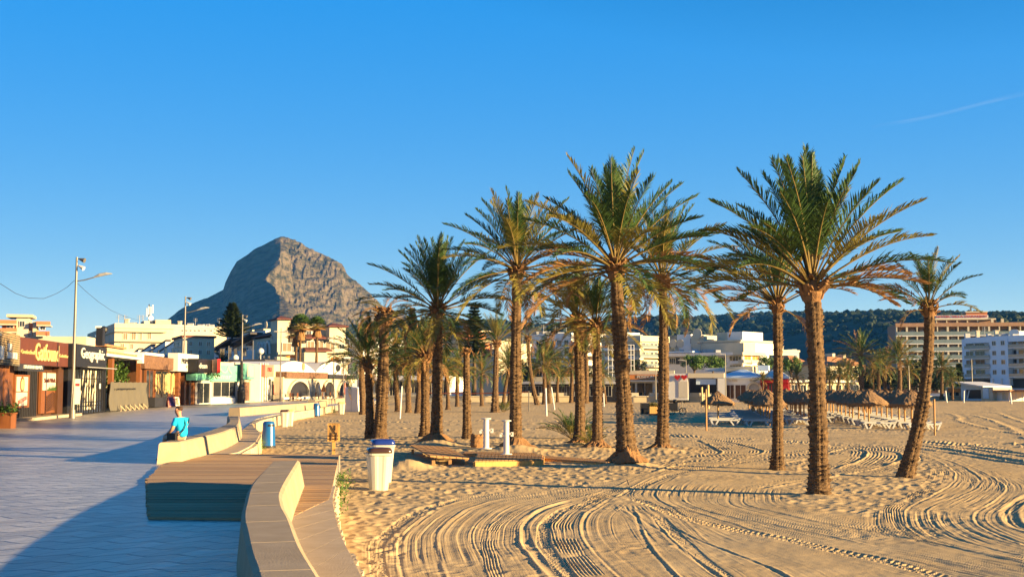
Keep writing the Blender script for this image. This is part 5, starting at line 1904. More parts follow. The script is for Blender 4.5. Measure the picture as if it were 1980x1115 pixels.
# shaded white terraces left of the villa
r, fl, fr_ = stepped('shaded white terraced houses with dark roofs and round dishes, left of the villa', (412, 500, 512, 196), None, [], 'cream', 'whiteb')
body(r, quad2(fl, fr_), -1, fl.z(480, 676), M['whiteb'])
for i, (a, b_, c, d) in enumerate(((412, 448, 657, 678), (426, 462, 660, 676), (452, 488, 646, 664), (466, 498, 650, 668))):
    mb = MB()
    u0, u1 = fl.u(a), fl.u(b_)
    zl, zh = fl.z(a, d), fl.z(b_, c)
    oo0, oo1 = -6, 0.5 - (i % 2) * 1.2
    pts = [fl.pt(u0, oo1, zl), fl.pt(u1, oo1, zh), fl.pt(u1, oo0, zh), fl.pt(u0, oo0, zl)]
    mb.hexa(pts, [p + Vector((0, 0, 0.3)) for p in pts])
    mb.build('sloping_roof', M['slate'], r)
for a, b_, c, d in ((436, 460, 650, 676), (462, 486, 644, 676), (486, 512, 640, 676)):
    fl.part('upper_wall', M['whiteb'], r, a, b_, c, d, -7, -1.6)
for a, b_, c, d in ((470, 486, 634, 640), (490, 508, 632, 638), (448, 462, 642, 647)):
    fl.part('top_storey', M['cream2'], r, a, b_, c + 4, d + 12, -10, -5)
    mb = MB()
    hip(mb, [(p.x, p.y) for p in (fl.pt(fl.u(a), -4.8), fl.pt(fl.u(b_), -4.8), fl.pt(fl.u(b_), -10.2), fl.pt(fl.u(a), -10.2))], fl.z((a + b_) / 2, c + 4), 1.0, 0.3)
    mb.build('tile_roof', M['tile'], r)
for a, b_, c, d in ((440, 447, 672, 690), (452, 458, 674, 690), (468, 476, 672, 688), (424, 434, 674, 692)):
    window(fl, r, a, b_, c, d, 0.02)
for px, py in ((450, 636), (459, 634), (449, 650), (512, 628)):
    disc(fl, px, py, 0.6, -4.6, M['cream2'], r, name='dish')
# cream villa with towers
fl, fr_ = corner(488, 535, 672, 184, 24)
r = bld('villa', 'large cream villa with two square corner towers and dark red tiled roofs', 'building', fr_.pt(fr_.L / 2), GB)
body(r, quad1(fr_, 10), -1, fr_.z(600, 664), M['cream2'])
pw = fr_.pt(fr_.u(556), -0.03)
body(r, [(fl.a.x, fl.a.y), (fl.b.x, fl.b.y), (pw.x, pw.y), (fl.a.x + pw.x - fl.b.x, fl.a.y + pw.y - fl.b.y)], -1, fl.z(535, 650), M['cream2'], 'side_wing')
mb = MB()
pl = [fl.pt(fl.u(490)), fl.pt(fl.L), fr_.pt(fr_.u(560)), fr_.pt(fr_.u(560)) + (fl.pt(fl.u(490)) - fl.pt(fl.L))]
for nm, a, b_, yt, yb in (('tower', 535, 560, 618, 652), ('tower', 636, 667, 632, 664)):
    t_ = fr_.part(nm, M['cream2'], r, a, b_, yt, yb, -4.5, 0.06, ref=(a + b_) / 2)
    mb = MB()
    hip(mb, [(p.x, p.y) for p in (fr_.pt(fr_.u(a), 0.06), fr_.pt(fr_.u(b_), 0.06), fr_.pt(fr_.u(b_), -4.5), fr_.pt(fr_.u(a), -4.5))], fr_.z((a + b_) / 2, yt), fr_.z((a + b_) / 2, yt - 9) - fr_.z((a + b_) / 2, yt), 0.7, ridge=0.2)
    mb.build('tower_roof', M['tile'], t_)
fr_.part('upper_storey', M['cream2'], r, 588, 634, 636, 664, -8, -2, ref=612)
fr_.part('upper_storey', M['cream'], r, 568, 604, 624, 664, -9, -4.5, ref=590)
mb = MB()
hip(mb, [(p.x, p.y) for p in (fr_.pt(fr_.u(556), -4), fr_.pt(fr_.u(606), -4), fr_.pt(fr_.u(606), -9.2), fr_.pt(fr_.u(556), -9.2))], fr_.z(584, 625), fr_.z(584, 615) - fr_.z(584, 625), 0.5, ridge=1.2)
mb.build('tile_roof', M['terra'], r)
def lean_roof(px0, px1, pyt, pyb, o0, o1, m='tile'):
    mb_ = MB()
    m_ = (px0 + px1) / 2
    zt_, zb_ = fr_.z(m_, pyt), fr_.z(m_, pyb)
    pts_ = [fr_.pt(fr_.u(px0), o1, zb_), fr_.pt(fr_.u(px1), o1, zb_), fr_.pt(fr_.u(px1 - 4), o0, zt_), fr_.pt(fr_.u(px0 + 4), o0, zt_)]
    mb_.hexa(pts_, [p + Vector((0, 0, 0.22)) for p in pts_])
    mb_.build('lean_roof', M[m], r)
lean_roof(588, 628, 648, 655, -1.5, 0.6)
lean_roof(582, 634, 674, 680, 0.0, 2.4)
fr_.part('porch_wall', M['cream2'], r, 588, 632, 681, 706, 0.1, 1.9, ref=610)
fr_.part('balcony', M['cream2'], r, 537, 570, 680, 685, 0.0, 1.3, ref=553)
fr_.part('balcony', M['cream2'], r, 630, 672, 676, 682, 0.0, 1.3, ref=650)
for a, b_, c, d, gl in ((545, 562, 663, 679, 'shutter'), (566, 580, 663, 680, 'glass'), (593, 606, 660, 676, 'shutter'), (610, 624, 660, 674, 'shutter'), (629, 646, 662, 676, 'shutter'), (656, 664, 665, 674, 'glass'), (552, 570, 686, 692, 'awning'), (576, 592, 690, 700, 'glass'), (638, 654, 690, 698, 'awning'), (660, 672, 690, 702, 'glass')):
    window(fr_, r, a, b_, c, d, 0.02 if a < 590 or a > 626 else 0.03, glass=gl, ref=(a + b_) / 2)
window(fr_, r, 592, 600, 640, 646, -1.98)
for a, b_, c, d in ((500, 503, 664, 682), (505, 508, 664, 682), (510, 513, 664, 682)):
    arch(fl, r, a, b_, c, d, (a + b_) / 2, frame='whiteb')
arch(fl, r, 516, 522, 662, 684, 519, frame='whiteb')
for a, b_, c, d in ((500, 504, 688, 698), (508, 512, 688, 698), (517, 522, 688, 700), (530, 534, 690, 698), (525, 527, 648, 656)):
    window(fl, r, a, b_, c, d, 0.02)
lean2 = MB()
hip(lean2, [(p.x, p.y) for p in (fl.pt(fl.u(490), 0.3), fl.pt(fl.u(524), 0.3), fl.pt(fl.u(524), -5), fl.pt(fl.u(490), -5))], fl.z(510, 651), 1.2, 0.3)
lean2.build('tile_roof', M['tile'], r)
disc(fr_, 671, 695, 0.6, 1.4, M['white'], r, name='dish')
# white house right of villa
fl, fr_ = corner(674, 700, 760, 222)
r = bld('house', 'plain white house between the villa and the wilted palm', 'building', fl.b, GB)
body(r, quad2(fl, fr_), -1, fr_.z(700, 654), M['whiteb'])
mb = MB()
parapet(mb, quad2(fl, fr_), fr_.z(700, 654), 0.3, 0.3)
mb.build('parapet', M['white'], r)
for a, b_, c, d in ((706, 714, 664, 674), (722, 730, 664, 674), (740, 748, 664, 674), (706, 714, 686, 698)):
    window(fr_, r, a, b_, c, d, 0)

# ================================================================== centre
# low shops behind the left grove
f = Fac((692, 186), (870, 182))
r = bld('shop', 'row of low shops with white awnings behind the left grove', 'shop', f.pt(f.L / 2), GS)
body(r, quad1(f, 8), -1, f.z(780, 728), M['whiteb'])
f.part('fascia', M['whiteb'], r, 694, 868, 726, 734, 0, 1.6, ref=780)
for k_, px in enumerate(range(698, 866, 14)):
    window(f, r, px, px + 10, 737, 764, 0.02, frame='cream2', ref=780)
# striped awning flats
f = Fac((852, 250), (952, 240))
r = bld('apartment_building', 'cream and orange block with red and white striped awnings, behind the dead trunk', 'building', f.pt(f.L / 2), GB)
body(r, quad1(f, 10), -1, f.z(900, 664), M['cream2'])
f.part('penthouse', M['orange'], r, 858, 902, 640, 662, -7, -1.5, ref=880)
f.part('penthouse_roof', M['cream'], r, 854, 906, 638, 641, -7.5, -0.8, ref=880)
f.part('roof_slab', M['cream'], r, 850, 926, 658, 663, -8, 1.2, ref=890)
for k_, px in enumerate((904, 911, 918, 925, 932)):
    f.part('awning', M['red' if k_ % 2 == 0 else 'poster'] if k_ % 2 else M['orange'], r, px, px + 6.6, 664, 690, 0.1, 1.4, ref=918)
for px in (862, 874, 886):
    window(f, r, px, px + 8, 668, 682, 0.02)
    window(f, r, px, px + 8, 696, 710, 0.02)
window(f, r, 872, 880, 648, 658, -1.48)
# dark glazed pavilion with white roof
f = Fac((1000, 176), (1192, 172))
r = bld('shop', 'low dark glazed pavilion with flat white roof behind the central palms', 'shop', f.pt(f.L / 2), GS)
body(r, quad1(f, 9), -1, f.z(1090, 742), M['dark'])
f.part('roof_slab', M['white'], r, 998, 1194, 737, 742, -9.5, 0.9, ref=1090)
for px in range(1006, 1186, 15):
    window(f, r, px, px + 11, 746, 765, 0.02, ref=1090, frame='grey')
f.part('upper_band', M['cream'], r, 1030, 1190, 728, 737, -8, -2, ref=1100)
# white flats centre left
fl, fr_ = corner(1030, 1105, 1168, 222, 42)
r = bld('apartment_building', 'white block with long shaded balconies behind the golden crowned palm', 'building', fl.b, GB)
qd = quad2(fl, fr_)
body(r, qd, -1, fl.z(1105, 654), M['whiteb'])
mb = MB()
parapet(mb, qd, fl.z(1105, 654), 1.0, 0.35)
mb.build('parapet', M['whiteb'], r)
for c in (668, 688, 706):
    fl.part('balcony', M['whiteb'], r, 1030, 1104, c, c + 4.5, 0, 1.2, ref=1105)
    fr_.part('balcony', M['cream2'], r, 1106, 1166, c, c + 4.5, 0, 1.2, ref=1105)  # sun-side balconies in cream, the sunlight's warmth put into the colour
for c in (656, 676, 694):
    for px in (1038, 1050, 1066, 1078, 1092):
        window(fl, r, px, px + 7, c + 1, c + 11, 0.0, ref=1105)
    for px in (1114, 1128, 1146):
        window(fr_, r, px, px + 8, c + 1, c + 11, 0.0, ref=1105)
fr_.part('roof_house', M['cream2'], r, 1110, 1140, 644, 652, -8, -3, ref=1110)
# cream flats
fl, fr_ = corner(1163, 1238, 1290, 210, 45)
r = bld('apartment_building', 'cream block with glazed corner balconies, partly behind the root mound palm', 'building', fl.b, GB)
qd = quad2(fl, fr_)
body(r, qd, -1, fr_.z(1238, 660), M['cream'])
mb = MB()
parapet(mb, qd, fr_.z(1238, 660), 1.0, 0.5)
mb.build('parapet', M['cream2'], r)
for c in (671, 689, 707):
    fl.part('balcony', M['whiteb'], r, 1165, 1237, c, c + 5, 0, 1.1, ref=1238)
    fr_.part('balcony', M['cream2'], r, 1239, 1288, c, c + 2, 0, 1.3, ref=1238)
    fr_.part('railing', M['railglass'], r, 1239, 1288, c - 5, c, 1.2, 1.25, ref=1238)
for c in (663, 680, 698):
    for px in (1170, 1184, 1198, 1222):
        window(fl, r, px, px + 8, c + 1, c + 8, 0, ref=1238)
    for px in (1242, 1249, 1258, 1266, 1276):
        window(fr_, r, px, px + 5, c, c + 8.5, 0, glass='shutter' if px % 2 else 'glass', ref=1238)
fr_.part('roof_house', M['whiteb'], r, 1214, 1238, 643, 652, -9, -5, ref=1226)
# white scaffold lattice
b_ = XD(1186, 190)
r = thing('scaffold', b_, 'white lattice scaffold frame beside the root mound palm trunk', 'scaffold')
f = Fac((1174, 190), (1228, 190))
for px in (1176, 1184, 1220, 1226):
    f.part('upright', M['white'], r, px, px + 1.2, 666, 745, -0.1, 0.1)
for py in (666, 676, 685, 695, 706, 718):
    f.part('rail', M['white'], r, 1176, 1227, py, py + 1.0, 0.1, 0.2)
# white terrace flats
fl, fr_ = corner(1284, 1437, 1488, 216, 48)
r = bld('apartment_building', 'stepped white flats with wide terraces and two roof towers behind the round trees', 'building', fl.b, GB)
qd = quad2(fl, fr_)
body(r, qd, -1, fl.z(1437, 684), M['whiteb'])
fl.part('middle_storey', M['whiteb'], r, 1346, 1432, 660, 684, -16, -3.5, ref=1412)
fr_.part('middle_storey', M['cream2'], r, 1439, 1462, 662, 684, -12, -1.5, ref=1440)  # sunlit side takes cream; the light is put into the wall colour
mb = MB()
fl.box(mb, 1286, 1437, 680, 686, -1, 1.0, ref=1437)
mb.build('terrace_parapet', M['whiteb'], r)
mb = MB()
fr_.box(mb, 1437, 1482, 680, 686, -1, 1.0, ref=1437)
mb.build('terrace_parapet', M['cream2'], r)  # sun-side copy of the parapet, its colour warmed for the light
t_ = fl.part('roof_tower', M['whiteb'], r, 1310, 1337, 646, 680, -12, -7, ref=1330)
fl.part('roof_tower', M['cream2'], r, 1338, 1362, 648, 680, -14, -6.5, ref=1345)  # lit half of this tower, sunlight put into its colour
t_ = fl.part('roof_tower', M['whiteb'], r, 1408, 1437, 641, 664, -12, -5, ref=1425)
fr_.part('roof_tower', M['cream2'], r, 1438, 1454, 641, 664, -9, -3.5, ref=1440)  # lit side of the second tower, again coloured for the sunlight
fl.part('cornice', M['cream2'], r, 1344, 1434, 657, 660.5, -16.3, -3.1, ref=1412)
for a, b_, c, d in ((1380, 1387, 667, 680), (1393, 1400, 667, 680), (1364, 1371, 667, 680), (1408, 1416, 667, 680)):
    window(fl, r, a, b_, c, d, -3.5)
for a in (1296, 1316, 1352, 1372, 1392):
    window(fl, r, a, a + 11, 690, 701, 0.03, ref=1430, bars=2)
fl.part('terrace_awning', M['bluewhite'], r, 1292, 1340, 676, 679, -3, 0.6, ref=1437)
window(fl, r, 1336, 1338, 654, 664, -6.98)
fl.part('recess_shade_panel', M['dark'], r, 1290, 1336, 688, 702, -0.1, 0.05, ref=1437)  # flat dark panel on the wall, a recess's shade put into its colour
for a, b_, c, d in ((1412, 1434, 688, 702), (1412, 1434, 706, 716), (1350, 1404, 688, 702)):
    window(fl, r, a, b_, c, d, 0.03, ref=1430, bars=3)
for a, b_ in ((1440, 1452), (1455, 1467)):
    for c in (686, 706):
        window(fr_, r, a, b_, c, c + 10, 0.0, glass='awning', ref=1440)
        fr_.part('balcony', M['cream2'], r, a - 1, b_ + 1, c + 9, c + 15, 0.1, 1.2, ref=1440)
fl.part('balcony', M['white'], r, 1408, 1436, 697, 703, 0.2, 1.5, ref=1430)
disc(fl, 1349, 645, 1.0, -6.2, M['cream2'], r, name='dish')
for px in (1302, 1316):
    disc(fl, px, 664, 0.8, -2, M['cream2'], r, name='dish')
# white shops, portal, red cafe along the far promenade
f = Fac((1194, 176), (1306, 174))
r = bld('cafe', 'low cafe with orange fascia sign and shaded glass front, between two palm trunks', 'cafe', f.pt(f.L / 2), GS)
body(r, quad1(f, 9), -1, f.z(1250, 722), M['whiteb'])
f.part('fascia', M['awning'], r, 1196, 1300, 724, 733, 0, 0.5, ref=1250)
text(f, 'POSIDON', 1232, 1264, 725, 731, 0.5, M['sign'], r, ref=1250)
f.part('parapet', M['cream2'], r, 1195, 1304, 716, 723, -0.4, 0.1, ref=1250)
for a, b_ in ((1198, 1212), (1216, 1228), (1232, 1262), (1270, 1284), (1289, 1296)):
    window(f, r, a, b_, 740, 764, 0.0, ref=1250)
f.part('canopy', M['white'], r, 1196, 1300, 735, 737, 0, 1.6, ref=1250)
f = Fac((1282, 172), (1402, 170))
r = bld('kiosk', 'white portal kiosk with two red hearts on its front', 'kiosk', f.pt(f.L / 2), GS)
f.part('wall', M['white'], r, 1289, 1330, 722, 773, -2.5, 0, ref=1310)
f.part('lintel', M['cream2'], r, 1330.2, 1400, 721, 730, -2.4, 0.05, ref=1365)
f.part('pillar', M['white'], r, 1388, 1402, 731, 773, -2, 0, ref=1395)
f.part('blue_board', M['bluewhite'], r, 1346, 1384, 732, 743, -0.6, -0.4, ref=1365)
f.part('dark_back', M['dark'], r, 1332, 1386, 731, 773, -5, -4.6, ref=1360)
f.part('poster', M['poster'], r, 1312, 1330, 737, 768, 0.02, 0.08, ref=1320)
for hx in (1310, 1323):
    mb = MB()
    c = f.pt(f.u(hx), 0.1, f.z(hx, 729))
    pts = []
    for i in range(24):
        a_ = 6.283 * i / 24
        hx_ = 16 * math.sin(a_) ** 3
        hz_ = 13 * math.cos(a_) - 5 * math.cos(2 * a_) - 2 * math.cos(3 * a_) - math.cos(4 * a_)
        pts.append(c + f.d * hx_ * 0.026 + Vector((0, 0, hz_ * 0.026)))
    pts2 = [p + f.n * 0.12 for p in pts]
    mb.add(pts + pts2, [tuple(range(24)), tuple(range(24, 48))] + [(i, (i + 1) % 24, 24 + (i + 1) % 24, 24 + i) for i in range(24)])
    mb.build('heart', M['red'], r)
f = Fac((1386, 174), (1472, 172))
r = bld('cafe', 'white cafe with a round arched doorway and square openings behind the first parasols', 'cafe', f.pt(f.L / 2), GS)
body(r, quad1(f, 9), -1, f.z(1430, 731), M['whiteb'])
text(f, 'La Perla', 1410, 1426, 733, 737, 0.02, M['gold'], r, ref=1430)
text(f, 'Bar', 1450, 1462, 733, 737, 0.02, M['gold'], r, ref=1430)
mb = MB()
hip(mb, quad1(f, 9), f.z(1430, 731), 1.3, 0.4)
mb.build('roof', M['bluewhite'], r)
f.part('penthouse', M['cream2'], r, 1404, 1456, 708, 722, -8.5, -4, ref=1430)
f.part('orange_band', M['awning'], r, 1406, 1428, 718, 726, -3.9, -3.0, ref=1418)
f.part('pipe_frame', M['white'], r, 1364, 1402, 711, 717, -8, -5, ref=1383)
for a, b_ in ((1405, 1419), (1422, 1442)):
    window(f, r, a, b_, 744, 770, 0.0, ref=1430, glass='darkwood')
arch(f, r, 1448, 1469, 741, 770, 1458, glass='grey')
f = Fac((1470, 172), (1524, 171))
r = bld('cafe', 'red fronted cafe with white roof between two slim palm trunks', 'cafe', f.pt(f.L / 2), GS)
body(r, quad1(f, 8), -1, f.z(1500, 732), M['red'])
mb = MB()
hip(mb, quad1(f, 8), f.z(1500, 732), 1.4, 0.5)
mb.build('roof', M['white'], r)
for a, b_ in ((1474, 1484), (1487, 1497), (1500, 1510)):
    window(f, r, a, b_, 741, 764, 0.0, ref=1500, frame='red')
f.part('awning', M['red'], r, 1471, 1523, 734, 739, 0, 1.4, ref=1500)
f.part('water_tanks', M['bluewhite'], r, 1465, 1487, 706, 716, -7, -5, ref=1476)
f = Fac((1526, 176), (1660, 184))
r = bld('shop', 'row of low cream shops behind the parasols, half hidden by palms', 'shop', f.pt(f.L / 2), GS)
body(r, quad1(f, 8), -1, f.z(1590, 738), M['cream'])
f.part('fascia', M['white'], r, 1527, 1658, 734, 739, 0, 0.9, ref=1590)
for px in range(1530, 1652, 17):
    window(f, r, px, px + 11, 744, 764, 0.0, ref=1590)
# terracotta houses
fl, fr_ = corner(1540, 1600, 1662, 234)
r = bld('house', 'ochre house with terracotta tile roofs and chimneys right of the thick palm', 'building', fl.b, GB)
qd = quad2(fl, fr_)
body(r, qd, -1, fr_.z(1600, 706), M['cream'])
mb = MB()
hip(mb, qd, fr_.z(1600, 706), fr_.z(1600, 688) - fr_.z(1600, 706), 0.6, ridge=1.0)
mb.build('tile_roof', M['terra'], r)
for px, t0 in ((1611, 683), (1632, 685), (1644, 694), (1604, 692)):
    fr_.part('chimney', M['cream2'], r, px, px + 5, t0, 702, -5, -3)
fr_.part('wing', M['cream'], r, 1606, 1640, 708, 740, 0.05, 4, ref=1620)
mb = MB()
hip(mb, [(p.x, p.y) for p in (fr_.pt(fr_.u(1606), 4), fr_.pt(fr_.u(1640), 4), fr_.pt(fr_.u(1640), 0), fr_.pt(fr_.u(1606), 0))], fr_.z(1620, 708), 1.5, 0.4)
mb.build('tile_roof', M['terra'], r)
for a in (1612, 1624, 1646, 1654):
    window(fr_, r, a, a + 5, 716, 726, 4.0 if a < 1630 else 0.0)
fl, fr_ = corner(1482, 1530, 1560, 246)
r = bld('house', 'low house with terracotta roof between the slim palm and the thick palm', 'building', fl.b, GB)
qd = quad2(fl, fr_)
body(r, qd, -1, fr_.z(1530, 702), M['cream'])
mb = MB()
hip(mb, qd, fr_.z(1530, 702), fr_.z(1530, 686) - fr_.z(1530, 702), 0.6, ridge=1.0)
mb.build('tile_roof', M['terra'], r)
for a in (1492, 1506, 1518):
    window(fl, r, a, a + 6, 706, 716, 0)
# ================================================================== hotel
f = Fac((1734, 336), (2010, 330))
r = bld('hotel', 'big brown hotel with rows of balconies and a rooftop name sign', 'hotel', f.pt(f.L / 2), GB)
zt = f.z(1860, 626)
body(r, quad1(f, 16), -1, zt, M['brick'])
nb, x0_, x1_ = 13, f.u(1735), f.u(1994)
bw = (x1_ - x0_) / nb
fl_py = [637, 651.5, 667, 681.5, 696.5, 711, 726, 741]
mb = MB()
f.ubox(mb, x0_ - 0.3, x1_, f.z(1860, 631.5), zt + 0.25, 0.02, 1.7)
mb.build('roof_fascia', M['brick'], r)
for i in range(7):
    z0 = f.z(1860, fl_py[i + 1] - 3.4)
    sl_ = MB()
    f.ubox(sl_, x0_ - 0.2, x1_, z0 - 0.25, z0, 0.0, 1.75)
    s_ = sl_.build('floor_slab', M['white'], r)
    mb = MB()
    f.ubox(mb, x0_ + 0.1, x1_, z0 + 0.02, z0 + 1.0, 1.62, 1.66)
    mb.build('balcony_glass', M['railglass'], s_)
mb = MB()
for k_ in range(nb + 1):
    u_ = x0_ + k_ * bw
    wd = 0.5 if k_ % 2 else 0.28
    f.ubox(mb, u_ - wd / 2, u_ + wd / 2, 0, f.z(1860, 631.7), 0.01, 1.6)
mb.build('partitions', M['cream2'], r)
for i in range(6):
    for k_ in range(nb):
        u_ = x0_ + k_ * bw
        zb_ = f.z(1860, fl_py[i + 1] - 3.2)
        ztp = f.z(1860, fl_py[i] + 0.6)
        mb = MB()
        f.ubox(mb, u_ + bw * .38, u_ + bw * .9, zb_, ztp, -0.05, 0.06)
        mb.build('window', M['poster'] if (i * 7 + k_ * 3) % 5 else M['glass'], r)
f.part('penthouse', M['brick'], r, 1812, 1928, 618, 627, -10, -2, ref=1870)
for px in (1813, 1833, 1853, 1873, 1893):
    f.part('penthouse_pier', M['cream2'], r, px, px + 2, 618, 627, -2, -1.5, ref=1870)
f.part('penthouse_roof', M['cream2'], r, 1810, 1930, 615.5, 618, -10.5, -1.2, ref=1870)
f.part('lift_tower', M['orange'], r, 1872, 1913, 604, 616, -9, -4, ref=1890)
f.part('lift_tower_cap', M['cream2'], r, 1871, 1914, 601.5, 604, -9.3, -3.7, ref=1890)
f.part('chimney', M['cream2'], r, 1920, 1925, 616, 627, -1.2, -0.4)
f.part('chimney', M['cream2'], r, 1940, 1945, 616, 627, -2.2, -1.4)
f.part('flue', M['steel'], r, 1880, 1883, 594, 602, -6, -5.5)
sg = MB()
f.box(sg, 1813, 1914, 614.8, 615.6, -1.4, -1.2, ref=1870)
f.box(sg, 1812, 1915, 609.2, 614.6, -1.56, -1.44, ref=1865)
sg = sg.build('sign_board', M['white'], r)
text(f, 'HOTEL VILLA NARANJOS', 1814, 1913, 610.0, 614.2, -1.4, M['red'], sg, ref=1865, depth=0.15, bold=0.02)
for px in (1823, 1843, 1863):
    f.part('aerial', M['steel'], r, px, px + 0.6, 604, 615, -4, -3.9)
# ================================================================== cool white flats at the right edge
f = Fac((1862, 262), (2010, 243))
r = bld('apartment_building', 'cool blue-white flats in shade with balconies, in front of the hotel at the right edge', 'building', f.pt(f.L / 2), GB)
zt = f.z(1940, 652)
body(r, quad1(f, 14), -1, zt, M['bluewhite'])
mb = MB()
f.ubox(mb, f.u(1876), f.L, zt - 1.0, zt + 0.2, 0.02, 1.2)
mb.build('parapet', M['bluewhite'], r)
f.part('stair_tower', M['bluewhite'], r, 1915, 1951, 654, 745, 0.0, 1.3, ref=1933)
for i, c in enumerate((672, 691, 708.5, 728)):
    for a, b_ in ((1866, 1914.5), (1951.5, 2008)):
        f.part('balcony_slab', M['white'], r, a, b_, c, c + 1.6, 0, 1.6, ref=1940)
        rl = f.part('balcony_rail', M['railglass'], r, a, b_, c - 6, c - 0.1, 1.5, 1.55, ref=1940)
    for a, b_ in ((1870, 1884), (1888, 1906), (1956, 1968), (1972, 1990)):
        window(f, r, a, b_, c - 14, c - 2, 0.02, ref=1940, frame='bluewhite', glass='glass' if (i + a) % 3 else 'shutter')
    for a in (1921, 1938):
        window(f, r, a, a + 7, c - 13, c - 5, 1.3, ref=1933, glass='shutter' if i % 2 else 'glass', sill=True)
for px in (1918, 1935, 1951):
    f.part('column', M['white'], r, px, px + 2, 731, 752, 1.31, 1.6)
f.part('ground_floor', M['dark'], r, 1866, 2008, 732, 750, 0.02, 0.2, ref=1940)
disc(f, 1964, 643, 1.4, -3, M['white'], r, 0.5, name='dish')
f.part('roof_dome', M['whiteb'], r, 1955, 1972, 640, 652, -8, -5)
# ================================================================== beach club on the right
f = Fac((1858, 193), (1905, 189))
r = bld('hut', 'white shed with sloping roof and wide dark opening on the far right beach', 'hut', f.pt(f.L / 2), GB)
mb = MB()
zl, zr = f.z(1860, 741), f.z(1900, 749)
q4 = [f.pt(0, 0, 0), f.pt(f.L, 0, 0), f.pt(f.L, -5, 0), f.pt(0, -5, 0)]
mb.hexa([(p.x, p.y, -1) for p in q4], [(p.x, p.y, z_) for p, z_ in zip(q4, (zl, zr, zr, zl))])
mb.build('wall', M['bluewhite'], r)
mb = MB()
q4 = [f.pt(-0.5, 1.0, zl + 0.05), f.pt(f.L + 0.4, 1.0, zr + 0.0), f.pt(f.L + 0.4, -5.4, zr + 0.0), f.pt(-0.5, -5.4, zl + 0.05)]
mb.hexa(q4, [p + Vector((0, 0, 0.25)) for p in q4])
mb.build('roof', M['white'], r)
f.part('opening', M['black'], r, 1868, 1896, 753, 770, -0.1, 0.05, ref=1882)
f = Fac((1897, 188), (1920, 186))
r = bld('hut', 'cream beach bar wall with faded blue posters next to the white shed', 'hut', f.pt(f.L / 2), GB)
body(r, quad1(f, 4), -1, f.z(1908, 748), M['cream2'])
f.part('poster', M['bluewhite'], r, 1900, 1911, 750, 770, 0.02, 0.06)
f.part('hatch', M['poster'], r, 1912, 1919, 756, 770, 0.02, 0.06)
f = Fac((1920, 187), (1950, 184))
r = bld('hut', 'white beach changing hut with red-brown roof at the far right', 'hut', f.pt(f.L / 2), GB)
body(r, quad1(f, 4), -1, f.z(1935, 757), M['whiteb'])
f.part('roof', M['terra'], r, 1918, 1953, 753.5, 757, -4.5, 0.9, ref=1935)
for a in (1937, 1943):
    f.part('door', M['cream2'], r, a, a + 4.5, 759, 772, 0.01, 0.06, ref=1940)
f = Fac((1952, 185), (2010, 180))
r = bld('hut', 'open sided beach bar with red-brown roof and white posts at the right edge', 'hut', f.pt(f.L / 2), GB)
f.part('roof', M['terra'], r, 1950, 2012, 753, 757, -5, 0.9, ref=1980)
f.part('back_wall', M['poster'], r, 1954, 2010, 757, 773, -4, -3.7, ref=1980)
for px in (1963, 1975, 1986, 1998):
    f.part('post', M['white'], r, px, px + 1.5, 757, 774, 0.2, 0.35)
f = Fac((1828, 196), (1862, 195))
r = bld('kiosk', 'small ochre kiosk with arched openings left of the white shed', 'kiosk', f.pt(f.L / 2), GB)
body(r, quad1(f, 3), -1, f.z(1845, 748), M['cream'])
f.part('awning', M['awning'], r, 1833, 1856, 750, 758, 0.0, 0.8, ref=1845)
arch(f, r, 1836, 1843, 757, 771, 1839)
arch(f, r, 1847, 1854, 757, 771, 1851)

# ------------------------------------------------------------------ rooftop clutter
def clutter(parent_label, fac, spots, seed):
    q_ = random.Random(seed)
    par = [o_ for o_ in COL.objects if o_.get('label') == parent_label][0]
    for px, py, o_ in spots:
        k__ = q_.choice(('unit', 'aerial', 'chimney', 'unit'))
        c_ = fac.pt(fac.u(px, o_), o_, fac.z(px, py, o_))
        mb_ = MB()
        if k__ == 'unit':
            mb_.box((c_.x, c_.y, c_.z - 0.3), q_.uniform(.8, 1.6), 0.8, q_.uniform(.9, 1.3))
            mb_.build('roof_unit', M['ac'], par)
        elif k__ == 'aerial':
            mb_.tube([c_, c_ + Vector((0, 0, 2.2))], 0.05, 4)
            for zz in (1.5, 1.8, 2.1):
                mb_.tube([c_ + Vector((-.5, 0, zz)), c_ + Vector((.5, 0.2, zz))], 0.03, 4)
            mb_.build('aerial', M['grey'], par)
        else:
            mb_.box((c_.x, c_.y, c_.z - 0.3), 0.7, 0.7, 1.6)
            mb_.box((c_.x, c_.y, c_.z + 1.32), 0.9, 0.9, 0.15)
            mb_.build('chimney', M['cream2'], par)
def roofspots(a, b_, py, n, o0, o1, seed):
    q_ = random.Random(seed)
    return [(a + (b_ - a) * (i + q_.random()) / n, py, q_.uniform(o1, o0)) for i in range(n)]
f_ = corner(167, 219, 334, 232, 24)[1]
clutter('flat roofed white block with phone mast on its roof, shaded side to the left', f_, roofspots(225, 275, 631, 7, -1, -6, 1), 3)
f_ = Fac((330, 300), (440, 315))
clutter('long low cream block behind the stepped terraces, under the mountain', f_, roofspots(334, 436, 632, 9, -1, -6, 2), 5)
f_ = corner(1284, 1437, 1488, 216, 48)[0]
clutter('stepped white flats with wide terraces and two roof towers behind the round trees', f_, roofspots(1290, 1400, 684, 8, -1, -3, 4), 8)
f_ = corner(1163, 1238, 1290, 210, 45)[0]
clutter('cream block with glazed corner balconies, partly behind the root mound palm', f_, roofspots(1166, 1236, 655, 6, -1, -6, 5), 9)
f_ = corner(1030, 1105, 1168, 222, 42)[0]
clutter('white block with long shaded balconies behind the golden crowned palm', f_, roofspots(1034, 1104, 650, 6, -1, -6, 6), 10)
f_ = Fac((1862, 262), (2010, 243))
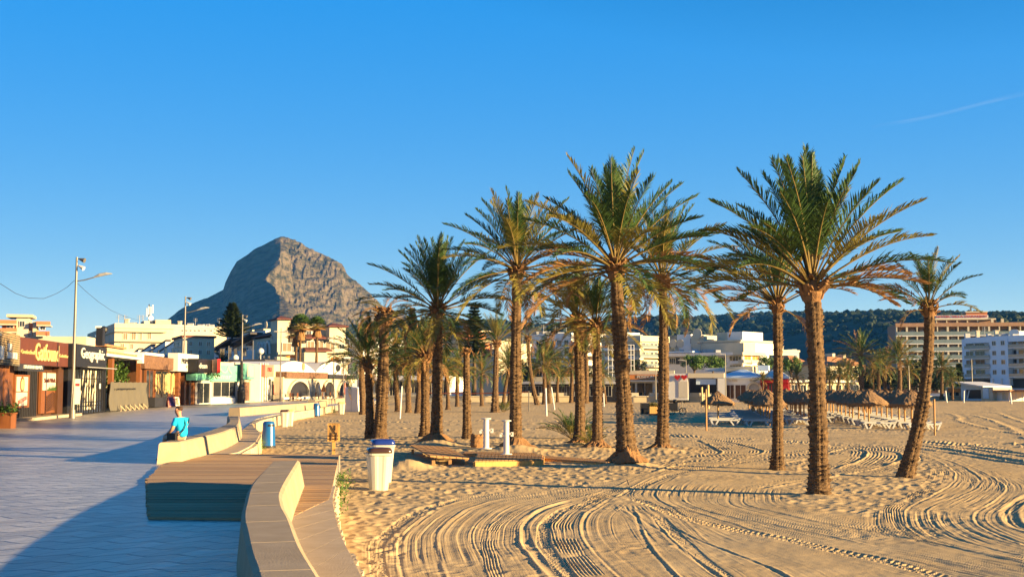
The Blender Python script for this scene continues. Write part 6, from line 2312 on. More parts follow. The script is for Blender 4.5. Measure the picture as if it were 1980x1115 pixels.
clutter('cool blue-white flats in shade with balconies, in front of the hotel at the right edge', f_, roofspots(1868, 1975, 652, 7, -1, -6, 7), 12)
f_ = corner(488, 535, 672, 184, 24)[1]
clutter('large cream villa with two square corner towers and dark red tiled roofs', f_, roofspots(560, 632, 663, 4, -3, -6, 8), 13)

# ------------------------------------------------------------------ more town behind, filling the gaps
def simple_block(label, pl, pc, pr, D, pyt, m, rows, r_ang=35, roof=None, lit_n=3, sh_n=2, wh=8, wpx=6):
    fl_, fr2 = corner(pl, pc, pr, D, r_ang)
    r_ = bld('apartment_building', label, 'building', fl_.b, GB)
    qd_ = quad2(fl_, fr2)
    zt_ = fr2.z(pc, pyt)
    body(r_, qd_, -1, zt_, M[m])
    mb_ = MB()
    if roof:
        hip(mb_, qd_, zt_, 2.0, 0.5, ridge=1.0)
        mb_.build('tile_roof', M[roof], r_)
    else:
        parapet(mb_, qd_, zt_, 0.5, 0.25)
        mb_.build('parapet', M[m], r_)
    for c_ in rows:
        for k__ in range(lit_n):
            px = pc + (pr - pc) * (k__ + 0.3) / lit_n
            window(fr2, r_, px, px + wpx, c_, c_ + wh, 0, glass='glass' if (k__ + int(c_)) % 3 else 'shutter', frame='whiteb', ref=pc + 4)
        fr2.part('balcony', M['whiteb'], r_, pc + 2, pc + (pr - pc) * .62, c_ + wh - 1, c_ + wh + 2.5, 0.1, 1.0, ref=pc + 4)
        for k__ in range(sh_n):
            px = pl + (pc - pl) * (k__ + 0.3) / sh_n
            window(fl_, r_, px, px + wpx * .8, c_, c_ + wh, 0, ref=pc - 4)
    clutter(label, fr2, roofspots(pc + 2, pr - 3, pyt + 1, 4, -1, -4, int(pl)), int(pl))
simple_block('plain white block glimpsed between the wilted palm and the dark green palm', 742, 768, 826, 250, 664, 'whiteb', (670, 688, 706), lit_n=4)
simple_block('cream block with tiled roof seen left of the dead palm trunk', 828, 846, 880, 262, 676, 'cream2', (682, 700), roof='terra')
simple_block('white block seen between the conifer and the trunk by the showers', 930, 958, 1026, 255, 668, 'whiteb', (674, 690, 708), lit_n=4)
simple_block('pale cream block behind the wide round-headed trees', 1466, 1500, 1546, 285, 680, 'cream2', (686, 702), lit_n=3)
simple_block('white house with tiled roof behind the mint shop', 452, 478, 520, 225, 664, 'whiteb', (670, 684), roof='tile', lit_n=2)
simple_block('far pale block right of the villa under the mountain slope', 690, 712, 752, 300, 668, 'cream', (674, 690), lit_n=3)
# ------------------------------------------------------------------ promenade walls, deck, ledges
def lerp_path(pts, n):
    c = catmull([(p.x, p.y) for p in pts], 0.05)
    d = np.concatenate([[0], np.cumsum(np.sqrt(((c[1:] - c[:-1]) ** 2).sum(1)))])
    s = np.linspace(0, d[-1], n)
    return np.stack([np.interp(s, d, c[:, 0]), np.interp(s, d, c[:, 1])], 1)
def bench(name, label, left, right, n, seg, bl=0.05, br=0.12, top=TOP):
    A, B = lerp_path(left, n), lerp_path(right, n)
    r_ = thing(name, (A[0][0], A[0][1], 0), label, 'bench', 'curved stone bench walls of the promenade')
    i0 = 0
    while i0 < n - 1:
        i1 = min(n - 1, i0 + seg)
        mb = MB()
        ring = []
        for i in range(i0, i1 + 1):
            a, b_ = Vector((*A[i], 0)), Vector((*B[i], 0))
            if i == i0 and i0 > 0:
                a = a.lerp(Vector((*A[i + 1], 0)), 0.04)
                b_ = b_.lerp(Vector((*B[i + 1], 0)), 0.04)
            x = (b_ - a).normalized()
            bev = 0.035
            pr = [(a - x * bl, -0.02), (a - x * 0.01, top - bev), (a + x * bev, top), (b_ - x * bev, top), (b_ + x * 0.01, top - bev), (b_ + x * br, -0.02)]
            ring.append([(p.x, p.y, z_) for p, z_ in pr])
        vs = [v for rg in ring for v in rg]
        m_ = len(ring)
        fs = [(k_ * 6 + j, k_ * 6 + j + 1, (k_ + 1) * 6 + j + 1, (k_ + 1) * 6 + j) for k_ in range(m_ - 1) for j in range(5)]
        fs += [(k_ * 6 + 5, k_ * 6, (k_ + 1) * 6, (k_ + 1) * 6 + 5) for k_ in range(m_ - 1)]
        fs += [tuple(range(6)), tuple((m_ - 1) * 6 + 5 - j for j in range(6))]
        mb.add(vs, fs)
        mb.build('stone_block', M['concrete'], r_)
        i0 = i1
    return r_, A, B
LA = [G(a, b_, TOP) for a, b_ in ((527, 891), (488, 932), (473, 972), (468, 999), (473, 1026), (482, 1070), (495, 1110))]
RA = [G(a, b_, TOP) for a, b_ in ((579, 889), (549, 942), (547, 972), (562, 1002), (583, 1053), (620, 1113))]
LA += [Vector((-1.0, 5.5, 0)), Vector((-0.35, 3.0, 0))]
RA += [Vector((-0.5, 5.5, 0)), Vector((0.15, 3.0, 0))]
benchA, A1, A2 = bench('bench_wall', 'pale curved stone bench wall running towards the viewer beside the wooden deck', LA, RA, 60, 5)
LB = [G(a, b_, TOP) for a, b_ in ((308, 855), (374, 840.5), (420, 826.5), (442, 815), (440, 804))]
RB = [G(a, b_, TOP) for a, b_ in ((345, 854), (390, 844), (434, 833.5), (461, 820), (462.5, 804))]
benchB, B1_, B2_ = bench('bench_wall', 'curved stone bench wall on which the man in turquoise sits', LB, RB, 25, 8)
LC = [G(a, b_, 0) + Vector((-0.65, 0.1, 0)) for a, b_ in ((463, 804), (530, 797.5), (608, 789.5), (632, 785))]
RC = [G(a, b_, 0) for a, b_ in ((463, 804), (530, 797.5), (608, 789.5), (632, 785))]
bench('bench_wall', 'long straight stone bench wall beyond the man, behind the low white bins', LC, RC, 40, 6, 0.05, 0.05)
LD = [G(a, b_, 0) + Vector((-0.65, 0.1, 0)) for a, b_ in ((609, 783), (650, 779.5), (675, 777))]
RD = [G(a, b_, 0) for a, b_ in ((609, 783), (650, 779.5), (675, 777))]
bench('bench_wall', 'farthest stone bench wall near the white cabinet, with slanted shadows', LD, RD, 16, 4, 0.05, 0.05)
# ledge slabs between the bench walls and the sand
def slabs(name, label, inner, outer, z0, z1, n, m):
    r_ = thing(name, (inner[0].x, inner[0].y, 0), label, 'ledge')
    A, B = lerp_path(inner, n), lerp_path(outer, n)
    for i in range(n - 1):
        mb = MB()
        g_ = 0.012
        a0, a1 = Vector((*A[i], 0)), Vector((*A[i + 1], 0))
        b0, b1 = Vector((*B[i], 0)), Vector((*B[i + 1], 0))
        mb.hexa([(p.x, p.y, z0) for p in (a0.lerp(a1, g_), b0.lerp(b1, g_), b1, a1)], [(p.x, p.y, z1) for p in (a0.lerp(a1, g_), b0.lerp(b1, g_), b1, a1)])
        mb.build('slab', M['ledge'], r_)
    return r_
innA = [Vector((x, y, 0)) for x, y in A2 if y < 22.2]
outA = [e_ + Vector((0.06, 0, 0)) for e_ in edge if 2.5 < e_.y < 22.9][::-1]
slabs('stone_ledge', 'flat stone ledge between the near bench wall and the sand', innA[::4] + [innA[-1]], outA, 0.0, 0.035, 16, 'ledge')
innB = [Vector((x + 0.12, y, 0)) for x, y in B2_]
outB = [G(a, b_) + Vector((0.05, 0, 0)) for a, b_ in ((456, 876), (474, 867), (487, 860), (497, 846), (499, 838), (489, 827), (484, 818))]
slabs('stone_ledge', 'stepped stone ledge on the sand side of the bench where the man sits', innB[::5], outB, 0.0, 0.03, 10, 'ledge')
def ribbon_wall(name, label, pts, z0, z1, th, m, n, cat='wall', out=1):
    A = lerp_path(pts, n)
    r_ = thing(name, (A[0][0], A[0][1], 0), label, cat)
    mb = MB()
    q = random.Random(5)
    vs = []
    for i in range(n):
        d = A[min(i + 1, n - 1)] - A[max(i - 1, 0)]
        d = d / np.linalg.norm(d)
        nx_, ny_ = d[1] * out, -d[0] * out
        j = q.uniform(-0.025, 0.025)
        vs += [(A[i][0] + nx_ * (th + 0.05 + j), A[i][1] + ny_ * (th + 0.05 + j), z0), (A[i][0] + nx_ * (th + j), A[i][1] + ny_ * (th + j), z1 + j * .6), (A[i][0] - nx_ * 0.03, A[i][1] - ny_ * 0.03, z1 + 0.003), (A[i][0] - nx_ * 0.03, A[i][1] - ny_ * 0.03, z0)]
    fs = []
    for i in range(n - 1):
        for j in range(4):
            fs.append((i * 4 + j, i * 4 + (j + 1) % 4, (i + 1) * 4 + (j + 1) % 4, (i + 1) * 4 + j))
    fs += [(0, 1, 2, 3), ((n - 1) * 4 + 3, (n - 1) * 4 + 2, (n - 1) * 4 + 1, (n - 1) * 4)]
    mb.add(vs, fs)
    mb.build('stone_face', m, r_)
    return r_
ribbon_wall('stone_wall', 'low rubble stone wall dropping from the near ledge to the sand, with weeds', [e_ for e_ in edge if 2.5 < e_.y < 31.5], -0.9, 0.0, 0.10, M['rubble'], 90)
ribbon_wall('stone_wall', 'low sunlit rubble stone wall below the stepped ledge beside the blue bin', [G(a, b_) for a, b_ in ((456, 877), (474, 867.5), (487, 860.5), (497, 846), (499, 838), (489, 827))], -0.9, -0.02, 0.12, M['rubble'], 40)
ribbon_wall('stone_wall', 'scalloped rubble stone wall under the long bench, behind the white bins', [G(a, b_) for a, b_ in ((483, 820), (501, 812.5), (538, 803.5), (569, 796.5), (597, 792.5), (622, 788), (642, 784))], -0.9, 0.03, 0.25, M['rubble'], 120)
# wooden deck laid across the promenade
DK = [G(a, b_) for a, b_ in ((283, 929), (287, 1005), (463, 1006), (560, 1006), (636, 969), (643, 943), (655, 885), (658, 881), (421, 880), (340, 894), (314, 902))]
root_deck = thing('wooden_deck', DK[0], 'weathered wooden deck of cross boards lying across the promenade', 'deck')
ys = [p.y for p in DK]
mb = MB()
yy_ = min(ys)
bw_ = 0.145
q = random.Random(9)
while yy_ + bw_ < max(ys):
    xs = []
    for yc in (yy_ + 0.004, yy_ + bw_ - 0.012):
        c_ = []
        for i in range(len(DK)):
            p, p2 = DK[i], DK[(i + 1) % len(DK)]
            if (p.y > yc) != (p2.y > yc):
                c_.append(p.x + (p2.x - p.x) * (yc - p.y) / (p2.y - p.y))
        xs.append((min(c_), max(c_)) if c_ else None)
    if xs[0] and xs[1]:
        z_ = 0.040 + q.uniform(-0.004, 0.004)
        j = q.uniform(-0.03, 0.03)
        (l0, r0_), (l1, r1_) = xs
        mi_ = q.choice((0, 0, 0, 1, 2))
        mb.hexa([(l0 + j, yy_, 0.004), (r0_, yy_, 0.004), (r1_, yy_ + bw_ - 0.008, 0.004), (l1 + j, yy_ + bw_ - 0.008, 0.004)], [(l0 + j, yy_, z_), (r0_, yy_, z_), (r1_, yy_ + bw_ - 0.008, z_), (l1 + j, yy_ + bw_ - 0.008, z_)], mi_)
    yy_ += bw_
mb.build('boards', [M['deck'], M['deck2'], M['deck3']], root_deck)
# weeds along the near wall
def weeds(label, pts, n, seed, hmax=0.3, z=SAND):
    q = random.Random(seed)
    c = sum(pts, Vector()) / len(pts)
    mb_ = MB()
    for k_ in range(n):
        p = pts[q.randrange(len(pts))] + Vector((q.gauss(0, .05), q.gauss(0, .3), q.uniform(-0.15, hmax - 0.1)))
        d = Vector((q.gauss(0, 1), q.gauss(0, 1), q.gauss(0.5, 1))).normalized() * q.uniform(0.04, 0.08)
        w_ = d.cross(Vector((.2, .1, 1))).normalized() * 0.018
        mb_.add([p, p + d * .5 + w_, p + d, p + d * .5 - w_], [(0, 1, 2, 3)])
    o = mb_.build('weed_plant', M['treefol'], None, origin=(c.x, c.y, z))
    tag(o, label, 'plant', 'weeds growing along the stone wall')
for i, (a, b_, lb) in enumerate(((660, 938, 'upper clump of green weeds on the near stone wall'), (648, 982, 'lower clump of green weeds on the near stone wall'), (502, 862, 'grass tuft at the foot of the stone wall left of the near blue bin'), (590, 802, 'weeds at the wall left of the far blue bin'), (646, 795, 'weeds at the wall left of the far white bin'))):
    p = G(a, b_, -0.3)
    weeds(lb, [p + Vector((0, dy, 0)) for dy in ((-0.8, -0.3, 0.2, 0.8) if b_ > 900 else (-0.4, 0, .4))], 420 if b_ > 900 else 260, i, 0.35 if b_ > 900 else 0.28)
# promenade wall round the bay
gW = 'cream sea wall sections'
for i, (a, b_, lb) in enumerate((((690, 177), (900, 175), 'cream sea wall behind the left grove'), ((900.5, 175), (1250, 173), 'cream sea wall behind the central palms'), ((1250.5, 173), (1645, 175), 'cream sea wall behind the parasols'), ((1646, 178), (1862, 195), 'cream sea wall at the far right before the dark trees'))):
    f = Fac(a, b_)
    r = thing('sea_wall', f.pt(f.L / 2), lb, 'wall', gW)
    mb = MB()
    f.ubox(mb, 0, f.L, -1, 0.30 if i < 3 else 0.15, -0.5, 0.0)
    mb.build('wall_face', M['cream'], r)
    mb = MB()
    f.ubox(mb, 0, f.L, 0.30 if i < 3 else 0.15, 0.42 if i < 3 else 0.27, -0.6, 0.12)
    mb.build('coping', M['cream2'], r)
    if i < 3:
        n_ = int(f.L / 5)
        q = random.Random(i)
        for k_ in range(n_):
            if q.random() < 0.45:
                continue
            mb = MB()
            f.ubox(mb, k_ * 5 + .4, k_ * 5 + 4.2, 0.42, 0.85, -0.6, -0.1)
            mb.build('seat_block', M['cream2'], r)

# ------------------------------------------------------------------ lamps and cables
def lamp_proto():
    r_ = thing('street_lamp', (0, 0, 0), 'x', 'street lamp', 'tall street lamps on the promenade')
    mb_ = MB()
    mb_.tube([(0, 0, 0), (0, 0, 3), (0.02, 0, 9.6)], [0.13, 0.10, 0.06], 12)
    mb_.build('pole', M['steel'], r_)
    mb_ = MB()
    mb_.tube([(0, 0, 0), (0, 0, 0.5)], [0.2, 0.17], 12)
    mb_.build('base', M['steel'], r_)
    mb_ = MB()
    mb_.tube([(0, 0, 8.15), (0.5, 0, 8.22), (1.0, 0, 8.36), (1.4, 0, 8.5)], 0.035, 6)
    a_ = mb_.build('arm', M['steel'], r_)
    mb_ = MB()
    mb_.tube([(1.05, 0, 8.38), (1.4, 0, 8.52), (1.8, 0, 8.6), (2.15, 0, 8.6)], [0.04, 0.10, 0.09, 0.03], 8)
    mb_.build('lamp_head', M['grey'], a_)
    mb_ = MB()
    mb_.tube([(0, 0, 9.5), (0.3, 0, 9.48)], 0.03, 5)
    mb_.tube([(0.2, -0.02, 9.48), (0.52, -0.08, 9.38)], [0.06, 0.15], 8)
    mb_.build('loudspeaker', M['steel'], r_)
    mb_ = MB()
    mb_.tube([(0, 0, 9.1), (0.2, 0, 9.06)], 0.03, 5)
    mb_.tube([(0.15, -0.03, 9.08), (0.48, -0.1, 8.9)], [0.05, 0.14], 8)
    mb_.build('spotlight', M['white'], r_)
    return r_
lp = lamp_proto()
first = True
for px, pyb, pyt, lb in ((139.5, 808, 497, 'tall grey street lamp with loudspeakers beside the black shop, nearest of the lamps'), (354, 782, 573, 'grey street lamp in front of the plain white sign board'), (466, 779, 608, 'grey street lamp with a thick black base in front of the mint shop')):
    b_ = G(px, pyb)
    sc = (P(px, pyt, b_.y).z) / 9.6
    if first:
        lp.location = b_
        lp.scale = (sc, sc, sc)
        lp['label'] = lb
        lamp1 = lp
        first = False
    else:
        l3 = dup(lp, b_, 0.0, sc, lb)
mb = MB()
mb.lathe((0, 0, 0), [(0.42, 0), (0.42, 1.3), (0.34, 1.7), (0.2, 2.1), (0.16, 4.4), (0.13, 4.6)], 14)
o = mb.build('black_base', M['black'])
o.parent = l3
def slim_lamp(label, px, D, pyt, kind):
    b_ = XD(px, D)
    zt = P(px, pyt, D).z
    r_ = thing('lamp_post', b_, label, 'lamp post', 'slim posts along the promenade')
    mb_ = MB()
    mb_.tube([b_, b_ + Vector((0, 0, zt))], [0.09, 0.05], 8)
    mb_.build('pole', M['steel'] if kind != 'globe' else M['white'], r_)
    mb_ = MB()
    if kind == 'cross':
        mb_.box((b_.x, b_.y, zt - 0.5), 1.6, 0.08, 0.08)
        mb_.box((b_.x - 0.6, b_.y, zt - 0.45), 0.4, 0.3, 0.12)
        mb_.box((b_.x + 0.6, b_.y, zt - 0.45), 0.4, 0.3, 0.12)
        mb_.build('floodlights', M['grey'], r_)
    elif kind == 'globe':
        mb_.blob((b_.x, b_.y, zt + 0.35), 0.45, 1, 2, 0.0)
        mb_.build('globe', M['sign'], r_, smooth=True)
    elif kind == 'arm':
        mb_.tube([b_ + Vector((0, 0, zt - 0.1)), b_ + Vector((-0.8, 0, zt + 0.05)), b_ + Vector((-1.3, 0, zt))], [0.05, 0.08, 0.04], 6)
        mb_.build('lamp_head', M['grey'], r_)
    elif kind == 'cam':
        mb_.box((b_.x, b_.y, zt - 0.1), 0.3, 0.25, 0.35)
        mb_.build('box', M['sign'], r_)
slim_lamp('slim lamp post before the slate roof beside the pink sign', 542, 148, 634, 'cross')
slim_lamp('slim lamp post with floodlight bar before the right tower of the villa', 645, 158, 648, 'cross')
slim_lamp('bare slim post at the gate of the white restaurant', 664, 166, 696, 'pole')
slim_lamp('white post with round globe before the shaded terraces', 503, 165, 684, 'globe')
slim_lamp('short white post with round globe left of the thick black lamp base', 454, 162, 697, 'globe')
slim_lamp('bare cream post standing over the mint shop roof', 488, 160, 658, 'pole')
slim_lamp('pale bare post over the red and black box sign', 441, 165, 668, 'pole')
slim_lamp('slim grey lamp post behind the first parasols', 1403, 168, 684, 'arm')
slim_lamp('slim white lamp post in front of the blue-white flats', 1880, 200, 694, 'pole')
slim_lamp('thin pole with a white box between the two central trunks and the cafe', 1268, 165, 704, 'pole')
slim_lamp('short lamp post at the roof terrace beside the round trees', 1327, 200, 696, 'arm')
slim_lamp('thin lamp post among the right hand palms', 1758, 178, 706, 'pole')
def cable(label, pts):
    mb_ = MB()
    c = [Vector(p) for p in pts]
    mb_.tube(c, 0.013, 5)
    o_ = mb_.build('overhead_cable', M['dark'], None, origin=c[0])
    tag(o_, label, 'cable', 'cables hung from the nearest street lamp')
D_ = G(139.5, 808).y
cable('sagging overhead cable left of the nearest street lamp', [P(x, y, d) for x, y, d in ((-40, 520, 60), (0, 548, 63), (30, 567, 65), (55, 576, 67), (85, 577, 69), (110, 567, 71), (130, 555, 73), (144, 542, D_))])
cable('overhead cable sloping down right from the nearest street lamp', [P(x, y, d) for x, y, d in ((146, 544, D_), (165, 562, 82), (190, 583, 92), (215, 600, 104), (240, 611, 118), (270, 620, 140))])

# ------------------------------------------------------------------ bins, signs, cabinet
def white_bin(label, px, pyb, hpx, wpx, lid, rz=0.2, grp=None):
    b_ = onsand(px, pyb)
    D = b_.y
    h_, w_ = hpx * D / F, wpx * D / F / 2
    r_ = thing('litter_bin', b_, label, 'bin', grp)
    mb_ = MB()
    n = 40
    def ring(rad, z_, sq=0.85, fl=0.05):
        o_ = []
        for k_ in range(n):
            a_ = 6.283 * k_ / n + rz
            e_ = 1 / (abs(math.cos(a_ - rz)) ** 5 + abs(math.sin(a_ - rz)) ** 5) ** 0.2
            fl_ = 1 - fl * (0.5 + 0.5 * math.cos(8 * (a_ - rz)) > 0.62)
            o_.append((b_.x + rad * e_ * fl_ * math.cos(a_) * 0.96, b_.y + rad * e_ * fl_ * math.sin(a_) * sq, b_.z + z_))
        return o_
    hb = h_ * 0.855
    st = [(0.70, -0.15, .05), (0.72, 0.02, .05), (0.86, hb * .6, .05), (0.955, hb * 0.93, .05), (1.0, hb * .955, 0), (1.0, hb, 0)]
    rg = [ring(w_ * a, z_, 0.85, f_) for a, z_, f_ in st]
    fs = [(i * n + k_, i * n + (k_ + 1) % n, (i + 1) * n + (k_ + 1) % n, (i + 1) * n + k_) for i in range(len(st) - 1) for k_ in range(n)]
    fs += [tuple(range(n - 1, -1, -1)), tuple((len(st) - 1) * n + k_ for k_ in range(n))]
    mb_.add([v for x in rg for v in x], fs)
    mb_.build('body', M['binw'], r_)
    mb_ = MB()
    st = [(0.985, hb + 0.003), (1.0, hb + (h_ - hb) * .3), (0.97, hb + (h_ - hb) * .7), (0.86, hb + (h_ - hb) * .92), (0.4, h_)]
    rg = [ring(w_ * a, z_, 0.85, 0) for a, z_ in st]
    mb_.add([v for x in rg for v in x], [(i * n + k_, i * n + (k_ + 1) % n, (i + 1) * n + (k_ + 1) % n, (i + 1) * n + k_) for i in range(len(st) - 1) for k_ in range(n)] + [tuple(range(n - 1, -1, -1)), tuple((len(st) - 1) * n + k_ for k_ in range(n))])
    l_ = mb_.build('lid', lid, r_, smooth=True)
    mb_ = MB()
    rg = [ring(w_ * a, z_, 0.85, 0) for a, z_ in ((1.02, hb - 0.02), (1.03, hb + 0.004), (1.01, hb + 0.010), (1.0, hb - 0.015))]
    m4 = 4
    mb_.add([v for x in rg for v in x], [(i * n + k_, i * n + (k_ + 1) % n, ((i + 1) % m4) * n + (k_ + 1) % n, ((i + 1) % m4) * n + k_) for i in range(m4) for k_ in range(n)])
    mb_.build('rim', M['binw'], r_)
    return r_
gBn = 'white plastic beach bins'
white_bin('white beach bin with glossy brown lid, front one of the near pair', 732, 945, 80, 50, M['binlid'], 0.25, gBn)
white_bin('white beach bin with dark blue lid, just behind the brown lidded one', 739, 931, 81, 47, M['bluelid'], 0.25, gBn)
white_bin('white beach bin with brown lid beside the long bench wall', 550, 825, 33, 18, M['binlid'], 0.2, gBn)
white_bin('white beach bin with yellowish lid tucked behind the brown lidded one', 560, 823, 32, 17, M['gold'], 0.2, gBn)
white_bin('small far white bin with tan lid left of the white cabinet', 660, 800, 23, 15, M['gold'], 0.2, gBn)
def blue_bin(label, px, pyb, hpx, wpx):
    b_ = onsand(px, pyb)
    s = hpx * b_.y / F
    w_ = wpx * b_.y / F / 2
    r_ = thing('litter_bin', b_, label, 'bin', 'blue metal bins')
    mb_ = MB()
    mb_.lathe(b_, [(w_, -0.05), (w_, 0.05 * s), (w_ * .98, 0.09 * s), (w_ * 0.97, 0.1 * s), (w_ * .86, 0.88 * s), (w_ * .80, 0.95 * s), (w_ * .6, 0.985 * s), (w_ * .2, 1.0 * s)], 32)
    mb_.build('body', M['blue'], r_, smooth=True)
    mb_ = MB()
    mb_.lathe(b_, [(w_ * 1.04, -0.08), (w_ * 1.04, 0.06 * s), (w_ * 1.0, 0.075 * s)], 32)
    mb_.build('foot_ring', M['dark'], r_)
    mb_ = MB()
    n = 8
    vs = []
    for z_ in (0.80 * s, 0.90 * s):
        for rr in (1.03, 0.8):
            for k_ in range(n + 1):
                a_ = R(-88 + 75 * k_ / n)
                ra = w_ * (0.87 - 0.05 * (z_ / s - 0.8) / 0.1)
                vs.append((b_.x + ra * rr * math.cos(a_), b_.y + ra * rr * math.sin(a_), b_.z + z_))
    m_ = n + 1
    fs = []
    for k_ in range(n):
        fs += [(k_, k_ + 1, 2 * m_ + k_ + 1, 2 * m_ + k_), (k_, m_ + k_, m_ + k_ + 1, k_ + 1), (2 * m_ + k_, 2 * m_ + k_ + 1, 3 * m_ + k_ + 1, 3 * m_ + k_)]
    mb_.add(vs, fs)
    mb_.build('opening', M['black'], r_)
blue_bin('glossy blue cylindrical litter bin beside the stepped ledge', 519, 866, 51, 27)
blue_bin('small far blue litter bin against the scalloped stone wall', 612, 804.5, 26, 14)
b_ = onsand(680, 795)
f = Fac((667.5, b_.y), (692, b_.y - 0.6))
r = thing('cabinet', f.pt(f.L / 2, 0, b_.z), 'tall white beach cabinet with curved top left of the wilted palm', 'cabinet')
mb = MB()
zt = f.z(680, 751)
f.ubox(mb, 0, f.L, b_.z - 0.1, zt, -0.9, 0)
mb.build('body', M['white'], r)
mb = MB()
pts = []
for i in range(9):
    a_ = math.pi * i / 8
    pts.append((f.L / 2 - (f.L / 2 + 0.05) * math.cos(a_), zt + 0.01 + 0.16 * math.sin(a_)))
vs = [f.pt(u, 0.05, z_) for u, z_ in pts] + [f.pt(u, -0.95, z_) for u, z_ in pts]
mb.add(vs, [tuple(range(9)), tuple(range(17, 8, -1))] + [(i, i + 1, 10 + i, 9 + i) for i in range(8)] + [(0, 9, 17, 8)])
mb.build('curved_top', M['bluewhite'], r)
mb = MB()
f.ubox(mb, f.L * .49, f.L * .51, b_.z, zt, 0.0, 0.012)
mb.build('door_joint', M['grey'], r)
# wooden notice
b_ = onsand(645, 880)
D = b_.y
pxm = D / F
r = thing('wooden_sign', b_, 'yellow pine slatted notice board on a post beside the deck', 'sign')
mb = MB()
mb.box((b_.x, b_.y, b_.z - 0.2), 0.10, 0.06, 32 * pxm + 0.2)
mb.build('post', M['pine'], r)
mb = MB()
for k_ in range(5):
    mb.box((b_.x + (k_ - 2) * 4.7 * pxm, b_.y - 0.055, b_.z + 27 * pxm), 4.4 * pxm, 0.03, 35 * pxm)
bd = mb.build('board', M['pine'], r)
mb = MB()
yb_ = b_.y - 0.085
def bx(x0, z0, x1, z1, w_=0.018):
    a_, c_ = Vector((b_.x + x0 * pxm, yb_, b_.z + z0 * pxm)), Vector((b_.x + x1 * pxm, yb_, b_.z + z1 * pxm))
    mb.tube([a_, c_], w_, 4)
bx(-9, 32, 9, 32)
bx(-9, 38, 9, 38)
bx(-6, 58, -1, 50)
bx(-1, 50, 4, 42)
bx(3, 58, 3, 48)
bx(-4, 29, -4, 44)
bx(6, 29, 6, 44)
mb.build('carved_lines', M['darkwood'], bd)
mb = MB()
mb.box((b_.x, b_.y - 0.02, b_.z + 30 * pxm), 24 * pxm, 0.03, 0.06)
mb.box((b_.x, b_.y - 0.02, b_.z + 54 * pxm), 24 * pxm, 0.03, 0.06)
mb.build('battens', M['pine'], r)

# stump
b_ = onsand(922, 866)
r = thing('tree_stump', b_, 'short sawn palm stump left of the white showers', 'stump')
mb = MB()
q = random.Random(2)
w_ = 11.5 * b_.y / F
h_ = 26 * b_.y / F
vs, n = [], 20
for i in range(9):
    for k_ in range(n):
        a_ = 6.283 * k_ / n
        rr = w_ * (1 + 0.12 * ((i + (k_ // 2) % 2 * .5) % 2 - .5) + q.uniform(-.06, .06))
        vs.append((b_.x + rr * math.cos(a_), b_.y + rr * math.sin(a_), b_.z - 0.1 + (h_ + 0.1) * i / 8 + (q.uniform(-.05, .05) if i == 8 else 0)))
mb.add(vs, [(i * n + k_, i * n + (k_ + 1) % n, (i + 1) * n + (k_ + 1) % n, (i + 1) * n + k_) for i in range(8) for k_ in range(n)] + [tuple(8 * n + k_ for k_ in range(n))])
mb.build('bark', M['fibre'], r)

# showers on the boardwalk
def shower(label, px, pyb, pyt):
    b_ = onsand(px, pyb)
    b_.z = SAND + 0.16
    s = (P(px, pyt, b_.y).z - b_.z)
    r_ = thing('beach_shower', b_, label, 'shower', 'white beach showers')
    w_ = 5.6 * b_.y / F
    mb_ = MB()
    mb_.lathe(b_, [(w_ * 2.0, 0.0), (w_ * 2.0, 0.03), (w_ * 1.05, 0.035), (w_, 0.05), (w_ * .95, s * 0.95), (w_ * .95, s * .96)], 18)
    mb_.build('column', M['white'], r_, smooth=False)
    mb_ = MB()
    mb_.lathe(b_ + Vector((0, 0, s * .96)), [(w_ * 1.2, 0), (w_ * 1.7, s * .015), (w_ * 1.7, s * .04), (w_ * .6, s * .05)], 18)
    mb_.build('shower_head', M['white'], r_)
    mb_ = MB()
    zc = b_.z + s * 0.58
    mb_.box((b_.x, b_.y, zc), w_ * 3.8, w_ * 1.0, w_ * .6)
    mb_.box((b_.x - w_ * 1.9, b_.y, zc - w_ * .8), w_ * .8, w_ * 1.0, w_ * 1.0)
    mb_.box((b_.x + w_ * 2.0, b_.y, zc - w_ * .6), w_ * 1.0, w_ * 1.0, w_ * 1.5)
    mb_.build('tap_arm', M['white'], r_)
shower('white shower column at the back of the boardwalk', 940, 876, 808)
shower('white shower column nearer the viewer on the yellow platform', 979, 888, 812)
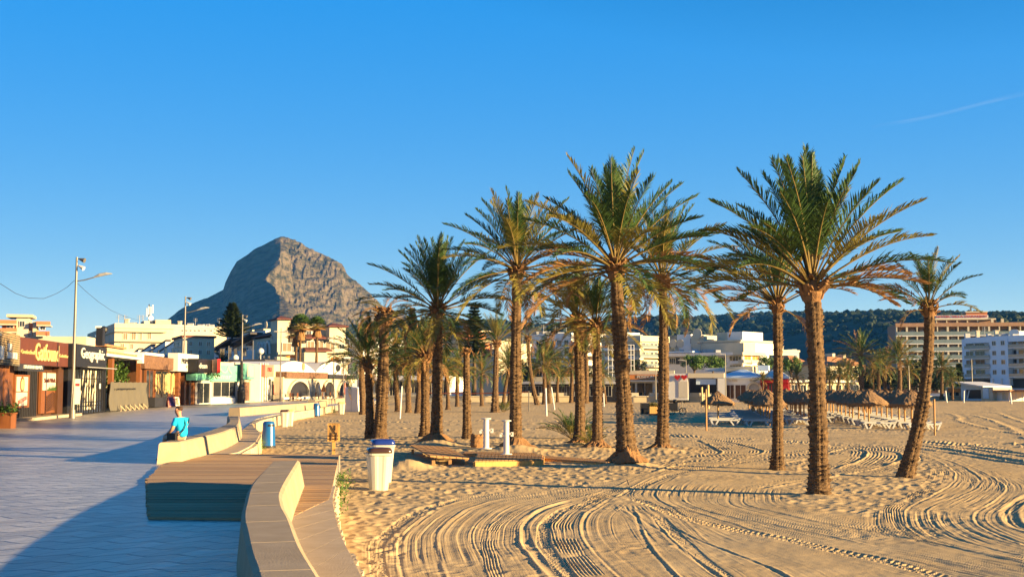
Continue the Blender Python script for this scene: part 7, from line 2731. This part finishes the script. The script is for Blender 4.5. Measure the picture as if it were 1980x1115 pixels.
def plank_way(name, label, quad_px, z, th, m, n, side=None, cat='boardwalk', zl=(0, 0, 0, 0), legs=True):
    q4 = [G(a, b_, SAND) for a, b_ in quad_px]
    r_ = thing(name, ((q4[0] + q4[2]) / 2), label, cat)
    mb_ = MB()
    # slats run from edge 0-1 to edge 3-2
    for k_ in range(n):
        t0, t1 = k_ / n, (k_ + 0.9) / n
        a0, a1 = q4[0].lerp(q4[1], t0), q4[0].lerp(q4[1], t1)
        b0, b1 = q4[3].lerp(q4[2], t0), q4[3].lerp(q4[2], t1)
        za = z + zl[0] + (zl[1] - zl[0]) * t0
        za1 = z + zl[0] + (zl[1] - zl[0]) * t1
        zb_ = z + zl[3] + (zl[2] - zl[3]) * t0
        zb1 = z + zl[3] + (zl[2] - zl[3]) * t1
        lo = [(a0.x, a0.y, SAND + za - th), (a1.x, a1.y, SAND + za1 - th), (b1.x, b1.y, SAND + zb1 - th), (b0.x, b0.y, SAND + zb_ - th)]
        mb_.hexa(lo, [(x, y, z_ + th) for x, y, z_ in lo])
    mb_.build('slats', M[m], r_)
    if legs:
        mb_ = MB()
        for t_ in (0.08, 0.5, 0.92):
            for e_ in ((0, 1), (3, 2)):
                p = q4[e_[0]].lerp(q4[e_[1]], t_)
                mb_.box((p.x, p.y, SAND - 0.15), 0.09, 0.09, z + 0.15 - th + min(zl))
        mb_.build('legs', M[m], r_)
    if side:
        mb_ = MB()
        for a, b_ in ((0, 1), (3, 2), (0, 3), (1, 2)):
            p, p2 = q4[a], q4[b_]
            d = (p2 - p).normalized()
            n_ = Vector((-d.y, d.x, 0)) * 0.05
            mb_.hexa([(v.x, v.y, SAND - 0.05) for v in (p - n_, p2 - n_, p2 + n_, p + n_)], [(v.x, v.y, SAND + z - th - 0.004) for v in (p - n_, p2 - n_, p2 + n_, p + n_)])
        mb_.build('edge_beam', M[side], r_)
    return r_
plank_way('plank_ramp', 'low wooden plank ramp leading up from the sand to the showers', ((792, 877), (866, 875), (908, 898), (832, 900)), 0.20, 0.04, 'board', 6, zl=(0.12, 0.02, 0.0, 0.10), cat='ramp')
plank_way('shower_platform', 'shower platform with bright yellow pine edge beam under the near shower', ((925, 884), (1050, 889), (1048, 899), (918, 902)), 0.17, 0.03, 'board', 18, 'pine', cat='platform', legs=False)
plank_way('boardwalk', 'slatted boardwalk running right from the showers to the root mound palm', ((900, 880), (1035, 883), (1042, 889), (895, 884)), 0.14, 0.03, 'board', 30, 'board', legs=False)
plank_way('boardwalk', 'narrow slatted walkway on the sand between the showers and the tall central palm', ((1055, 885), (1180, 894), (1172, 899), (1050, 890)), 0.08, 0.03, 'board', 46, 'pine', legs=False)

# stick in the sand
p = onsand(1219, 938)
q2 = P(1212, 926, p.y + 0.3)
mb = MB()
mb.tube([p - Vector((0, 0, .1)), q2], [0.014, 0.010], 6)
tag(mb.build('stick', M['dark'], None, origin=p), 'thin dark stick poking out of the raked sand', 'stick')

# volleyball posts and tapes
def post(label, px, pyb, pxt, pyt, wpx, m='white', group='posts of the beach courts', name='court_post', cat='post', sand=True):
    b_ = onsand(px, pyb) if sand else G(px, pyb)
    t_ = P(pxt, pyt, b_.y)
    mb_ = MB()
    mb_.tube([b_ - Vector((0, 0, .2)), t_], wpx / 2 * b_.y / F, 8)
    o_ = mb_.build(name, M[m], None, origin=b_)
    tag(o_, label, cat, group)
post('white leaning volleyball post between the wilted palm and the stout palm', 773, 809, 777, 746, 3.0)
post('white volleyball post left of the dark bushy shoot', 1057, 804, 1055, 750, 3.4)
post('thin white post behind the dark bushy shoot', 1073, 792, 1066, 748, 2.4)
post('white post behind the slim trunk left of the scaffold', 1168, 786, 1167, 760, 2.4)
post('white goal post leaning left of the kiosk on the far right', 1831, 778.5, 1828, 755, 3.0)
post('white upright goal post before the white shed', 1863.5, 779, 1864, 755, 2.6)
post('white slanted goal post before the white shed', 1869, 775, 1874, 754, 2.4)
post('white post before the beach changing hut', 1956, 781, 1953, 758, 3.2)
post('plain pale wooden pole at the left end of the sunbeds', 1366, 832, 1365, 752, 3.4, 'pole')
post('plain wooden pole beside the leaning palm at the right end of the sunbeds', 1807.5, 840, 1806, 771, 4.0, 'pole')
post('slim yellow board standing behind the first parasol', 1358, 786, 1357, 748, 3.6, 'gold')
post('taller slim yellow board standing behind the first parasol', 1370, 790, 1369, 744, 4.6, 'gold')
f = Fac((826, 118), (1022, 112))
r = thing('volleyball_net', f.pt(f.L / 2, 0, SAND), 'orange taped volleyball net strung between the palms', 'net')
mb = MB()
pts = []
for i in range(21):
    u = f.L * i / 20
    z_ = f.z(826, 760) + (f.z(1022, 758) - f.z(826, 760)) * i / 20 - 0.10 * math.sin(math.pi * i / 20)
    pts.append((u, z_))
vs = [f.pt(u, 0, z_) for u, z_ in pts] + [f.pt(u, 0, z_ + 0.09) for u, z_ in pts] + [f.pt(u, -0.02, z_) for u, z_ in pts] + [f.pt(u, -0.02, z_ + 0.09) for u, z_ in pts]
mb.add(vs, [(i, i + 1, 22 + i, 21 + i) for i in range(20)] + [(42 + i, 63 + i, 64 + i, 43 + i) for i in range(20)])
mb.build('tape', mat('orange_tape', (0.75, 0.20, 0.06), 0.6), r)
mb = MB()
for u in (0.0, f.L):
    mb.tube([f.pt(u, -0.05, SAND - .1), f.pt(u, -0.05, f.z(900, 755))], 0.05, 6)
mb.build('poles', M['steel'], r)

# boards before the shops
def a_board(label, px, pyb, wpx, hpx, m):
    b_ = G(px, pyb)
    s = b_.y / F
    r_ = thing('sign_board', b_, label, 'sign', 'pavement signs')
    mb_ = MB()
    w_, h_ = wpx * s, hpx * s
    for sg in (-1, 1):
        pts_ = [(-w_ / 2, -sg * .3, 0), (w_ / 2, -sg * .3, 0), (w_ / 2, -sg * .05, h_), (-w_ / 2, -sg * .05, h_)]
        pts_ = [(b_.x + x * .8 - y * .6, b_.y + x * .6 + y * .8, z_) for x, y, z_ in pts_]
        mb_.hexa(pts_, [(x + 0.02, y - 0.03, z_) for x, y, z_ in pts_])
    p_ = mb_.build('board', M['pink'] if m == 'pink' else M['sign'], r_)
    mb_ = MB()
    q_ = random.Random(int(px))
    for k_ in range(7):
        z_ = h_ * (0.16 + 0.11 * k_)
        x0 = -w_ * .36
        x1 = w_ * q_.uniform(.1, .36)
        y_ = -.3 + .25 * z_ / h_ - 0.05
        a_ = Vector((b_.x + x0 * .8 - y_ * .6 + .03, b_.y + x0 * .6 + y_ * .8 - .04, z_))
        c_ = Vector((b_.x + x1 * .8 - y_ * .6 + .03, b_.y + x1 * .6 + y_ * .8 - .04, z_))
        mb_.tube([a_, c_], 0.03, 4)
    mb_.build('menu_lines', M['bluelid'] if m == 'pink' else M['treefol'], p_)
a_board('pink framed menu board standing before the brown stone shop', 330, 786, 15, 20, 'pink')
a_board('small pale green menu board beside the pink framed one', 341, 784, 9, 17, 'green')
# planter boxes, cargo bicycle on the beach
b_ = onsand(1247, 800)
s = b_.y / F
r = thing('planter_box', b_, 'plain black box planter on the sand left of the slim trunk', 'planter')
mb = MB()
mb.box((b_.x, b_.y, b_.z - 0.1), 16 * s, 0.8, 20 * s + .1)
mb.build('box', M['black'], r)
mb = MB()
mb.box((b_.x, b_.y, b_.z + 20 * s), 17 * s, 0.86, 0.05)
mb.build('rim', M['dark'], r)
b_ = onsand(1264, 802)
r = thing('planter_box', b_, 'wooden box planter with green plants right of the black box', 'planter')
mb = MB()
for k_ in range(5):
    mb.box((b_.x + (k_ - 2) * 3.3 * s, b_.y, b_.z + 3 * s), 3.1 * s, 0.75, 13 * s)
mb.build('boards', M['pine'], r)
mb = MB()
mb.box((b_.x, b_.y, b_.z - .1), 17 * s, 0.8, 3 * s + .1)
mb.build('base', M['black'], r)
mb = MB()
q = random.Random(4)
for k_ in range(300):
    p = b_ + Vector((q.uniform(-8, 8) * s, q.uniform(-.3, .3), 16 * s + abs(q.gauss(0, 2.5)) * s))
    d = Vector((q.gauss(0, 1), q.gauss(0, 1), q.gauss(.5, 1))).normalized() * .18
    w_ = d.cross(Vector((.2, .1, 1))).normalized() * .05
    mb.add([p, p + d * .5 + w_, p + d, p + d * .5 - w_], [(0, 1, 2, 3)])
mb.build('plants', M['olive'], r)
# cargo tricycle
b_ = onsand(1308, 801)
r = thing('cargo_bicycle', b_, 'black cargo bicycle with big box parked on the shaded sand', 'bicycle')
def wheel(c, rad, parent):
    mb_ = MB()
    n = 28
    pts = [(c[0] + rad * math.cos(6.283 * i / n), c[1], c[2] + rad * math.sin(6.283 * i / n)) for i in range(n + 1)]
    mb_.tube(pts, 0.035, 6, cap=False)
    w__ = mb_.build('wheel', M['black'], parent)
    mb_ = MB()
    for k_ in range(8):
        a_ = 6.283 * k_ / 8
        mb_.tube([c, (c[0] + rad * math.cos(a_), c[1], c[2] + rad * math.sin(a_))], 0.008, 3)
    mb_.build('spokes', M['steel'], w__)
wr = 0.27
cF, cR = b_ + Vector((12 * s, 0, wr)), b_ + Vector((-9 * s, 0, wr))
wheel(cF, wr, r)
wheel(cR, wr, r)
mb = MB()
top_ = b_ + Vector((10.5 * s, 0, 25 * s))
mb.tube([cF, b_ + Vector((11 * s, 0, 18 * s)), top_], 0.035, 6)
mb.tube([b_ + Vector((11 * s, 0, 14 * s)), b_ + Vector((2 * s, 0, 7 * s)), cR], 0.035, 6)
mb.tube([b_ + Vector((2 * s, 0, 7 * s)), b_ + Vector((1 * s, 0, 20 * s))], 0.03, 6)
mb.build('frame', M['black'], r)
mb = MB()
mb.tube([top_ + Vector((-5 * s, -.25, -1 * s)), top_ + Vector((0, 0, 0.0)), top_ + Vector((6 * s, .25, -3 * s))], 0.03, 6)
mb.build('handlebar', M['black'], r)
mb = MB()
mb.box((b_.x - 8 * s, b_.y, b_.z + 8 * s), 19 * s, 0.7, 14 * s)
mb.build('cargo_box', M['black'], r)
mb = MB()
mb.blob(b_ + Vector((-3 * s, 0, 25 * s)), 0.18, 4, 2, .2)
mb.blob(b_ + Vector((1 * s, 0, 22 * s)), 0.15, 5, 2, .2, squash=0.6)
mb.build('saddle', M['black'], r)

# ------------------------------------------------------------------ parasols and sunbeds
def parasol_proto(seed):
    q = random.Random(seed)
    r_ = thing('thatched_parasol', (0, 0, 0), 'x', 'parasol', 'x')
    mb_ = MB()
    mb_.tube([(0, 0, -0.3), (0, 0, 1.0), (0.0, 0.0, 2.0)], [0.055, 0.052, 0.045], 8)
    mb_.build('pole', M['pole'], r_)
    mb_ = MB()
    n = 44
    prof = [(0.03, 2.16), (0.18, 2.06), (0.42, 1.90), (0.44, 1.88), (0.68, 1.73), (0.70, 1.70), (0.94, 1.54), (0.97, 1.51), (1.12, 1.37)]
    vs = []
    for i, (rr, z_) in enumerate(prof):
        for k_ in range(n):
            a_ = 6.283 * k_ / n
            jr = 1 + q.uniform(-.05, .05) + 0.02 * math.sin(5 * a_)
            vs.append((rr * jr * math.cos(a_), rr * jr * math.sin(a_), z_ + q.uniform(-.025, .025)))
    m_ = len(prof)
    for k_ in range(n):
        a_ = 6.283 * k_ / n
        vs.append((1.05 * math.cos(a_), 1.05 * math.sin(a_), 1.25 + q.uniform(-.05, .05)))
    for k_ in range(n):
        a_ = 6.283 * k_ / n
        vs.append((0.06 * math.cos(a_), 0.06 * math.sin(a_), 1.95))
    m_ += 2
    fs = [(i * n + k_, i * n + (k_ + 1) % n, (i + 1) * n + (k_ + 1) % n, (i + 1) * n + k_) for i in range(m_ - 1) for k_ in range(n)]
    fs.append(tuple(range(n)))
    mb_.add(vs, fs)
    for k_ in range(240):
        a_ = q.uniform(0, 6.283)
        rr = q.uniform(1.02, 1.14)
        p = Vector((rr * math.cos(a_), rr * math.sin(a_), q.uniform(1.26, 1.40)))
        e_ = p + Vector((math.cos(a_) * q.uniform(0, .08), math.sin(a_) * q.uniform(0, .08), -q.uniform(.08, .24)))
        w_ = Vector((-math.sin(a_), math.cos(a_), 0)) * 0.013
        mb_.add([p - w_, p + w_, e_], [(0, 1, 2)])
    mb_.build('thatch', M['thatch'], r_)
    return r_
def lounger_proto():
    r_ = thing('sun_lounger', (0, 0, 0), 'x', 'sun lounger', 'x')
    W_ = 0.30
    def swept(name, prof, y0, y1, th, m, parent=r_):
        mb_ = MB()
        n = len(prof)
        vs = []
        for y in (y0, y1):
            vs += [(x, y, z_) for x, z_ in prof] + [(x, y, z_ - th) for x, z_ in prof]
        fs = []
        for i in range(n - 1):
            fs += [(i, i + 1, 2 * n + i + 1, 2 * n + i), (n + i, 3 * n + i, 3 * n + i + 1, n + i + 1), (i, n + i, n + i + 1, i + 1), (2 * n + i, 2 * n + i + 1, 3 * n + i + 1, 3 * n + i)]
        fs += [(0, 2 * n, 3 * n, n), (n - 1, 2 * n - 1, 4 * n - 1, 3 * n - 1)]
        mb_.add(vs, fs)
        return mb_.build(name, m, parent)
    prof = [(-0.92, 0.33), (-0.85, 0.36), (-0.5, 0.36), (0.2, 0.35), (0.66, 0.34), (0.82, 0.37), (0.92, 0.41)]
    swept('bed', prof, -W_ + 0.03, W_ - 0.03, 0.03, M['mesh'])
    for sy in (-1, 1):
        swept('side_rail', [(x, z_ + 0.015) for x, z_ in prof], sy * W_ - 0.03, sy * W_ + 0.03, 0.085, M['lounger'])
        for pr in ([(-0.86, 0.3), (-0.72, 0.02)], [(-0.42, 0.3), (-0.60, 0.02)], [(0.30, 0.3), (0.52, 0.02)], [(0.84, 0.34), (0.68, 0.02)]):
            mb_ = MB()
            a_, b2 = pr
            mb_.hexa([(b2[0] - .045, sy * W_ - .03, 0), (b2[0] + .045, sy * W_ - .03, 0), (b2[0] + .045, sy * W_ + .03, 0), (b2[0] - .045, sy * W_ + .03, 0)], [(a_[0] - .06, sy * W_ - .03, a_[1]), (a_[0] + .06, sy * W_ - .03, a_[1]), (a_[0] + .06, sy * W_ + .03, a_[1]), (a_[0] - .06, sy * W_ + .03, a_[1])])
            mb_.build('leg', M['lounger'], r_)
    swept('headrest', [(0.60, 0.385), (0.80, 0.415), (0.93, 0.455)], -W_ + .05, W_ - .05, 0.025, M['lounger'])
    return r_
pp, lg = parasol_proto(3), lounger_proto()
pu = lu = False
ordn = ['front', 'second', 'third', 'fourth', 'fifth', 'sixth', 'seventh', 'eighth', 'ninth', 'tenth', 'eleventh', 'twelfth', 'thirteenth']
ROWS = [
 ('single row at the left end of the sunbeds', (1389, 819), (0.16, 2.75), 1),
 ('row left of the slim palm trunk', (1486, 821), (0.155, 2.8), 12),
 ('row between the slim and the thick palm trunks', (1562, 818), (0.165, 2.8), 11),
 ('row just right of the thick palm trunk', (1682, 826), (0.168, 2.8), 12),
 ('row nearest the leaning palm trunk', (1765, 829), (0.175, 2.8), 11)]
for ri, (rn, (px, py), (sl_, dy), n) in enumerate(ROWS):
    b0 = G(px, py, SAND)
    for k_ in range(n if ri else 7):
        x_, y_ = b0.x + sl_ * dy * k_, b0.y + dy * k_
        z_ = sandz(x_, y_)
        if k_ < n:
            lb = 'brown thatched parasol, %s of the %s' % (ordn[k_] if k_ else 'front one', rn)
            loc = Vector((x_ + rnd.uniform(-.08, .08), y_ + rnd.uniform(-.12, .12), z_))
            rz = rnd.uniform(0, 6)
            if not pu:
                pu = True
                pp.location = loc
                pp['label'] = lb
                pp['group'] = 'thatched parasols over the sunbeds'
                pp.scale = (0.94,) * 3
            else:
                dup(pp, loc, rz, 0.94 * rnd.uniform(.95, 1.05), lb, 'thatched parasols over the sunbeds')
        lb = 'white sun lounger, %s of the %s' % (ordn[k_] if k_ else 'front one', rn)
        loc = Vector((x_ - (0.9 if ri else -0.35) + (2.05 if ri in (3, 4) else 0) - (1.1 if ri in (3, 4) else 0), y_ - 1.5 if k_ == 0 else y_ - 1.2, 0))
        if ri == 0:
            loc.x = x_ + 0.1
        loc.z = sandz(loc.x, loc.y) - 0.01
        if not lu:
            lu = True
            lg.location = loc
            lg['label'] = lb
            lg['group'] = 'white sun loungers in rows under the parasols'
            lg.rotation_euler = (0, 0, R(3))
        else:
            dup(lg, loc, R(rnd.uniform(-4, 6)), 1.0, lb, 'white sun loungers in rows under the parasols')
        if ri in (1, 2, 3) and k_ > 0:
            lb2 = 'white right hand lounger, %s of the %s' % (ordn[k_], rn)
            l2 = Vector((loc.x + 1.15 + 0.75, loc.y + 1.0, 0))
            l2.z = sandz(l2.x, l2.y) - 0.01
            dup(lg, l2, R(180 + rnd.uniform(-4, 6)), 1.0, lb2, 'white sun loungers in rows under the parasols')

# ------------------------------------------------------------------ the seated man
seat = G(352, 850, TOP)
Fv = Vector((-0.90, 0.44, 0)).normalized()
Lv = Vector((-Fv.y, Fv.x, 0))
Lv = Vector((-0.44, -0.90, 0)).normalized()
SC = 1.0
def loc3(f_, l_, u_):
    return seat + (Fv * f_ + Lv * l_ + Vector((0, 0, u_))) * SC
def skin(name, nodes, edges, m, parent, lev=2, root_i=0):
    me = bpy.data.meshes.new(name)
    o0 = WL[parent.name]
    me.from_pydata([loc3(*n[:3]) - o0 for n in nodes], edges, [])
    o_ = bpy.data.objects.new('tmp', me)
    COL.objects.link(o_)
    md_ = o_.modifiers.new('s', 'SKIN')
    md_.use_smooth_shade = True
    sb = o_.modifiers.new('d', 'SUBSURF')
    sb.levels = sb.render_levels = lev
    if not me.skin_vertices:
        me.skin_vertices.new()
    for i, n in enumerate(nodes):
        rr = n[3] if isinstance(n[3], tuple) else (n[3], n[3])
        me.skin_vertices[0].data[i].radius = (rr[0] * SC, rr[1] * SC)
    me.skin_vertices[0].data[root_i].use_root = True
    bpy.context.view_layer.update()
    dg = bpy.context.evaluated_depsgraph_get()
    m2 = bpy.data.meshes.new_from_object(o_.evaluated_get(dg))
    bpy.data.objects.remove(o_)
    m2.materials.clear()
    m2.materials.append(m)
    o2 = bpy.data.objects.new(name, m2)
    COL.objects.link(o2)
    o2.parent = parent
    WL[o2.name] = o0.copy()
    return o2
skinm = mat('skin', (0.42, 0.22, 0.14), 0.55, var=0.06, scale=8)
teal = mat('turquoise_cotton', (0.004, 0.36, 0.62), 0.85, var=0.06, scale=5, bump=0.3, bscale=9, bdist=0.03)
man = thing('person', seat, 'man in turquoise polo shirt seated on the curved bench wall, seen from behind', 'person')
N = [(0, 0, .10, (.15, .12)), (.02, 0, .28, (.14, .11)), (.05, 0, .45, (.15, .11)), (.09, 0, .56, .065), (.12, 0, .63, .06), (.135, 0, .70, (.082, .095)), (.135, 0, .77, (.085, .098)), (.125, 0, .83, (.06, .07))]
E = [(i, i + 1) for i in range(7)]
for sg in (1, -1):
    b0 = len(N)
    N += [(.06, sg * .18, .50, .062), (.10, sg * .25, .27, .048), (.27, sg * .21, .16, .036), (.335, sg * .18, .125, (.022, .034))]
    E += [(2, b0), (b0, b0 + 1), (b0 + 1, b0 + 2), (b0 + 2, b0 + 3)]
    for k_ in range(4):
        c0 = len(N)
        off = (k_ - 1.5) * 0.019
        ln = (0.045, 0.052, 0.048, 0.036)[k_]
        N += [(.365 + ln * .4, sg * .17 + off, .118, .0085), (.37 + ln, sg * .165 + off, .098, .0078), (.375 + ln * 1.3, sg * .165 + off, .074, .007)]
        E += [(b0 + 3, c0), (c0, c0 + 1), (c0 + 1, c0 + 2)]
    c0 = len(N)
    N += [(.35, sg * .135, .12, .010), (.385, sg * .12, .108, .009)]
    E += [(b0 + 3, c0), (c0, c0 + 1)]
    b0 = len(N)
    N += [(.06, sg * .10, .085, .098), (.43, sg * .13, .085, .07), (.45, sg * .13, -.15, .056), (.45, sg * .13, -.42, .038), (.58, sg * .14, -.47, (.042, .03))]
    E += [(0, b0), (b0, b0 + 1), (b0 + 1, b0 + 2), (b0 + 2, b0 + 3), (b0 + 3, b0 + 4)]
c0 = len(N)
N += [(.235, 0, .735, .016), (.13, .10, .74, .016), (.13, -.10, .74, .016)]
E += [(5, c0), (6, c0 + 1), (6, c0 + 2)]
skin('body', N, E, skinm, man)
N = [(-.01, 0, .04, (.175, .14)), (.015, 0, .26, (.165, .135)), (.05, 0, .44, (.165, .125)), (.085, 0, .535, (.085, .08))]
E = [(0, 1), (1, 2), (2, 3)]
for sg in (1, -1):
    b0 = len(N)
    N += [(.06, sg * .185, .49, .078), (.09, sg * .235, .33, .07)]
    E += [(2, b0), (b0, b0 + 1)]
skin('shirt', N, E, teal, man)
N = [(.0, 0, .085, (.17, .125))]
E = []
for sg in (1, -1):
    b0 = len(N)
    N += [(.10, sg * .10, .085, .108), (.40, sg * .13, .085, .085), (.44, sg * .13, .02, .08)]
    E += [(0, b0), (b0, b0 + 1), (b0 + 1, b0 + 2)]
skin('shorts', N, E, mat('beige_shorts', (0.36, 0.33, 0.29), 0.9, var=.05), man)
N = [(.10, 0, .70, (.085, .09)), (.115, 0, .78, (.094, .108)), (.115, 0, .84, (.07, .08))]
skin('hair', N, [(0, 1), (1, 2)], mat('brown_hair', (0.045, 0.022, 0.014), 0.8, var=.2, scale=20), man)
mb = MB()
strap = [(.12, -.10, .555), (-.02, -.06, .50), (-.115, .02, .38), (-.135, .10, .26), (-.09, .19, .15), (0.0, .23, .10)]
mb.tube([loc3(*p) for p in strap], 0.014, 5)
mb.build('bag_strap', M['black'], man)
mb = MB()
c_ = loc3(.10, .24, -0.01)
mb.box(c_, 0.26, 0.10, 0.19, math.atan2(Fv.y, Fv.x))
bg_ = mb.build('shoulder_bag', M['black'], man)
mb = MB()
for sg in (1, -1):
    c_ = loc3(.53, sg * .135, -.535)
    mb.box(c_, 0.25, 0.09, 0.07, math.atan2(Fv.y, Fv.x))
mb.build('shoes', M['dark'], man)

# ------------------------------------------------------------------ small houses on the hill, contrail
gH = 'pale villas scattered on the wooded hills'
for i, (px, D, py, w_, h_, lb) in enumerate(((1296, 1560, 628, 22, 7, 'long white villa near the crest of the near hill'), (1312, 1540, 631, 14, 6, 'white villa below the long one on the near hill'), (1328, 1580, 625, 10, 5, 'small villa at the right end of the near hill crest'), (1250, 1600, 634, 9, 5, 'small pale villa low on the left hill'), (1604, 1600, 618, 10, 6, 'tower-like ochre villa on the crest right of the thick palm'), (1668, 1500, 616, 8, 6, 'ochre villa on the crest above the tall far palm'), (1698, 1400, 622, 20, 4, 'long low villa under the crest left of the hotel'), (1455, 1800, 612, 12, 6, 'grey villa on the crest left of the slim palm'), (1414, 1700, 632, 5, 6, 'single pale house in the shaded woods right of the round trees'))):
    c = P(px, py, D)
    s = D / F
    r = thing('hill_villa', (c.x, c.y, c.z - h_ * s), lb, 'house', gH)
    mb = MB()
    mb.box((c.x, c.y, c.z - (h_ + 8) * s), w_ * s, 9, (h_ + 8) * s)
    mb.build('wall', M['cream2' if i < 4 else 'cream'], r)
    mb = MB()
    w2 = w_ * s / 2
    hip(mb, [(c.x - w2, c.y - 5), (c.x + w2, c.y - 5), (c.x + w2, c.y + 5), (c.x - w2, c.y + 5)], c.z, 1.6 * s, 0.6)
    mb.build('roof', M['terra'], r)
    mb = MB()
    mb.box((c.x - w2 * .4, c.y - 4.6, c.z - h_ * s * .6), w_ * s * .18, 0.4, h_ * s * .35)
    mb.box((c.x + w2 * .4, c.y - 4.6, c.z - h_ * s * .6), w_ * s * .18, 0.4, h_ * s * .35)
    mb.build('windows', M['glass'], r)

# a thin high contrail, far beyond the hills
ct = bpy.data.materials.new('contrail_ice')
ct.use_nodes = True
t = ct.node_tree
b = t.nodes['Principled BSDF']
b.inputs['Base Color'].default_value = (0.9, 0.9, 0.9, 1)
b.inputs['Roughness'].default_value = 1
tcn = t.nodes.new('ShaderNodeTexCoord')
nz_c = t.nodes.new('ShaderNodeTexNoise')
nz_c.inputs['Scale'].default_value = 0.0012
nz_c.inputs['Detail'].default_value = 4
mrc = t.nodes.new('ShaderNodeMapRange')
mrc.inputs[1].default_value = 0.3
mrc.inputs[2].default_value = 0.8
mrc.inputs[3].default_value = 0.0
mrc.inputs[4].default_value = 0.011
t.links.new(tcn.outputs['Object'], nz_c.inputs['Vector'])
t.links.new(nz_c.outputs['Fac'], mrc.inputs[0])
t.links.new(mrc.outputs[0], b.inputs['Alpha'])
mb = MB()
for pts_, w0 in ((((1685, 246), (1760, 234), (1840, 216), (1920, 195), (2010, 172)), 30), (((1700, 240), (1800, 226), (1900, 200), (2010, 178)), 18)):
    c_ = [P(x, y, 16000) for x, y in pts_]
    mb.tube(c_, [w0 * 0.4] + [w0] * (len(c_) - 2) + [w0 * 1.3], 8)
tag(mb.build('contrail', ct), kind='structure')

# ------------------------------------------------------------------ haze
hz = bpy.data.materials.new('haze_air')
hz.use_nodes = True
t = hz.node_tree
for n in list(t.nodes):
    t.nodes.remove(n)
o_ = t.nodes.new('ShaderNodeOutputMaterial')
v_ = t.nodes.new('ShaderNodeVolumePrincipled')
v_.inputs['Color'].default_value = (0.07, 0.34, 1.0, 1)
v_.inputs['Density'].default_value = 0.000055
v_.inputs['Anisotropy'].default_value = 0.0
t.links.new(v_.outputs[0], o_.inputs['Volume'])
mb = MB()
mb.prism([(-2200, -100), (2200, -100), (2200, 4200), (-2200, 4200)], -3.0, 470.0)
o = mb.build('haze', hz)
tag(o, 'faint blue haze over the bay and the hills', 'haze', kind='stuff')
bm = bmesh.new()
bm.from_mesh(o.data)
bmesh.ops.recalc_face_normals(bm, faces=bm.faces[:])
bm.to_mesh(o.data)
bm.free()
